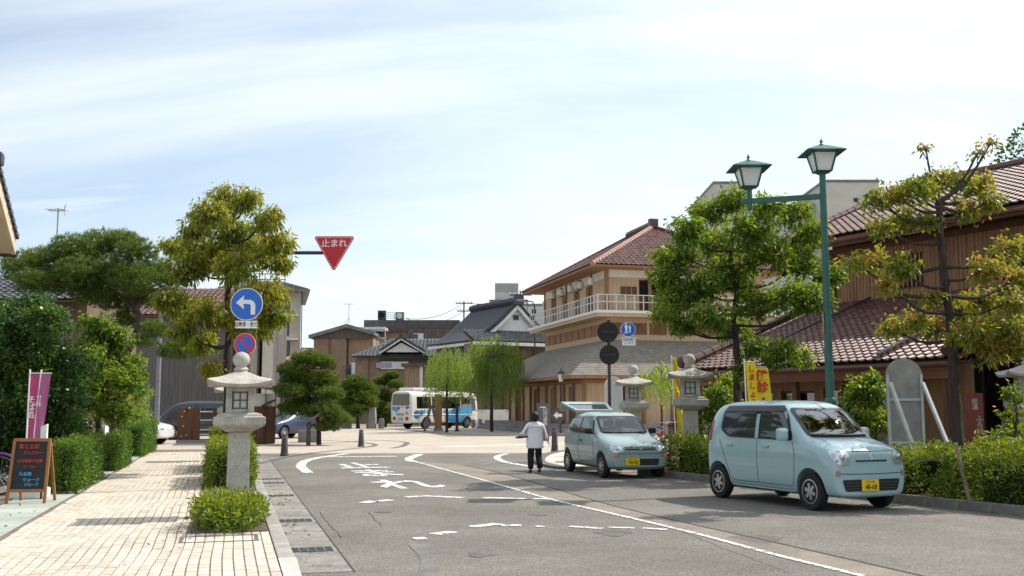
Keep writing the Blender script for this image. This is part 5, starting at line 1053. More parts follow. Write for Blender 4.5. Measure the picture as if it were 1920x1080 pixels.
b = at(1052, HOR, 58); l2 = thing('street_lamp', 'slim black street lamp with a glass lantern top before the bathhouse', 'street lamp', (b.x, 58, .01)); zt = at(0, 716, 58).z
MB().tube([(0, 0, 0), (0, 0, .8), (0, 0, .82), (0, 0, zt)], [.11, .10, .06, .05], 10).build('pole', darkm, l2, True); MB().lathe([(.12, zt), (.20, zt + .42)], 6).build('lamp_glass', milk, l2); MB().lathe([(.26, zt + .42), (.20, zt + .5), (.08, zt + .62), (.03, zt + .66), (.03, zt + .75)], 8).build('lamp_cap', darkm, l2, True)
b = at(295, HOR, 46); up = thing('utility_pole', 'plain grey steel pole rising before the dark warehouse', 'pole', (b.x, 46, .02)); MB().tube([(0, 0, 0), (0, 0, at(0, 556, 46).z)], [.11, .085], 12).build('shaft', M('grey_pole', (.24, .25, .27), .5, .15, 5, metal=.3), up, True); MB().lathe([(.088, at(0, 556, 46).z), (.05, at(0, 553, 46).z)], 12).build('cap', metal_p, up)
def power_pole(label, px, ptop, Y, arms, extra=None):
    b = at(px, HOR, Y); r = thing('power_pole', label, 'power pole', (b.x, Y, 0)); k = mpp(Y); zt = at(0, ptop, Y).z; MB().tube([(0, 0, 0), (0, 0, zt)], [.17, .12], 10).build('shaft', conc3, r, True)
    for dz, w_ in arms:
        am = MB().box(-w_, w_, -.2, -.12, zt - dz - .06, zt - dz + .06).build('crossarm', darkm, r)
        for q in (-.95, -.5, .5, .95): MB().lathe([(.06, 0), (.08, .08), (.05, .18), (.03, .26)], 8, (w_ * q, -.16, zt - dz + .06)).build('insulator', milk, am)
    if extra: extra(r, zt)
    return r, zt
r1, z1_ = power_pole('power pole with two crossarms and a white ball-shaped tank behind the black roof', 869, 565, 125, [(.25, 1.0), (1.2, .8)], lambda r, z: MB().ball((.1, -.5, z - 3.2), .62, 16, 10).build('white_tank', whitep, r, True))
r2, z2_ = power_pole('power pole with a transformer between the concrete block and the bathhouse', 976, 545, 112, [(.5, 1.2), (1.6, 1.0)], lambda r, z: (MB().lathe([(.3, z - 3.4), (.32, z - 3.3), (.32, z - 2.5), (.25, z - 2.4)], 12, (.45, 0, 0)).build('transformer', metal_p, r), MB().lathe([(.36, z - 1.7), (.30, z - 1.2)], 10, (2.7, 0, 0)).build('siren_horn', metal_p, r), MB().bar((0, 0, z - 1.45), (2.7, 0, z - 1.45), .06, .06).build('horn_arm', darkm, r)))
wire = M('wire', (.03, .03, .03), .7, .1, 5)
A0 = r1.location + Vector((0, -.16, z1_ - .2)); B0 = r2.location + Vector((0, -.16, z2_ - .4)); T0 = at(760, 597, 107.5)
cab = thing('power_lines', 'sagging power lines running between the poles above the old houses', 'power line', A0)
for a, b, sag in ((A0, B0, .5), (A0 + Vector((.6, 0, 0)), B0 + Vector((.6, 0, 0)), .6), (A0, T0, .7), (A0 - Vector((0, 0, 1)), T0, .9)): MB().tube([a.lerp(b, t) - Vector((0, 0, sag * 4 * t * (1 - t))) - A0 for t in np.linspace(0, 1, 13)], .03, 4).build('cable', wire, cab)
b = at(1003, HOR, 75); gl = thing('street_lamp', 'thin grey lamp pole with a bent arm beside the bathhouse roof', 'street lamp', (b.x, 75, 0)); zt = at(0, 566, 75).z; MB().tube([(0, 0, 0), (0, 0, zt - .3), (-.15, 0, zt), (-.8, 0, zt + .12)], [.06, .05, .045, .04], 8).build('pole', darkm, gl, True); MB().box(-1.3, -.7, -.12, .12, zt + .06, zt + .18).build('lamp_head', metal_p, gl, bevel=.02)
# bollards
bol = M('bollard_iron', (.075, .068, .075), .55, .25, 8)
for px, py, h, lab in ((533, 855, .68, 'dark tapered bollard at the paving edge beside the pavement shrubs'), (677, 838, .66, 'dark tapered bollard at the tip of the curved paving band'), (1040, 850, .80, 'dark tapered bollard on the round traffic island'), (565, 817, .62, 'dark bollard behind the stone planter under the pine'), (575, 815, .58, 'small dark bollard beneath the pine crown beside another')):
    p = G(px, py); r = thing('bollard', lab, 'bollard', (p.x, p.y, .01 if px != 1040 else .05)); MB().lathe([(.135, 0), (.135, .05), (.12, .06), (.085, h - .03), (.075, h), (.02, h + .01)], 16).build('post', bol, r, True); MB().lathe([(.092, h - .12), (.092, h - .08)], 16).build('band', M('bollard_band', (.20, .19, .19), .5, .2, 8), r)
# lamp-like notice pole at the corner, stone planter with sloping board
p = G(527, 822); nb = thing('notice_pole', 'dark pole with small white and blue notice at the street corner', 'pole', (p.x, p.y, .01)); MB().tube([(0, 0, 0), (0, 0, 2.0)], .09, 10).build('pole', darkm, nb); k = p.y / FPX; MB().box(.02, .30, -.12, -.09, 3.0, 3.5).build('notice', swhite, nb); MB().tube([(0, 0, 2.0), (0, 0, 3.5)], .05, 8).build('upper_pole', darkm, nb); MB().box(-.16, .018, -.12, -.09, 3.0, 3.5).build('blue_notice', sblue, nb)
p = G(578, 830); pn = thing('stone_planter', 'rough square stone block beside the plaza pine', 'planter', (p.x, p.y, .01), .1); MB().box(-.45, .45, 0, .8, 0, .52).build('block', stone, pn, bevel=.03); MB().box(-.34, .34, .1, .7, .521, .54).build('soil_top', soil, pn)
p = G(578, 836); sb = thing('sloping_board', 'grey post with a slanted information board in front of the stone block', 'information board', (p.x, p.y, .01)); MB().box(-.08, .08, -.05, .05, 0, .95).build('post', bol, sb); MB().prism([(-.12, -.3, .85), (.55, -.3, 1.3), (.55, -.3, 1.36), (-.12, -.3, .91)], (0, .6, 0)).build('board', greym, sb)
# upright grey info slab, arched boards
IY = 48; b = at(1018, HOR, IY); ib = thing('information_slab', 'upright dark grey information slab with white lettering behind the walking person', 'information board', (b.x, IY, .01)); k = mpp(IY); zz = lambda py: at(0, py, IY).z
MB().box(-11.5 * k, 11.5 * k, -.06, .06, 0, zz(757)).build('slab', M('slate', (.11, .11, .125), .5, .2, 4), ib, bevel=.01); MB().box(-5 * k, 5 * k, -.064, -.061, zz(765), zz(763)).build('bar_mark', swhite, ib); text('lettering', '山\n代\n温\n泉', .22, swhite, ib, (4 * k, -.064, zz(782)))
def arch(hw, h, n=14): return [(-hw, 0), (hw, 0)] + [(hw * math.cos(t), h - hw + hw * math.sin(t)) for t in np.linspace(0, math.pi, n)]
AY = 33; b = at(1151, HOR, AY); aw = thing('arched_white_board', 'white arched board standing behind the dark sign pole', 'board', (b.x, AY, .01)); h_ = at(0, 706, AY).z; flat(arch(17 * mpp(AY), h_), -.04, .05).build('panel', whitep, aw); flat([(x * .82, .12 + z * .93) for x, z in arch(17 * mpp(AY), h_)], -.055, .012).build('inner_panel', M('pale_grey_panel', (.55, .57, .58), .6, .1, 3), aw)
AY = 20.8; b = at(1697, HOR, AY); ab = thing('arched_board', 'back of a tall grey arched board propped by two pale struts', 'board', (b.x, AY, .1), -.12); h_ = at(0, 672, AY).z - .1; hw = 33 * mpp(AY)
flat(arch(hw, h_), -.02, .04).build('panel', M('weathered_board', (.30, .29, .26), .9, .2, 4), ab)
strut = M('pale_strut', (.52, .54, .53), .7, .15, 6)
for s in (-1, 1):
    MB().bar((s * (hw - .03), -.03, 0), (s * (hw - .03), -.03, h_ - hw * .9), .05, .05).build('edge_frame', strut, ab); MB().bar((-.28 + (.62 if s > 0 else 0), -.06, h_ * .80), (.10 + (.68 if s > 0 else 0), -.95, .02), .06, .06).build('strut', strut, ab)
for z in (.75, 1.6): MB().box(-hw + .06, hw - .06, -.045, -.0205, z, z + .05).build('crossbar', strut, ab)
AY = 20.2; b = at(1827, HOR, AY); rs = thing('red_sign_board', 'narrow dark red upright sign with faded white writing', 'sign', (b.x, AY, .1), -.1); k = mpp(AY); z0_, z1 = at(0, 830, AY).z - .1, at(0, 737, AY).z - .1; MB().box(-15 * k, 15 * k, -.03, .03, 0, z1).build('board', M('maroon_board', (.16, .035, .025), .7, .2, 4), rs); text('lettering', '総\n湯', .12, M('faded_white', (.50, .47, .45), .7, .1, 5), rs, (-.0, -.034, z1 - .22)); text('lettering', 'ふ\nろ\n村', .13, M('faded_white', (.5, .47, .45)), rs, (.07, -.034, z1 - .62))
stk = M('stake_wood', (.26, .19, .13), .9, .25, 5)
for i, (p0, p1, lab) in enumerate((((1820, 942), (1792, 832), 'short wooden stake leaning at the trunk of the bronze-leaved tree'), ((1868, 865), (1842, 775), 'wooden stake leaning against the bush before the red sign'), ((1908, 942), (1893, 822), 'outermost wooden stake standing almost upright in the hedge'))):
    q = G(*p0, .1); t = at(*p1, q.y + .15); r = thing('wooden_stake', lab, 'stake', q); MB().tube([(0, 0, -.05), t - q], [.035, .032], 8).build('shaft', stk, r); MB().lathe([(.034, 0), (.03, .012)], 8, t - q).build('cut_end', tim, r)
# banners
yb = M('banner_yellow', (.78, .62, .02), .75, .08, 3); bred = M('banner_red', (.55, .02, .03), .75, .1, 3)
def cloth(w_, h, wav, nx=6, nz=22, taper=0, lean=0):
    vs = []; fs = []
    for j in range(nz + 1):
        for i in range(nx + 1): u, v = i / nx, j / nz; vs.append((w_ * u * (1 - taper * v) + lean * v, wav * math.sin(u * 5 + v * 6) * (.3 + u), h * v))
    for j in range(nz):
        for i in range(nx): a = j * (nx + 1) + i; fs.append([a, a + 1, a + nx + 2, a + nx + 1])
    return MB().add(vs, fs)
def nobori(label, px, ybot, ptop, Y, wpx, mat, zb=.1, taper=0, lean=0, wav=.03, side=1, pole=True):
    b = at(px, HOR, Y); r = thing('banner', label, 'banner', (b.x, Y, zb)); z0 = at(0, ybot, Y).z - zb; z1 = at(0, ptop, Y).z - zb; w_ = wpx * mpp(Y)
    MB().tube([(0, 0, 0), (lean * 1.05, 0, z1 + .08)], .014, 7).build('pole', swhite, r, True); MB().tube([(lean, 0, z1 + .02), (lean + w_ * side * (1 - taper), 0, z1 + .02)], .009, 6).build('top_rod', swhite, r)
    m = cloth(w_ * side, z1 - z0, wav, taper=taper, lean=lean * .96); m.v = [(x + .02 * side, y - .012, z + z0) for x, y, z in m.v]; c = m.build('cloth', mat, r, True, fix=False); return r, c, z0, z1, w_
r, c, z0, z1, w_ = nobori('bright yellow banner curling in the wind beside the hedge lantern', 1268, 808, 672, 26.5, 15, yb, .05, .55, -.10, .05); text('lettering', 'ふれあい市', .17, bred, c, (.04, -.06, (z0 + z1) / 2), (math.pi / 2, math.pi / 2, 0))
r, c, z0, z1, w_ = nobori('wide yellow health-check banner with large red characters behind the street tree', 1419, 810, 690, 21.4, 34, yb, .1, .1, -.12, .012)
for i, ch in enumerate('健診・がん'): text('lettering', ch, .25, bred, c, (.20 - .02 * i * 0 - .10 * (1 - i / 6), -.045, z1 - .17 - i * .24), (math.pi / 2, .06, 0), bold=.006)
r, c, z0, z1, w_ = nobori('narrower yellow banner with small red writing overlapping the wide health-check banner', 1403, 810, 680, 21.2, 20, yb, .1, .1, -.06, .012)
for i, ch in enumerate('しましょう！'): text('lettering', ch, .15, bred, c, (.12 - .05 * (1 - i / 6), -.045, z1 - .14 - i * .17), (math.pi / 2, .05, 0), bold=.004)
pur = M('banner_purple', (.42, .12, .27), .75, .15, 3); crim = M('banner_crimson', (.58, .05, .10), .75, .15, 3, c2=(.45, .10, .28))
r, c, z0, z1, w_ = nobori('crimson banner with white writing behind the chalkboard', 53, 850, 702, 17.3, 18, crim, .1, -.25, .0, .02); text('lettering', 'そ\nば\n処', .13, swhite, c, (.07, -.05, (z0 + z1) / 2 + .1), bold=.003)
r, c, z0, z1, w_ = nobori('purple banner crossing in front of the crimson banner', 60, 850, 702, 17.1, 14, pur, .1, -.4, .12, .02); text('lettering', '甘\n味', .10, swhite, c, (.13, -.05, (z0 + z1) / 2 + .2))
p = at(62, HOR, 17.2); wb_ = thing('banner_water_tank', 'white plastic water tank standing under the two banners', 'tank', (p.x, 17.2, .1)); MB().box(-.28, .28, -.2, .2, 0, .17).build('tank', whitep, wb_, bevel=.03); MB().lathe([(.04, .165), (.04, .30)], 10).build('socket', whitep, wb_)
# chalkboard
CY = 16.3; b = at(57, HOR, CY); cb_ = thing('chalkboard', 'wooden A-frame chalkboard with red and blue handwriting', 'chalkboard', (b.x, CY, PZ), .06); k = mpp(CY); pine_w = M('orange_pine', (.33, .145, .05), .6, .2, 3, stretch=(6, 6, .8)); board = M('blackboard', (.022, .025, .024), .6, .3, 3); zt = at(0, 823, CY).z - PZ; hw = 34 * k
lean_ = .16; P3 = lambda x, z, d=0: Vector((x, -d + lean_ * z, z))
for s in (-1, 1):
    MB().bar(P3(s * (hw + .00), 0), P3(s * hw * .93, zt), .045, .03, (0, 1, 0)).build('leg', pine_w, cb_); MB().bar((s * hw * .92, .50, 0), (s * hw * .9, lean_ * zt + .03, zt - .02), .04, .025, (0, 1, 0)).build('rear_leg', pine_w, cb_)
for z in (zt - .02, .19): MB().bar(P3(-hw * .95, z), P3(hw * .95, z), .03, .05).build('rail', pine_w, cb_)
MB().prism([P3(-hw * .92, .21, -.006), P3(hw * .92, .21, -.006), P3(hw * .90, zt - .045, -.006), P3(-hw * .90, zt - .045, -.006)], (0, .012, 0)).build('board', board, cb_)
chr_, chb = M('red_chalk', (.62, .05, .05), .8, .15, 9), M('blue_chalk', (.10, .42, .68), .8, .15, 9); tilt = math.pi / 2 - math.atan(lean_)
for s_, z, sz, m_, x in (('彫と五彩', .76, .085, chr_, -.03), ('さんぷら〜', .675, .065, chr_, .03), ('山代温泉の名物', .565, .062, chr_, 0), ('こーひー', .485, .06, chr_, .02), ('九谷焼', .39, .072, chb, -.05), ('ウォーク', .31, .072, chb, .05), ('グローブ', .245, .06, chb, .06)):
    zq = z * zt / .87; text('chalk_writing', s_, sz * .80 * zt / .87, m_, cb_, P3(x, zq, .010), (tilt, 0, 0), bold=.001)
# small white box sign on the hedge and white tag sign
p = gL(200, 868); q = at(190, 817, p.y); ws = thing('box_sign', 'small white box sign standing on the shaded hedge', 'sign', (q.x, p.y, PZ)); MB().box(-.14, .14, -.12, .12, q.z - PZ - .06, q.z - PZ + .26).build('box', swhite, ws, .3); MB().box(-.04, .04, -.03, .03, 0, q.z - PZ - .06).build('post', darkm, ws); text('lettering', '駐\n車', .09, sblack, ws, (.06, -.124, q.z - PZ + .10))
q = at(81, 825, 17.0); wt = thing('small_sign', 'thin white upright tag sign behind the chalkboard', 'sign', (q.x, 17.0, PZ)); MB().prism([(-.05, 0, .55), (.05, 0, .55), (.05, 0, at(0, 795, 17).z - PZ), (-.05, 0, at(0, 800, 17).z - PZ)], (0, .05, 0)).build('plate', swhite, wt); MB().box(-.02, .02, .01, .04, 0, .549).build('post', darkm, wt)
# brown panel fence and stones round the square
fy = 45; b = at(366, HOR, fy); fe = thing('board_fence', 'dark brown board fence with white studs before the parked van', 'fence', (b.x, fy, .02)); k = mpp(fy); zz = lambda py: at(0, py, fy).z - .02
for px0, px1 in ((334, 352), (352.3, 376), (400, 428)): MB().box((px0 - 366) * k, (px1 - 366) * k, -.04, .04, .12, zz(765)).build('panel', cedar_d, fe)
MB().box((333 - 366) * k, (428 - 366) * k, -.05, .05, .0, .12).build('plinth', conc3, fe)
for px, py in ((347, 771), (343, 781), (346, 799), (352, 816), (343, 818), (356, 765)): MB().ball(((px - 366) * k, -.05, zz(py)), .03, 8, 6).build('stud', whitep, fe)
for z in (772, 788, 806, 815): MB().tube([((376 - 366) * k, 0, zz(z)), ((400 - 366) * k, 0, zz(z))], .035, 6).build('rail', alu, fe)
for i, (px, w_, h) in enumerate(((646, 14, .75), (655, 12, .6), (697, 20, 1.5), (716, 12, .7), (888, 9, .62), (901, 9, .66), (913, 8, .6))):
    Yq = 74 + (0 if px < 800 else 1.5); b = at(px, HOR, Yq); r = thing('garden_stone', ['rough grey kerb stone left of the tallest plaza stone', 'low squared stone under the rounded pine', 'tall flat stone slab behind the bus', 'short stone between the slab and the bus', 'first of the short stones before the white hall base', 'middle short stone before the white hall base', 'last short stone before the white hall base'][i], 'stone', (b.x, Yq, 0), random.uniform(-.2, .2)); hw = w_ * mpp(Yq) / 2
    MB().lathe([(hw, 0), (hw * 1.05, h * .5), (hw * .9, h), (hw * .3, h * 1.02)], 5, sq=False).build('rock', stone, r, bevel=.03)
b = at(822, HOR, 66); wp_ = thing('timber_post', 'thick brown timber post standing beside the bus', 'post', (b.x, 66, 0)); MB().box(-.22, .22, -.2, .2, 0, at(0, 752, 66).z + .4).build('shaft', cedar, wp_, bevel=.02); MB().box(-.28, .28, -.26, .26, 0, .18).build('foot', stone, wp_)
b = at(857, HOR, 66); dp = thing('slim_post', 'thin dark post standing before the front of the bus', 'post', (b.x, 66, 0)); MB().tube([(0, 0, 0), (0, 0, at(0, 745, 66).z)], .09, 8).build('shaft', darkm, dp); MB().lathe([(.16, 0), (.16, .12)], 10).build('foot', darkm, dp)
b = at(809, HOR, 66); af = thing('folding_sign', 'grey A-shaped folding sign standing by the bus wheel', 'sign', (b.x, 66, .01))
for s in (-1, 1): MB().bar((s * .42, 0, 0), (s * .06, 0, 1.55), .16, .12, (0, 1, 0)).build('leg', greym, af)
MB().box(-.12, .12, -.06, .06, 1.5, 1.62).build('hinge', greym, af)
# ================================================================ vehicles
def car_shell(stations, subd=2):
    """stations: (x, [(y,z) from sill to roof centre]); returns a closed smooth mesh object (temporary)"""
    rings = []
    for x, pts in stations: rings.append([(x, y, z) for y, z in pts] + [(x, -y, z) for y, z in reversed(pts)])
    k = len(rings[0]); vs = [v for r in rings for v in r]; fs = []
    for i in range(len(rings) - 1):
        for j in range(k): fs.append([i * k + j, i * k + (j + 1) % k, (i + 1) * k + (j + 1) % k, (i + 1) * k + j])
    h = k // 2
    for base, flip in ((0, True), ((len(rings) - 1) * k, False)):
        for j in range(h - 1):
            f = [base + j, base + j + 1, base + k - 2 - j, base + k - 1 - j]; fs.append(f[::-1] if flip else f)
    return MB().add(vs, fs), subd
def finish_shell(mb, subd, cuts):
    """smooth the shell, cut wheel arches; returns mesh"""
    me = mb.mesh('shell', M('tmp_paint', (.5, .5, .5))); me.materials.append(dark); ob = bpy.data.objects.new('shell', me); col.objects.link(ob)
    s = ob.modifiers.new('s', 'SUBSURF'); s.levels = subd; s.render_levels = subd; tmp = []
    for (x, y0, y1, z, r) in cuts:
        c = MB().lathe([(r, y0), (r, y1)], 40, (x, 0, z), 'y').build('cutter', [M('tmp_paint', (.5, .5, .5)), dark]); c.data.polygons.foreach_set('material_index', [1] * len(c.data.polygons)); tmp.append(c)
        b = ob.modifiers.new('b', 'BOOLEAN'); b.object = c; b.operation = 'DIFFERENCE'; b.solver = 'EXACT'
    bpy.context.view_layer.update(); out = bpy.data.meshes.new_from_object(ob.evaluated_get(bpy.context.evaluated_depsgraph_get()))
    for c in tmp: bpy.data.objects.remove(c)
    bpy.data.objects.remove(ob); return out
def round_poly(pts, r, n=5):
    out = []; P = [Vector(p) for p in pts]; m = len(P)
    for i in range(m):
        a, b, c = P[i - 1], P[i], P[(i + 1) % m]; d0 = (a - b); d1 = (c - b); k = min(r, d0.length * .45, d1.length * .45); p0 = b + d0.normalized() * k; p2 = b + d1.normalized() * k
        for j in range(n + 1): t = j / n; out.append(p0 * (1 - t) ** 2 + b * 2 * t * (1 - t) + p2 * t * t)
    dens = []
    for i in range(len(out)):
        a, b = out[i], out[(i + 1) % len(out)]; q = max(1, int((b - a).length / .09))
        for j in range(q): dens.append(a.lerp(b, j / q))
    return dens
def inside2(p, poly):
    c = False; n = len(poly)
    for i in range(n):
        a, b = poly[i], poly[i - 1]
        if (a[1] > p[1]) != (b[1] > p[1]) and p[0] < (b[0] - a[0]) * (p[1] - a[1]) / (b[1] - a[1]) + a[0]: c = not c
    return c
AX = {'+y': (Vector((0, 1, 0)), 0, 2), '-y': (Vector((0, -1, 0)), 0, 2), '-x': (Vector((-1, 0, 0)), 1, 2), '+x': (Vector((1, 0, 0)), 1, 2), '+z': (Vector((0, 0, 1)), 0, 1)}
class Shell:
    def __init__(s, me): s.me = me; bm = bmesh.new(); bm.from_mesh(me); s.bvh = BVHTree.FromBMesh(bm); bm.free(); s.holes = []
    def pt(s, p, ax, off):
        d, i, j = AX[ax]; o = [0, 0, 0]; o[i] = p[0]; o[j] = p[1]; o = Vector(o) + d * 5; h, n, f, ds = s.bvh.ray_cast(o, -d)
        if h is None or n is None or n.dot(d) < .12: h, n, f, ds = s.bvh.find_nearest(Vector([h[k] if h is not None else o[k] - d[k] * 4.3 for k in range(3)]))
        if n.dot(d) < 0: n = d
        return h + (n * .6 + d * .4).normalized() * off
    def patch(s, poly, ax, off, lo=0, rings=(1, .86, .66, .42, .18)):
        P = [Vector(p) for p in poly]; c = sum(P, Vector((0, 0))) / len(P); n = len(P); rs = [r for r in rings if r > lo]
        if lo: rs.append(lo)
        vs = []; fs = []
        for r in rs: vs += [s.pt(c + (p - c) * r, ax, off) for p in P]
        for k in range(len(rs) - 1):
            for i in range(n): fs.append([k * n + i, k * n + (i + 1) % n, (k + 1) * n + (i + 1) % n, (k + 1) * n + i])
        if not lo: vs.append(s.pt(c, ax, off)); fs += [[(len(rs) - 1) * n + i, (len(rs) - 1) * n + (i + 1) % n, len(vs) - 1] for i in range(n)]
        return MB().add(vs, fs)
    def hole(s, poly, ax, k=.93):
        P = [Vector(p) for p in poly]; c = sum(P, Vector((0, 0))) / len(P); s.holes.append(([c + (p - c) * k for p in P], ax))
    def line(s, pts, ax, r=.006, off=.001, n=7):
        P = cat_rom([Vector((*p, 0)) for p in pts], n) if len(pts) > 2 else [Vector((*pts[0], 0)).lerp(Vector((*pts[1], 0)), t) for t in np.linspace(0, 1, 9)]
        return MB().tube([s.pt((p.x, p.y), ax, off) for p in P], r, 5)
    def body(s, name, mats, parent):
        bm = bmesh.new(); bm.from_mesh(s.me); kill = []
        for f in bm.faces:
            c = f.calc_center_median()
            for P, ax in s.holes:
                d, i, j = AX[ax]
                if f.normal.dot(d) > .15 and inside2((c[i], c[j]), P): kill.append(f); break
        bmesh.ops.delete(bm, geom=kill, context='FACES'); me = bpy.data.meshes.new(name); bm.to_mesh(me); bm.free(); me.materials.clear()
        for m in mats: me.materials.append(m)
        me.polygons.foreach_set('use_smooth', [True] * len(me.polygons)); sharp(me, 50); return link(name, me, None, parent)
rubber = M('tyre_rubber', (.018, .018, .019), .85, .2, 20); alloy = M('alloy', (.52, .53, .55), .28, .08, 5, metal=.85); blackp = M('black_plastic', (.02, .02, .022), .5, .2, 10); chrome = M('chrome', (.82, .83, .85), .3, .05, 5, metal=.8)
frit = M('window_seal', (.012, .012, .013), .3, .2, 8, spec=.5); lampc = glassmat('headlamp_glass', (.9, .92, .93), .12); ambr = M('indicator_amber', (.55, .16, .02), .2, .1, 5, spec=.6); plate_y = M('plate_yellow', (.72, .48, .01), .5, .05, 5); seatm = M('seat_fabric', (.075, .075, .08), .95, .2, 8); redl = M('tail_red', (.35, .01, .01), .2, .1, 5)
def make_wheel(root, x, y, rad, wd, side, spokes=6, rimk=.66):
    w_ = wd / 2; r0 = rad * rimk; f = side
    ty = MB().lathe([(r0, -w_ * .9), (rad * .94, -w_), (rad, -w_ * .72), (rad, w_ * .72), (rad * .94, w_), (r0, w_ * .9)], 36, (x, y, rad), 'y').build('wheel', rubber, root, True)
    MB().lathe([(r0 * .995, -w_ * .85), (r0 * .995, w_ * .85)], 32, (x, y, rad), 'y').build('rim_well', blackp, ty)
    rim = MB(); n = 32
    prof = [(r0, w_ * .93), (r0 * .9, w_ * .96), (r0 * .88, w_ * .6)]
    for k in range(n):
        a0, a1 = 2 * math.pi * k / n, 2 * math.pi * (k + 1) / n
        for i in range(2):
            (ra, ya), (rb, yb_) = prof[i], prof[i + 1]; rim.poly([(x + ra * math.cos(a0), y + f * ya, rad + ra * math.sin(a0)), (x + ra * math.cos(a1), y + f * ya, rad + ra * math.sin(a1)), (x + rb * math.cos(a1), y + f * yb_, rad + rb * math.sin(a1)), (x + rb * math.cos(a0), y + f * yb_, rad + rb * math.sin(a0))])
    for k in range(spokes):
        a = 2 * math.pi * k / spokes + .3; u = Vector((math.cos(a), 0, math.sin(a))); v = Vector((-math.sin(a), 0, math.cos(a))); o = Vector((x, y, rad)); q = []
        for rr_, hw, yy in ((r0 * .12, r0 * .15, w_ * .95), (r0 * .9, r0 * .12, w_ * .88)): q += [o + u * rr_ + v * hw + Vector((0, f * yy, 0)), o + u * rr_ - v * hw + Vector((0, f * yy, 0))]
        rim.add(q + [p - Vector((0, f * .02, 0)) for p in q], [[0, 1, 3, 2], [0, 2, 6, 4], [1, 5, 7, 3]])
    rim.lathe([(r0 * .26, w_ * .8 * f), (r0 * .26, w_ * .99 * f), (r0 * .1, w_ * 1.02 * f)], 16, (x, y, rad), 'y'); rim.build('rim', alloy, ty)
    MB().lathe([(r0 * .86, w_ * .45 * f), (r0 * .86, w_ * .40 * f)], 24, (x, y, rad), 'y').build('brake_shade', blackp, ty); return ty
def seats(root, rows, zf, w_=.48):
    for x, ys in rows:
        for y in ys:
            s = MB().cbox((x, y, zf + .22), (.5, w_, .22)).build('seat', seatm, root, bevel=.05); MB().cbox((x + .27, y, zf + .55), (.16, w_ * .95, .62), Matrix.Rotation(.18, 4, 'Y')).build('seat_back', seatm, s, bevel=.05); MB().cbox((x + .35, y, zf + .95), (.1, w_ * .5, .17)).build('headrest', seatm, s, bevel=.04)
def plate(root, sh, y, z, number, sub):
    x = min(sh.pt((y + d, z), '-x', .012).x for d in (-.15, 0, .15)); p = MB().box(x - .012, x - .002, y - .165, y + .165, z - .083, z + .083).build('number_plate', plate_y, root, bevel=.003)
    text('number', number, .105, M('plate_ink', (.015, .03, .015), .5, .1, 5), p, (x - .0135, y - .012, z - .028), (math.pi / 2, 0, -math.pi / 2), (.95, 1, 1), bold=.002); text('region', sub, .045, M('plate_ink', (.015, .03, .015)), p, (x - .0135, y, z + .048), (math.pi / 2, 0, -math.pi / 2)); return p
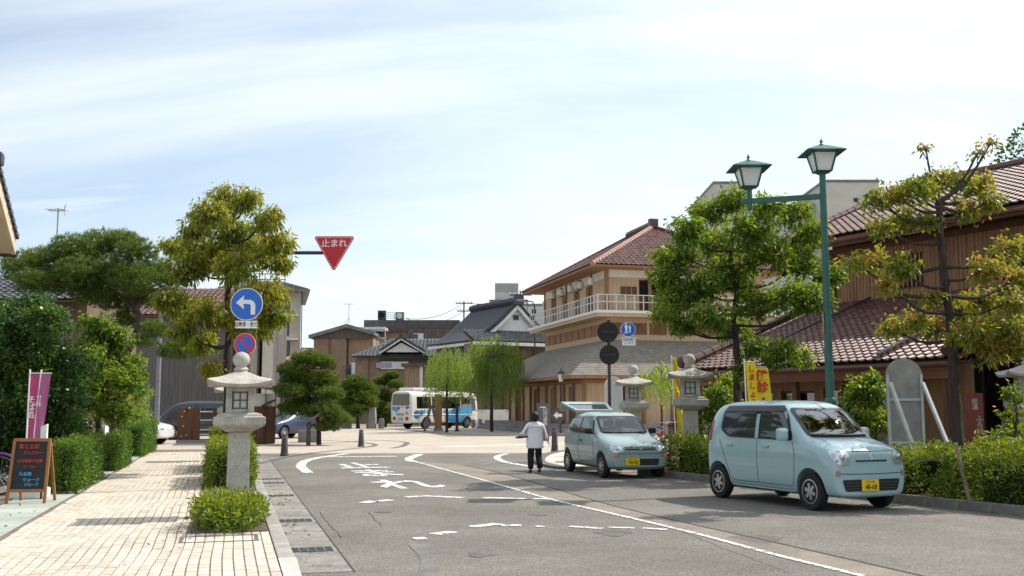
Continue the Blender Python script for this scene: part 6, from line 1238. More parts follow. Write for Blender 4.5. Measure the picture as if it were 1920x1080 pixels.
# ---------------------------------------------------------------- pale blue boxy kei car
mint = M('mint_blue_paint', (.31, .45, .475), .28, .03, 2, coat=.8, spec=.5)
def boxy_car():
    S = [(0.00, [(.48, .25), (.58, .29), (.64, .46), (.63, .70), (.54, .82), (.30, .855)]), (.035, [(.58, .20), (.67, .27), (.70, .48), (.692, .75), (.615, .875), (.34, .91)]), (.16, [(.62, .19), (.70, .27), (.725, .52), (.715, .80), (.645, .925), (.36, .965)]), (.42, [(.62, .19), (.715, .27), (.738, .58), (.730, .885), (.672, .985), (.38, 1.025)]),
         (.68, [(.62, .19), (.715, .27), (.738, .6), (.735, .93), (.68, 1.04), (.40, 1.075)]), (.80, [(.62, .19), (.715, .27), (.738, .6), (.736, .945), (.672, 1.13), (.42, 1.18)]), (1.08, [(.62, .19), (.715, .27), (.738, .6), (.737, .96), (.650, 1.385), (.46, 1.45)]), (1.30, [(.62, .19), (.715, .27), (.738, .6), (.737, .97), (.635, 1.525), (.47, 1.585)]),
         (1.65, [(.62, .19), (.715, .27), (.738, .6), (.737, .98), (.628, 1.575), (.46, 1.625)]), (2.2, [(.62, .19), (.715, .27), (.738, .6), (.737, .99), (.626, 1.58), (.46, 1.632)]), (2.8, [(.62, .19), (.715, .27), (.738, .6), (.735, 1.0), (.618, 1.565), (.45, 1.615)]), (3.16, [(.62, .20), (.71, .28), (.73, .6), (.725, 1.0), (.60, 1.515), (.43, 1.565)]), (3.32, [(.60, .22), (.69, .3), (.71, .6), (.70, .99), (.56, 1.40), (.37, 1.45)]), (3.385, [(.5, .28), (.6, .34), (.64, .6), (.63, .95), (.5, 1.22), (.33, 1.27)])]
    WF, WR, RAD = .56, 2.985, .275
    mb, sd = car_shell(S, 3); me = finish_shell(mb, sd, [(WF, .50, 1.0, RAD + .01, .335), (WF, -1.0, -.50, RAD + .01, .335), (WR, .50, 1.0, RAD + .01, .33), (WR, -1.0, -.50, RAD + .01, .33)]); sh = Shell(me)
    root = thing('parked_car', 'pale mint blue boxy small car with yellow plate 48-68 parked by the hedge', 'car')
    gl = glassmat('car_glass', (.42, .47, .46), .22); tint = glassmat('tinted_glass', (.16, .18, .18), .14)
    ws = round_poly([(-.60, 1.06), (.60, 1.06), (.56, 1.50), (-.56, 1.50)], .09); sh.hole(ws, '-x', .9)
    w_ = sh.patch(ws, '-x', .010, .90).build('windscreen', frit, root, True); sh.patch([Vector(p) * 1 for p in ws], '-x', .006, 0).build('pane', gl, w_, True)
    for ax, s in (('-y', -1), ('+y', 1)):
        f_ = round_poly([(.98, 1.04), (1.80, 1.03), (1.80, 1.47), (1.30, 1.47), (1.16, 1.33)], .05); r_ = round_poly([(1.92, 1.03), (2.62, 1.06), (2.86, 1.16), (2.84, 1.42), (2.70, 1.47), (1.92, 1.47)], .07)
        al = round_poly([(.93, 1.005), (2.66, 1.02), (2.92, 1.14), (2.90, 1.46), (2.74, 1.515), (1.28, 1.515), (1.10, 1.34)], .08)
        fr_ = sh.patch(al, ax, .004, 0).build('window_band', frit, root, True)
        sh.hole(f_, ax, .9); sh.hole(r_, ax, .9)
        sh.patch(f_, ax, .012).build('pane', M('side_glass', (.035, .042, .045), .04, .2, 2, spec=.9), fr_, True); sh.patch(r_, ax, .012).build('pane', M('side_glass', (.03, .035, .04)), fr_, True)
        sh.patch(round_poly([(1.815, 1.02), (1.905, 1.02), (1.905, 1.40), (1.815, 1.40)], .01), ax, .016).build('door_pillar', mint, fr_, True)
        vis = sh.patch(round_poly([(1.22, 1.44), (2.86, 1.43), (2.76, 1.525), (1.30, 1.525)], .03), ax, .03).build('rain_visor', M('smoke_visor', (.03, .03, .035), .15, .1, 4, spec=.6), fr_, True)
        for pts in ([(.96, 1.0), (.90, .8), (.93, .45), (.98, .33)], [(.98, .33), (1.86, .33)], [(1.86, .33), (1.86, 1.0)], [(1.86, .33), (2.55, .34), (2.66, .48), (2.80, .75), (2.93, .98)]): sh.line(pts, ax, .0045).build('door_gap', blackp, root)
        for x in (1.62, 2.62):
            p0 = sh.pt((x, .90), ax, .018); h = MB().cbox(p0, (.17, .035, .035)).build('door_handle', mint, root, bevel=.012)
        m0 = sh.pt((1.06, 1.06), ax, 0); mr = MB().cbox(m0 + Vector((0, s * .12, .04)), (.10, .20, .19)).build('door_mirror', mint, root, bevel=.045); MB().cbox(m0 + Vector((.01, s * .03, .0)), (.06, .07, .05)).build('mirror_stalk', blackp, mr)
        # headlamps wrap the corner
        hl = round_poly([(s * .44, .69), (s * .60, .67), (s * .685, .75), (s * .675, .885), (s * .47, .89), (s * .41, .80)], .05)
        q = sh.patch(hl, '-x', .006).build('headlight', chrome, root, True); sh.patch(hl, '-x', .022).build('lens', lampc, q, True); b0 = sh.pt((s * .55, .79), '-x', .004); MB().ball(b0 + Vector((-.004, 0, 0)), (.02, .05, .05)).build('bulb_reflector', alloy, q, True); MB().ball(sh.pt((s * .635, .74), '-x', .004), (.015, .025, .025)).build('indicator_bulb', ambr, q, True)
        fg = sh.patch(round_poly([(s * .595, .52), (s * .665, .52), (s * .665, .60), (s * .595, .60)], .03), '-x', .012).build('fog_lamp', M('fog_lamp_lens', (.30, .20, .17), .15, .2, 5, spec=.6), root, True)
        tl = sh.patch(round_poly([(3.20, .95), (3.33, .95), (3.28, 1.3), (3.18, 1.3)], .04), ax, .008).build('tail_light', redl, root, True)
        sh.line([(.34, .30), (.90, .27)], ax, .004).build('sill_line', blackp, root)
        sh.line([(.95, .245), (2.62, .255)], ax, .014).build('side_sill', mint, root)
    gr = sh.patch(round_poly([(-.50, .30), (.50, .30), (.56, .47), (-.56, .47)], .04), '-x', .006).build('lower_grille', blackp, root, True)
    for z in (.34, .38, .42): sh.line([(-.5, z), (.5, z)], '-x', .007, .010).build('grille_bar', M('grille_grey', (.05, .05, .055), .5, .1, 5), gr)
    sh.line([(-.30, .735), (.30, .735)], '-x', .014, .002).build('upper_slot', blackp, root); sh.line([(-.64, .56), (-.3, .548), (.3, .548), (.64, .56)], '-x', .006).build('bumper_gap', blackp, root)
    sh.line([(-.66, .875), (-.3, .872), (.3, .872), (.66, .875)], '-x', .006, -.001).build('bonnet_gap', blackp, root)
    bx_ = sh.pt((0, .79), '-x', .008); em = [(-.045, .028), (.0, .062), (.048, .03), (.012, .03), (.048, -.012), (.0, -.060), (-.048, -.03), (-.012, -.03), (-.048, .008)]
    MB().prism([(bx_.x, -y, bx_.z + z) for y, z in em], (.01, 0, 0)).build('emblem', chrome, root)
    plate(root, sh, .05, .385, '48-68', '石川 580')
    sh.line([(-.5, 1.075), (-.1, 1.07), (.25, 1.085)], '-x', .012, .025).build('wiper', blackp, root); sh.line([(.05, 1.07), (.3, 1.075), (.55, 1.09)], '-x', .012, .025).build('wiper', blackp, root)
    body = sh.body('body', [mint, blackp], root)
    for x, s, in ((WF, -1), (WF, 1), (WR, -1), (WR, 1)): make_wheel(root, x, s * .655, RAD, .155, s)
    MB().tube([(2.95, .25, 1.56), (3.05, .25, 1.80)], .006, 6).build('aerial', blackp, root)
    MB().box(.5, 3.2, -.56, .56, .20, .30).build('floor_pan', blackp, root); MB().cbox((.98, 0, .95), (.42, 1.26, .22)).build('dashboard', blackp, root, bevel=.06); MB().box(.92, 1.02, -.56, -.20, 1.065, 1.08).build('dash_mat', whitep, root)
    seats(root, ((1.55, (-.34, .34)), (2.45, (-.34, .34))), .30); MB().lathe([(.175, -.012), (.19, 0), (.175, .012)], 24, (1.28, .34, .98), 'x').build('steering_wheel', blackp, root)
    MB().box(1.16, 1.17, -.05, .05, 1.40, 1.46).build('inspection_sticker', plate_y, root)
    return root
mw_ = boxy_car(); hd = Vector((.40, -.917, 0)).normalized()
def put_car(root, contact, hd, wf, side_y):
    """contact = ground point under the near front wheel; local x runs from nose to tail"""
    back = -hd; rz = math.atan2(back.y, back.x); rot = Matrix.Rotation(rz, 3, 'Z'); loc = Vector(contact) - rot @ Vector((wf, side_y, 0)); root.location = (loc.x, loc.y, 0.0); root.rotation_euler = (0, 0, rz)
put_car(mw_, G(1522, 957), hd, .56, .70); mw_.scale = (1.0, 1.0, 1.045)
# ---------------------------------------------------------------- green hatchback with its tailgate open
teal = M('pale_teal_paint', (.27, .37, .36), .3, .04, 2, coat=.8, spec=.5, metal=.15)
def hatchback():
    S = [(0.0, [(.36, .26), (.46, .30), (.52, .42), (.52, .55), (.44, .64), (.25, .67)]), (.04, [(.52, .20), (.62, .26), (.66, .42), (.65, .60), (.57, .70), (.31, .735)]), (.20, [(.60, .18), (.69, .26), (.715, .46), (.70, .68), (.62, .775), (.35, .815)]), (.55, [(.60, .18), (.70, .26), (.735, .52), (.725, .78), (.65, .865), (.38, .905)]), (.88, [(.60, .18), (.70, .26), (.737, .55), (.732, .85), (.665, .935), (.40, .975)]),
         (1.02, [(.60, .18), (.70, .26), (.737, .55), (.734, .87), (.645, 1.02), (.42, 1.07)]), (1.30, [(.60, .18), (.70, .26), (.737, .55), (.735, .89), (.60, 1.25), (.43, 1.31)]), (1.52, [(.60, .18), (.70, .26), (.737, .55), (.735, .90), (.575, 1.375), (.42, 1.43)]), (1.85, [(.60, .18), (.70, .26), (.737, .55), (.735, .91), (.56, 1.42), (.40, 1.472)]), (2.4, [(.60, .18), (.70, .26), (.737, .55), (.733, .92), (.555, 1.415), (.40, 1.468)]), (2.9, [(.60, .18), (.70, .26), (.73, .55), (.725, .92), (.545, 1.37), (.38, 1.42)]), (3.16, [(.60, .2), (.69, .28), (.715, .55), (.70, .9), (.53, 1.27), (.36, 1.31)]), (3.31, [(.55, .22), (.65, .3), (.68, .55), (.66, .86), (.52, 1.02), (.34, 1.06)]), (3.385, [(.46, .28), (.56, .34), (.6, .52), (.58, .74), (.46, .84), (.3, .87)])]
    WF, WR, RAD = .60, 2.94, .268
    mb, sd = car_shell(S, 3); me = finish_shell(mb, sd, [(WF, .50, 1.0, RAD + .01, .325), (WF, -1.0, -.50, RAD + .01, .325), (WR, .50, 1.0, RAD + .01, .32), (WR, -1.0, -.50, RAD + .01, .32)]); sh = Shell(me)
    root = thing('parked_car', 'greyish green hatchback with yellow plate 74-92 and its rear hatch raised', 'car'); gl = glassmat('clear_glass', (.74, .78, .77), .06)
    ws = round_poly([(-.58, .985), (.58, .985), (.52, 1.36), (-.52, 1.36)], .08); sh.hole(ws, '-x', .9); w_ = sh.patch(ws, '-x', .010, .92).build('windscreen', frit, root, True); sh.patch(ws, '-x', .006, 0).build('pane', gl, w_, True)
    rw = round_poly([(-.50, .92), (.50, .92), (.46, 1.26), (-.46, 1.26)], .06); sh.hole(rw, '+x', 1.0)
    for ax, s in (('-y', -1), ('+y', 1)):
        al = round_poly([(1.10, .945), (2.55, .965), (2.98, 1.02), (2.84, 1.33), (1.50, 1.365), (1.32, 1.22)], .06); fr_ = sh.patch(al, ax, .004, 0).build('window_band', frit, root, True)
        f_ = round_poly([(1.17, .975), (2.02, .985), (2.00, 1.325), (1.52, 1.325), (1.34, 1.2)], .04); r_ = round_poly([(2.12, .99), (2.55, 1.0), (2.88, 1.05), (2.78, 1.30), (2.10, 1.325)], .05); sh.hole(f_, ax, .92); sh.hole(r_, ax, .92); sh.hole(al, ax, .0)
        sh.patch(f_, ax, .012).build('pane', M('side_glass_b', (.06, .07, .07), .04, .2, 2, spec=.9), fr_, True); sh.patch(r_, ax, .012).build('pane', M('side_glass_b', (.06, .07, .07)), fr_, True)
        for pts in ([(1.10, .93), (1.04, .7), (1.05, .4), (1.10, .32)], [(1.10, .32), (2.08, .32)], [(2.08, .32), (2.12, .7), (2.06, .96)]): sh.line(pts, ax, .0045).build('door_gap', blackp, root)
        p0 = sh.pt((1.92, .80), ax, .014); MB().cbox(p0, (.16, .03, .035)).build('door_handle', blackp, root, bevel=.01); sh.line([(.95, .46), (2.62, .47)], ax, .014, .004).build('side_moulding', teal, root)
        m0 = sh.pt((1.20, .99), ax, 0); MB().cbox(m0 + Vector((0, s * .11, .04)), (.10, .18, .13)).build('door_mirror', blackp, root, bevel=.04)
        hl = round_poly([(s * .40, .585), (s * .62, .57), (s * .665, .63), (s * .655, .715), (s * .45, .72)], .03); q = sh.patch(hl, '-x', .005).build('headlight', chrome, root, True); sh.patch(hl, '-x', .02).build('lens', lampc, q, True); MB().ball(sh.pt((s * .53, .65), '-x', .002), (.02, .05, .045)).build('bulb_reflector', alloy, q, True)
        sh.patch(round_poly([(s * .50, .475), (s * .63, .475), (s * .64, .53), (s * .50, .53)], .03), '-x', .006).build('indicator', ambr, root, True); sh.patch(round_poly([(3.22, .72), (3.34, .70), (3.30, .95), (3.2, .98)], .03), ax, .006).build('tail_light', redl, root, True)
    gr = sh.patch(round_poly([(-.36, .635), (.36, .635), (.38, .70), (-.38, .70)], .02), '-x', .005).build('upper_grille', blackp, root, True); sh.line([(-.37, .668), (.37, .668)], '-x', .009, .01).build('grille_bar', teal, gr)
    bx_ = sh.pt((0, .665), '-x', .02); MB().prism([(bx_.x, y, bx_.z + z) for y, z in ((-.05, .05), (.05, .05), (.03, -.03), (0, -.06), (-.03, -.03))], (.015, 0, 0)).build('emblem_shield', teal, root)
    for a in (90, 210, 330):
        u = (math.cos(R(a)), math.sin(R(a))); v = (-u[1], u[0]); MB().prism([(bx_.x - .006, (u[0] * k + v[0] * j) * .026, bx_.z + .004 + (u[1] * k + v[1] * j) * .026) for k, j in ((0, 0), (.5, .3), (1, 0), (.5, -.3))], (.005, 0, 0)).build('emblem_diamond', chrome, root)
    lg = sh.patch(round_poly([(-.42, .30), (.30, .30), (.32, .44), (-.44, .44)], .02), '-x', .005).build('lower_grille', blackp, root, True)
    for z in (.335, .37, .405): sh.line([(-.4, z), (.28, z)], '-x', .008, .010).build('grille_bar', M('grille_grey', (.05, .05, .055)), lg)
    sh.line([(-.62, .265), (-.2, .25), (.2, .25), (.62, .265)], '-x', .009, .004).build('bumper_lip', blackp, root); sh.line([(-.64, .555), (-.3, .55), (.3, .55), (.64, .555)], '-x', .005).build('bumper_gap', blackp, root)
    plate(root, sh, .20, .385, '74-92', '石川 50'); sh.line([(-.5, .995), (-.1, .985), (.2, .99)], '-x', .011, .022).build('wiper', blackp, root); sh.line([(.0, .985), (.3, .985), (.52, 1.0)], '-x', .011, .022).build('wiper', blackp, root)
    sh.body('body', [teal, blackp], root)
    for x, s in ((WF, -1), (WF, 1), (WR, -1), (WR, 1)): make_wheel(root, x, s * .65, RAD, .15, s, 7)
    MB().box(.5, 3.2, -.56, .56, .19, .28).build('floor_pan', blackp, root); MB().cbox((1.14, 0, .86), (.42, 1.22, .2)).build('dashboard', blackp, root, bevel=.06); seats(root, ((1.70, (-.33, .33)), (2.5, (-.33, .33))), .22)
    MB().lathe([(.17, -.012), (.185, 0), (.17, .012)], 24, (1.42, .33, .92), 'x').build('steering_wheel', blackp, root); MB().box(1.36, 1.37, -.05, .05, 1.27, 1.33).build('inspection_sticker', plate_y, root)
    # raised hatch: painted frame round a window, hinged at the roof
    a = R(14); ux, uz = math.cos(a), math.sin(a); H0 = Vector((2.92, 0, 1.445)); PT = lambda u, y, n: H0 + Vector((ux * u - uz * n, y, uz * u + ux * n)); hb_ = MB()
    def fr_box(u0, u1, y0, y1, yy0=None, yy1=None): q = [PT(u0, y0, 0), PT(u0, y1, 0), PT(u1, yy1 if yy1 is not None else y1, .0), PT(u1, yy0 if yy0 is not None else y0, .0)]; hb_.prism(q, PT(0, 0, .055) - PT(0, 0, 0))
    fr_box(0, .10, -.50, .50); fr_box(.10, .62, -.50, -.42, -.58, -.50); fr_box(.10, .62, .42, .50, .50, .58); fr_box(.62, .86, -.58, .58, -.60, .60)
    ht = hb_.build('tailgate', teal, root, bevel=.012); MB().prism([PT(.86, -.60, .0), PT(.86, .60, .0), PT(.98, .58, -.22), PT(.98, -.58, -.22)], PT(.03, 0, .05) - PT(0, 0, 0)).build('tailgate_lower', teal, ht, bevel=.01)
    MB().poly([PT(.09, -.43, .04), PT(.09, .43, .04), PT(.63, .51, .04), PT(.63, -.51, .04)]).build('rear_window', M('hatch_glass', (.05, .06, .06), .05, .1, 3, spec=.9), ht, fix=False)
    for s in (-1, 1): MB().tube([(2.98, s * .5, 1.18), PT(.45, s * .5, -.02)], .012, 7).build('gas_strut', blackp, ht)
    MB().tube([PT(.05, 0, .06), PT(.02, 0, .13)], .006, 5).build('aerial', blackp, root)
    return root
hc_ = hatchback(); hd2 = Vector((.27, -.963, 0)); put_car(hc_, G(1128, 896), hd2, .60, .70)
# plush toys on its dashboard
rot = Matrix.Rotation(hc_.rotation_euler.z, 3, 'Z')
for i, (y, s) in enumerate(((-.36, 1.0), (-.16, 1.15))):
    p = hc_.location + rot @ Vector((1.17, y, .958)); r = thing('plush_toy', ('smaller' if i == 0 else 'larger') + ' white plush toy lying on the dashboard of the hatchback', 'toy', p, hc_.rotation_euler.z); wool = M('white_plush', (.72, .70, .66), .95, .1, 20)
    MB().ball((0, 0, .055 * s), (.07 * s, .10 * s, .055 * s)).build('body', wool, r, True); MB().ball((-.02, .09 * s, .075 * s), .05 * s).build('head', wool, r, True)
    for e in (-1, 1): MB().ball((-.02 + e * .03, .11 * s, .12 * s), .018 * s, 8, 6).build('ear', wool, r, True)
# ---------------------------------------------------------------- minibus with blue bubbles
def minibus():
    root = thing('minibus', 'white minibus with blue bubble graphics parked across the square', 'bus'); Wb, Lb, Hb, z0 = 1.03, 7.0, 2.62, .38; bw = M('bus_white', (.74, .73, .69), .35, .05, 2, coat=.4)
    prof = [(.86, z0), (1.0, z0 + .08), (Wb, 1.0), (Wb, 1.55), (.985, 2.2), (.93, 2.48), (.70, 2.60), (.4, 2.63)]
    def sec(k, dz=0, bz=0): return [(y * k, z0 + bz + (z - z0 - bz) * (1 - dz) if z > z0 + bz else z0 + bz) for y, z in prof]
    S = [(0, sec(.93, .03, .06)), (.05, sec(.985, .012)), (.25, sec(1)), (1.5, sec(1)), (4, sec(1)), (6.2, sec(1)), (6.6, sec(.98, .02)), (6.85, sec(.93, .10)), (7.0, sec(.84, .45, .06))]
    WR, WF, RAD = 1.55, 5.75, .38
    mb, sd = car_shell(S, 3); me = finish_shell(mb, sd, [(x, a, b, RAD + .02, .47) for x in (WR, WF) for a, b in ((.7, 1.4), (-1.4, -.7))]); sh = Shell(me); gdk = M('bus_glass', (.025, .03, .035), .05, .2, 2, spec=.8); gcl = glassmat('bus_window', (.5, .55, .55), .15)
    rw = round_poly([(-.86, 1.62), (.86, 1.62), (.80, 2.42), (-.80, 2.42)], .12); sh.patch(rw, '-x', .012).build('rear_window', gdk, root, True)
    bl1 = M('bubble_blue', (.05, .25, .55), .35, .1, 3); bl2 = M('bubble_light_blue', (.08, .38, .66), .35, .1, 3); bl3 = M('bubble_dark_blue', (.07, .15, .38), .35, .1, 3); curt = M('pale_curtain', (.45, .60, .66), .9, .15, 5)
    def blob(cx, cz, r, ax, m, off, n=20, name='bubble_graphic'): sh.patch([Vector((cx + r * math.cos(t), cz + r * math.sin(t))) for t in np.linspace(0, 6.283, n, False)], ax, off).build(name, m, root, True)
    for i, (y, z, r) in enumerate(((-.70, 1.42, .16), (-.45, 1.34, .20), (-.2, 1.44, .13), (.10, 1.50, .06), (.3, 1.52, .06), (.6, 1.48, .12), (.78, 1.5, .08))): blob(-y, z, r, '-x', (bl1, bl2, bl3)[i % 3], .006 + i * .0015)
    for y in (-.62, .62): MB().box(sh.pt((y, .72), '-x', .012).x - .01, sh.pt((y, .72), '-x', 0).x + .02, y - .13, y + .13, .62, .84).build('tail_lamp', redl, root); MB().box(sh.pt((y, 1.0), '-x', .012).x - .006, sh.pt((y, 1.0), '-x', 0).x + .02, y - .10, y + .10, 1.0, 1.2).build('lamp_cluster', M('lamp_grey', (.30, .27, .26), .4, .2, 5), root) if y < 0 else None
    px = sh.pt((0, .68), '-x', .02).x; MB().box(px - .012, px, -.22, .22, .60, .80).build('number_plate', M('plate_green', (.35, .42, .36), .5, .1, 5), root); sh.line([(-.8, .55), (.8, .55)], '-x', .03, .01).build('bumper', bw, root)
    text('lettering', '加賀温泉', .20, M('dark_print', (.06, .06, .07), .5, .1, 5), root, (px - .02, 0, 1.0), (math.pi / 2, 0, -math.pi / 2))
    for ax in ('-y', '+y'):
        for x0, x1 in ((.55, 1.95), (2.05, 3.45), (3.55, 4.95), (5.05, 6.05)):
            q = round_poly([(x0, 1.42), (x1, 1.42), (x1, 2.22), (x0, 2.22)], .05); sh.hole(q, ax, .92); sh.patch(q, ax, .010, .93).build('window_frame', frit, root, True); sh.patch(q, ax, .006).build('window', gcl, root, True)
        q = round_poly([(6.12, 1.25), (6.65, 1.25), (6.55, 2.1), (6.12, 2.2)], .05); sh.patch(q, ax, .008).build('window', gdk, root, True)
        s = -1 if ax == '-y' else 1
        for x0 in (.62, 1.75, 2.15, 3.25, 3.65, 4.75):
            c = MB(); n = 8
            for k in range(n): a, b = x0 + k * .035, x0 + (k + 1) * .035; c.poly([(a, s * (.90 + .015 * (k % 2)), 1.40), (b, s * (.90 + .015 * ((k + 1) % 2)), 1.40), (b, s * (.86 + .015 * ((k + 1) % 2)), 2.25), (a, s * (.86 + .015 * (k % 2)), 2.25)])
            c.build('curtain', curt, root, fix=False)
    for i, (x, z, r, m) in enumerate(((.55, 1.0, .30, bl3), (.95, 1.12, .20, bl1), (1.3, 1.18, .13, bl2), (1.62, 1.2, .10, bl1), (2.6, 1.15, .15, bl1), (3.3, 1.2, .12, bl2), (4.0, .9, .42, bl2), (4.5, .85, .40, bl1), (4.3, 1.15, .28, bl3), (4.95, 1.05, .40, bl2), (5.5, 1.1, .36, bl2), (5.2, .75, .28, bl1), (3.6, .8, .22, bl2), (4.7, 1.2, .34, bl1), (5.25, 1.2, .34, bl2), (4.15, .72, .3, bl1), (5.95, 1.2, .28, bl2), (4.85, .68, .28, bl2))): blob(x, z, r, '-y', m, .006 + i * .0012)
    for x in (.75, 1.1): pass
    sh.line([(.1, .98), (6.7, .98)], '-y', .014, .022).build('side_line', bw, root); ac = MB().box(.5, 2.9, -.72, .72, 2.60, 2.84).build('air_conditioning_unit', bw, root, bevel=.07)
    sh.body('body', [bw, blackp], root); seats(root, [(x, (-.6, .6)) for x in (1.3, 2.3, 3.3, 4.3)], .72, .6); MB().box(.2, 6.5, -.9, .9, .40, .70).build('floor_pan', blackp, root)
    for x, s in ((WR, -1), (WR, 1), (WF, -1), (WF, 1)): make_wheel(root, x, s * .86, RAD, .22, s, 8, .58)
    return root
bus = minibus(); bh = Vector((.64, .768, 0)); brz = math.atan2(bh.y, bh.x); brot = Matrix.Rotation(brz, 3, 'Z'); corner = at(771, HOR, 71); loc = Vector((corner.x, 71, 0)) - brot @ Vector((0, -1.03, 0)); bus.location = (loc.x, loc.y, .01); bus.rotation_euler = (0, 0, brz)
# ---------------------------------------------------------------- parked vehicles behind the hedge on the left
def simple_car(name, label, paint, L_, W_, H_, van, loc, rz):
    w2 = W_ / 2; hb = .9 if not van else 1.05
    if van: S = [(0, [(.45, .35), (w2 * .75, .4), (w2 * .82, .6), (w2 * .82, .85), (w2 * .7, 1.0), (.3, 1.05)]), (.15, [(.6, .3), (w2 * .95, .36), (w2, .6), (w2 * .98, .98), (w2 * .88, 1.15), (.4, 1.2)]), (.6, [(.6, .3), (w2 * .96, .36), (w2, .65), (w2, 1.05), (w2 * .85, H_ * .84), (.45, H_ * .88)]), (1.0, [(.6, .3), (w2 * .96, .36), (w2, .65), (w2, 1.05), (w2 * .82, H_ * .95), (.45, H_)]), (L_ * .6, [(.6, .3), (w2 * .96, .36), (w2, .65), (w2, 1.05), (w2 * .82, H_ * .97), (.45, H_)]), (L_ - .12, [(.6, .32), (w2 * .96, .4), (w2 * .98, .65), (w2 * .97, 1.05), (w2 * .8, H_ * .94), (.45, H_ * .97)]), (L_, [(.5, .38), (w2 * .8, .45), (w2 * .86, .65), (w2 * .86, 1.0), (w2 * .7, H_ * .85), (.4, H_ * .88)])]
    else: S = [(0, [(.45, .3), (w2 * .75, .34), (w2 * .82, .45), (w2 * .82, .6), (w2 * .7, .68), (.3, .7)]), (.15, [(.6, .24), (w2 * .95, .3), (w2, .5), (w2 * .97, .72), (w2 * .85, .82), (.4, .85)]), (1.1, [(.6, .22), (w2 * .96, .28), (w2, .55), (w2, .85), (w2 * .88, .95), (.45, .99)]), (1.9, [(.6, .22), (w2 * .96, .28), (w2, .55), (w2, .9), (w2 * .74, H_ * .95), (.45, H_ * .98)]), (L_ * .62, [(.6, .22), (w2 * .96, .28), (w2, .55), (w2, .92), (w2 * .72, H_ * .97), (.45, H_)]), (L_ - .5, [(.6, .24), (w2 * .96, .3), (w2, .55), (w2 * .98, .92), (w2 * .7, H_ * .88), (.42, H_ * .9)]), (L_, [(.5, .32), (w2 * .8, .38), (w2 * .86, .55), (w2 * .84, .82), (w2 * .66, .98), (.38, 1.0)])]
    mb, sd = car_shell(S, 2); xf, xr = .75, L_ - .75; me = finish_shell(mb, sd, [(x, a, b, .33, .37) for x in (xf, xr) for a, b in ((w2 - .25, w2 + .4), (-w2 - .4, -w2 + .25))]); sh = Shell(me); root = thing(name, label, 'van' if van else 'car', loc, rz); g = M('side_glass', (.035, .042, .045))
    zb = 1.08 if van else .94; zt_ = H_ * .92; sh.patch(round_poly([(-w2 * .72, zb + .04), (w2 * .72, zb + .04), (w2 * .62, zt_), (-w2 * .62, zt_)], .08), '-x', .01).build('windscreen', g, root, True); sh.patch(round_poly([(-w2 * .66, zb + .02), (w2 * .66, zb + .02), (w2 * .56, zt_ - .03), (-w2 * .56, zt_ - .03)], .08), '+x', .01).build('rear_window', g, root, True)
    for ax in ('-y', '+y'):
        x0 = .95 if van else 1.65; xm = (x0 + L_ - .5) / 2
        for a, b in ((x0, xm - .04), (xm + .04, L_ - .45)): sh.patch(round_poly([(a, zb), (b, zb), (b - .05, zt_ - .04), (a + .25 * (a == x0), zt_ - .04)], .05), ax, .01).build('side_window', g, root, True)
        sh.line([(xm, .35), (xm, zb)], ax, .005).build('door_gap', blackp, root)
    for s in (-1, 1): sh.patch(round_poly([(s * w2 * .5, .62), (s * w2 * .8, .62), (s * w2 * .8, .76), (s * w2 * .5, .76)], .03), '-x', .01).build('headlight', chrome, root, True); sh.patch(round_poly([(s * w2 * .62, .65), (s * w2 * .8, .65), (s * w2 * .78, .9), (s * w2 * .62, .9)], .03), '+x', .01).build('tail_light', redl, root, True)
    sh.body('body', [paint, blackp], root)
    for x in (xf, xr):
        for s in (-1, 1): make_wheel(root, x, s * (w2 - .1), .31, .18, s, 5)
    return root
b = at(238, HOR, 43); simple_car('parked_car', 'white sedan parked beyond the square-cut hedge', M('white_paint', (.72, .72, .72), .3, .03, 2, coat=.6), 4.2, 1.65, 1.48, False, (b.x + 1.6, 43.5, 0), R(172))
b = at(385, HOR, 50); simple_car('parked_van', 'dark van parked behind the brown board fence', M('dark_van_paint', (.05, .052, .06), .3, .05, 2, coat=.6), 4.0, 1.6, 1.85, True, (b.x - 2.1, 50, 0), R(4))
b = at(507, HOR, 50); simple_car('parked_car', 'dark blue car seen between the shelter and the notice pole', M('navy_paint', (.03, .04, .09), .3, .05, 2, coat=.6), 3.6, 1.6, 1.5, False, (b.x - .5, 50.5, 0), R(60))
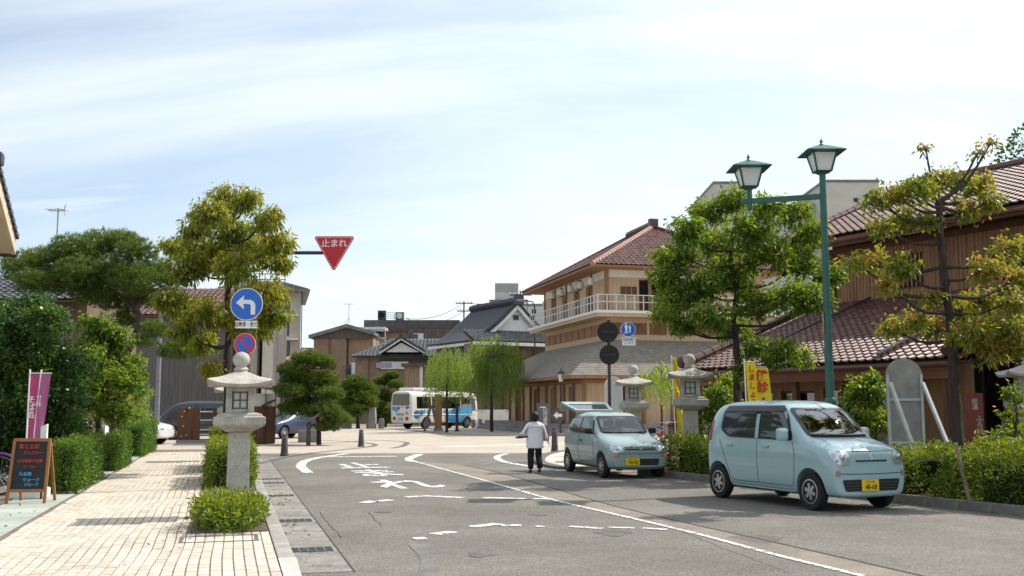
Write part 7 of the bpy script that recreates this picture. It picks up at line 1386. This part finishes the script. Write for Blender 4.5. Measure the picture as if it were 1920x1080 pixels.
# ---------------------------------------------------------------- bicycles
def bicycle(label, loc, rz, fc, lean=0, basket=True):
    root = thing('bicycle', label, 'bicycle', loc, rz); root.rotation_euler = (lean, 0, rz); frm = M('frame_' + fc, {'purple': (.20, .04, .30), 'red': (.42, .05, .03), 'silver': (.4, .4, .42)}[fc], .35, .1, 5, metal=.3); r = .33; tilt_ = lambda y: y
    for x in (0, 1.06):
        w_ = MB().lathe([(r, -.018), (r + .012, 0), (r, .018), (r - .022, .012), (r - .022, -.012), (r, -.018)], 36, (x, 0, r), 'y', cap=False).build('wheel', rubber, root, True); MB().lathe([(r - .022, -.01), (r - .022, .01), (r - .03, .008), (r - .03, -.008), (r - .022, -.01)], 36, (x, 0, r), 'y', cap=False).build('rim', alloy, w_)
        sp_ = MB()
        for k in range(18): a = 2 * math.pi * k / 18; sp_.tube([(x, .02 * (-1) ** k, r), (x + (r - .025) * math.cos(a), 0, r + (r - .025) * math.sin(a))], .0018, 3, False)
        sp_.build('spokes', alloy, w_, kind='stuff')
        MB().tube([(x + (r + .035) * math.cos(t), 0, r + (r + .035) * math.sin(t)) for t in np.linspace(R(20), R(175), 14)], .022, 6).build('mudguard', frm, root)
    for a, b in (((.44, 0, .30), (.36, 0, .80)), ((.44, 0, .30), (.90, 0, .78)), ((.37, 0, .62), (.88, 0, .86)), ((.44, 0, .30), (0, 0, r)), ((.37, 0, .70), (0, 0, r)), ((.87, 0, .92), (1.06, 0, r))): MB().tube([a, b], .016, 7).build('tube', frm, root)
    MB().ball((.33, 0, .84), (.14, .09, .035)).build('saddle', blackp, root, True); MB().tube([(.87, 0, .92), (.85, 0, 1.0), (.86, .22, 1.03), (.74, .27, 1.02)], .012, 6).build('handlebar', alloy, root); MB().tube([(.85, 0, 1.0), (.86, -.22, 1.03), (.74, -.27, 1.02)], .012, 6).build('handlebar', alloy, root)
    MB().lathe([(.09, -.01), (.09, .01)], 18, (.44, 0, .30), 'y').build('chainring', alloy, root); MB().bar((.44, .04, .30), (.55, .05, .20), .02, .02).build('crank', alloy, root)
    if basket: MB().lathe([(.10, .80), (.15, 1.02), (.14, 1.02), (.09, .81)], 4, (1.12, 0, 0), sq=True).build('basket', darkm, root)
    return root
p = G(-4, 928, PZ); bicycle('purple bicycle whose front wheel shows beside the chalkboard', (p.x - 1.08, p.y, PZ), .05, 'purple', .0, False)
p = at(1222, HOR, 34.5); bicycle('silver bicycle with a basket parked behind the green hatchback', (p.x - .3, 34.5, .02), .3, 'silver'); bicycle('red bicycle parked beside the yellow banner pole', (at(1240, HOR, 36).x - .3, 36, .02), .5, 'red')
for px, lab in ((1256, 'orange-brown timber rail post behind the banner'), (1266, 'shorter grey rail post near the red bicycle')): b = at(px, HOR, 33); r = thing('rail_post', lab, 'post', (b.x, 33, .02)); MB().box(-.07, .07, -.07, .07, 0, .95).build('shaft', cedar if px == 1256 else greym, r, bevel=.01); MB().box(-.09, .09, -.09, .09, .95, .99).build('cap', darkm, r)
# ================================================================ the person crossing the road
def skin(name, verts, edges, radii, mat, parent, sub=2, root=0):
    me = bpy.data.meshes.new(name); me.from_pydata([tuple(v) for v in verts], edges, []); ob = bpy.data.objects.new('skin', me); col.objects.link(ob)
    ob.modifiers.new('k', 'SKIN'); sv = me.skin_vertices[0].data
    for i, r in enumerate(radii): sv[i].radius = r if isinstance(r, tuple) else (r, r)
    for i in range(len(verts)): sv[i].use_root = (i == root)
    s = ob.modifiers.new('s', 'SUBSURF'); s.levels = sub; s.render_levels = sub
    bpy.context.view_layer.update(); out = bpy.data.meshes.new_from_object(ob.evaluated_get(bpy.context.evaluated_depsgraph_get())); bpy.data.objects.remove(ob)
    out.materials.clear(); out.materials.append(mat); out.polygons.foreach_set('use_smooth', [True] * len(out.polygons)); return link(name, out, None, parent)
class Sk:
    def __init__(s): s.v = []; s.e = []; s.r = []
    def p(s, co, r, par=None):
        s.v.append(co); s.r.append(r); i = len(s.v) - 1
        if par is not None: s.e.append((par, i))
        return i
    def chain(s, par, *cr):
        for co, r in cr: par = s.p(co, r, par)
        return par
q = G(1003, 887); pn_ = thing('person', 'person in a white jacket and black trousers walking away with a black case', 'person', (q.x, q.y, 0), R(8))
skn = M('skin', (.50, .30, .21), .6, .06, 8); shirt = M('white_jacket', (.80, .79, .84), .85, .05, 10, .15, 40); trs = M('black_trousers', (.012, .012, .014), .9, .3, 10, .2, 40); hairm = M('black_hair', (.012, .010, .009), .55, .3, 30, .6, 90, stretch=(1, 1, .2)); shoe = M('black_shoe', (.02, .018, .017), .45, .2, 8)
B = Sk(); pel = B.p((0, 0, .74), (.11, .09)); ch = B.chain(pel, ((0, 0, .90), (.10, .075)), ((0, .0, 1.06), (.12, .085)), ((0, 0, 1.15), (.09, .07))); nk_ = B.chain(ch, ((0, .01, 1.21), .046), ((0, .02, 1.27), .05)); hd_ = B.chain(nk_, ((0, .025, 1.335), (.070, .085)), ((0, .015, 1.40), (.068, .08)))
B.chain(hd_ - 1, ((0, .118, 1.325), .012))
HW = {}
for s, el, wr, hn in ((-1, (-.262, -.05, .975), (-.375, .045, .885), (-.405, .09, .865)), (1, (.232, -.05, .945), (.305, -.01, .775), (.332, .01, .72))):
    a = B.chain(ch, ((s * .10, 0, 1.165), .05), ((s * .165, 0, 1.145), .046), (el, .034), (wr, .024), (hn, (.030, .020))); d = (Vector(hn) - Vector(wr)).normalized(); u = d.cross(Vector((0, 0, 1))).normalized() if s < 0 else Vector((0, 1, 0)); HW[s] = Vector(hn)
    for k, (o, ln) in enumerate(((-.024, .050), (-.008, .058), (.008, .055), (.024, .044))):
        b0 = Vector(hn) + u * o + d * .022; B.chain(a, (b0, .0085), (b0 + d * ln * .55, .0078), (b0 + d * ln * .8 + Vector((0, 0, -.022)), .0068))
    t0 = Vector(hn) - u * .03 + d * .0; B.chain(a, (t0 - u * .014, .0095), (t0 - u * .026 + d * .03, .008))
LEG = {-1: ((-.085, 0, .70), (-.10, .02, .40), (-.105, -.02, .085), (-.105, .10, .04)), 1: ((.085, 0, .70), (.092, .035, .41), (.10, -.10, .10), (.105, .01, .045))}
for s, (hp, kn, an, to) in LEG.items(): B.chain(pel, (hp, .075), (kn, .052), (an, .034), (to, .026))
skin('body', B.v, B.e, B.r, skn, pn_)
J = Sk(); a0 = J.p((0, -.005, .98), (.155, .105)); lo = J.chain(a0, ((0, -.005, .82), (.165, .115)), ((0, -.008, .60), (.165, .12)), ((0, -.008, .58), (.164, .119))); up_ = J.chain(a0, ((0, 0, 1.09), (.150, .10)), ((0, 0, 1.165), (.105, .075)), ((0, .012, 1.215), (.062, .06)))
for s, el, wr in ((-1, (-.262, -.05, .975), (-.365, .035, .896)), (1, (.232, -.05, .945), (.297, -.015, .80))): J.chain(up_ - 1, ((s * .125, 0, 1.145), .066), ((s * .175, -.005, 1.125), .064), (el, .053), (Vector(el).lerp(Vector(wr), .5), .046), (wr, .042))
jk = skin('jacket', J.v, J.e, J.r, shirt, pn_)
for v in jk.data.vertices:
    x, y, z = v.co; k = max(0, min(1, (1.14 - z) / .15)) * max(0, min(1, (.24 - abs(x)) / .06)); v.co = (x * (1 + .38 * k) + .006 * math.sin(z * 45 + y * 20) * k, y * (1 - .08 * k) + .008 * math.sin(x * 40 + z * 18), z)
T = Sk(); t0 = T.p((0, 0, .70), (.135, .10)); T.chain(t0, ((0, 0, .78), (.13, .095)))
for s, (hp, kn, an, to) in LEG.items(): T.chain(t0, ((hp[0], 0, .62), .098), ((kn[0], kn[1], kn[2]), .086), ((an[0], an[1], an[2] + .12), .078), ((an[0], an[1], an[2] - .01), .076))
skin('trousers', T.v, T.e, T.r, trs, pn_)
for s, (hp, kn, an, to) in LEG.items():
    m = MB().ball((an[0], (an[1] + to[1]) / 2 + .01, an[2] - .042), (.042, .115, .042), 14, 10).build('shoe', shoe, pn_, True)
h = MB().ball((0, .0, 1.365), (.100, .112, .106), 20, 14)
h.v = [(x * (1 + .05 * math.sin(z * 90 + x * 60)), y + (-.012 if z < 1.35 else 0), z - (.045 if (z < 1.35 and y < .03) else 0) if not (y > .05 and z < 1.40) else 1.40 + (z - 1.40) * .1) for x, y, z in h.v]; h.build('hair', hairm, pn_, True)
for s in (-1, 1): MB().ball((s * .030, .100, 1.345), .010, 8, 6).build('eye', sblack, pn_, True); MB().ball((s * .078, .02, 1.325), (.012, .02, .028), 8, 6).build('ear', skn, pn_, True)
MB().ball((0, .100, 1.285), (.024, .008, .006), 8, 6).build('mouth', M('lips', (.36, .14, .12), .6, .1, 5), pn_, True)
rotp = Matrix.Rotation(R(8), 3, 'Z'); cp = Vector(pn_.location) + rotp @ Vector((-.235, .075, .862))
cs = thing('black_case', 'flat black case carried under the arm of the person in white', 'case', cp, R(14)); MB().cbox((0, 0, 0), (.36, .26, .042), Matrix.Rotation(R(-7), 4, 'Y')).build('shell', M('case_black', (.014, .013, .014), .5, .2, 10), cs, bevel=.008); MB().cbox((0, -.134, .0), (.10, .012, .018), Matrix.Rotation(R(-7), 4, 'Y')).build('handle', blackp, cs)
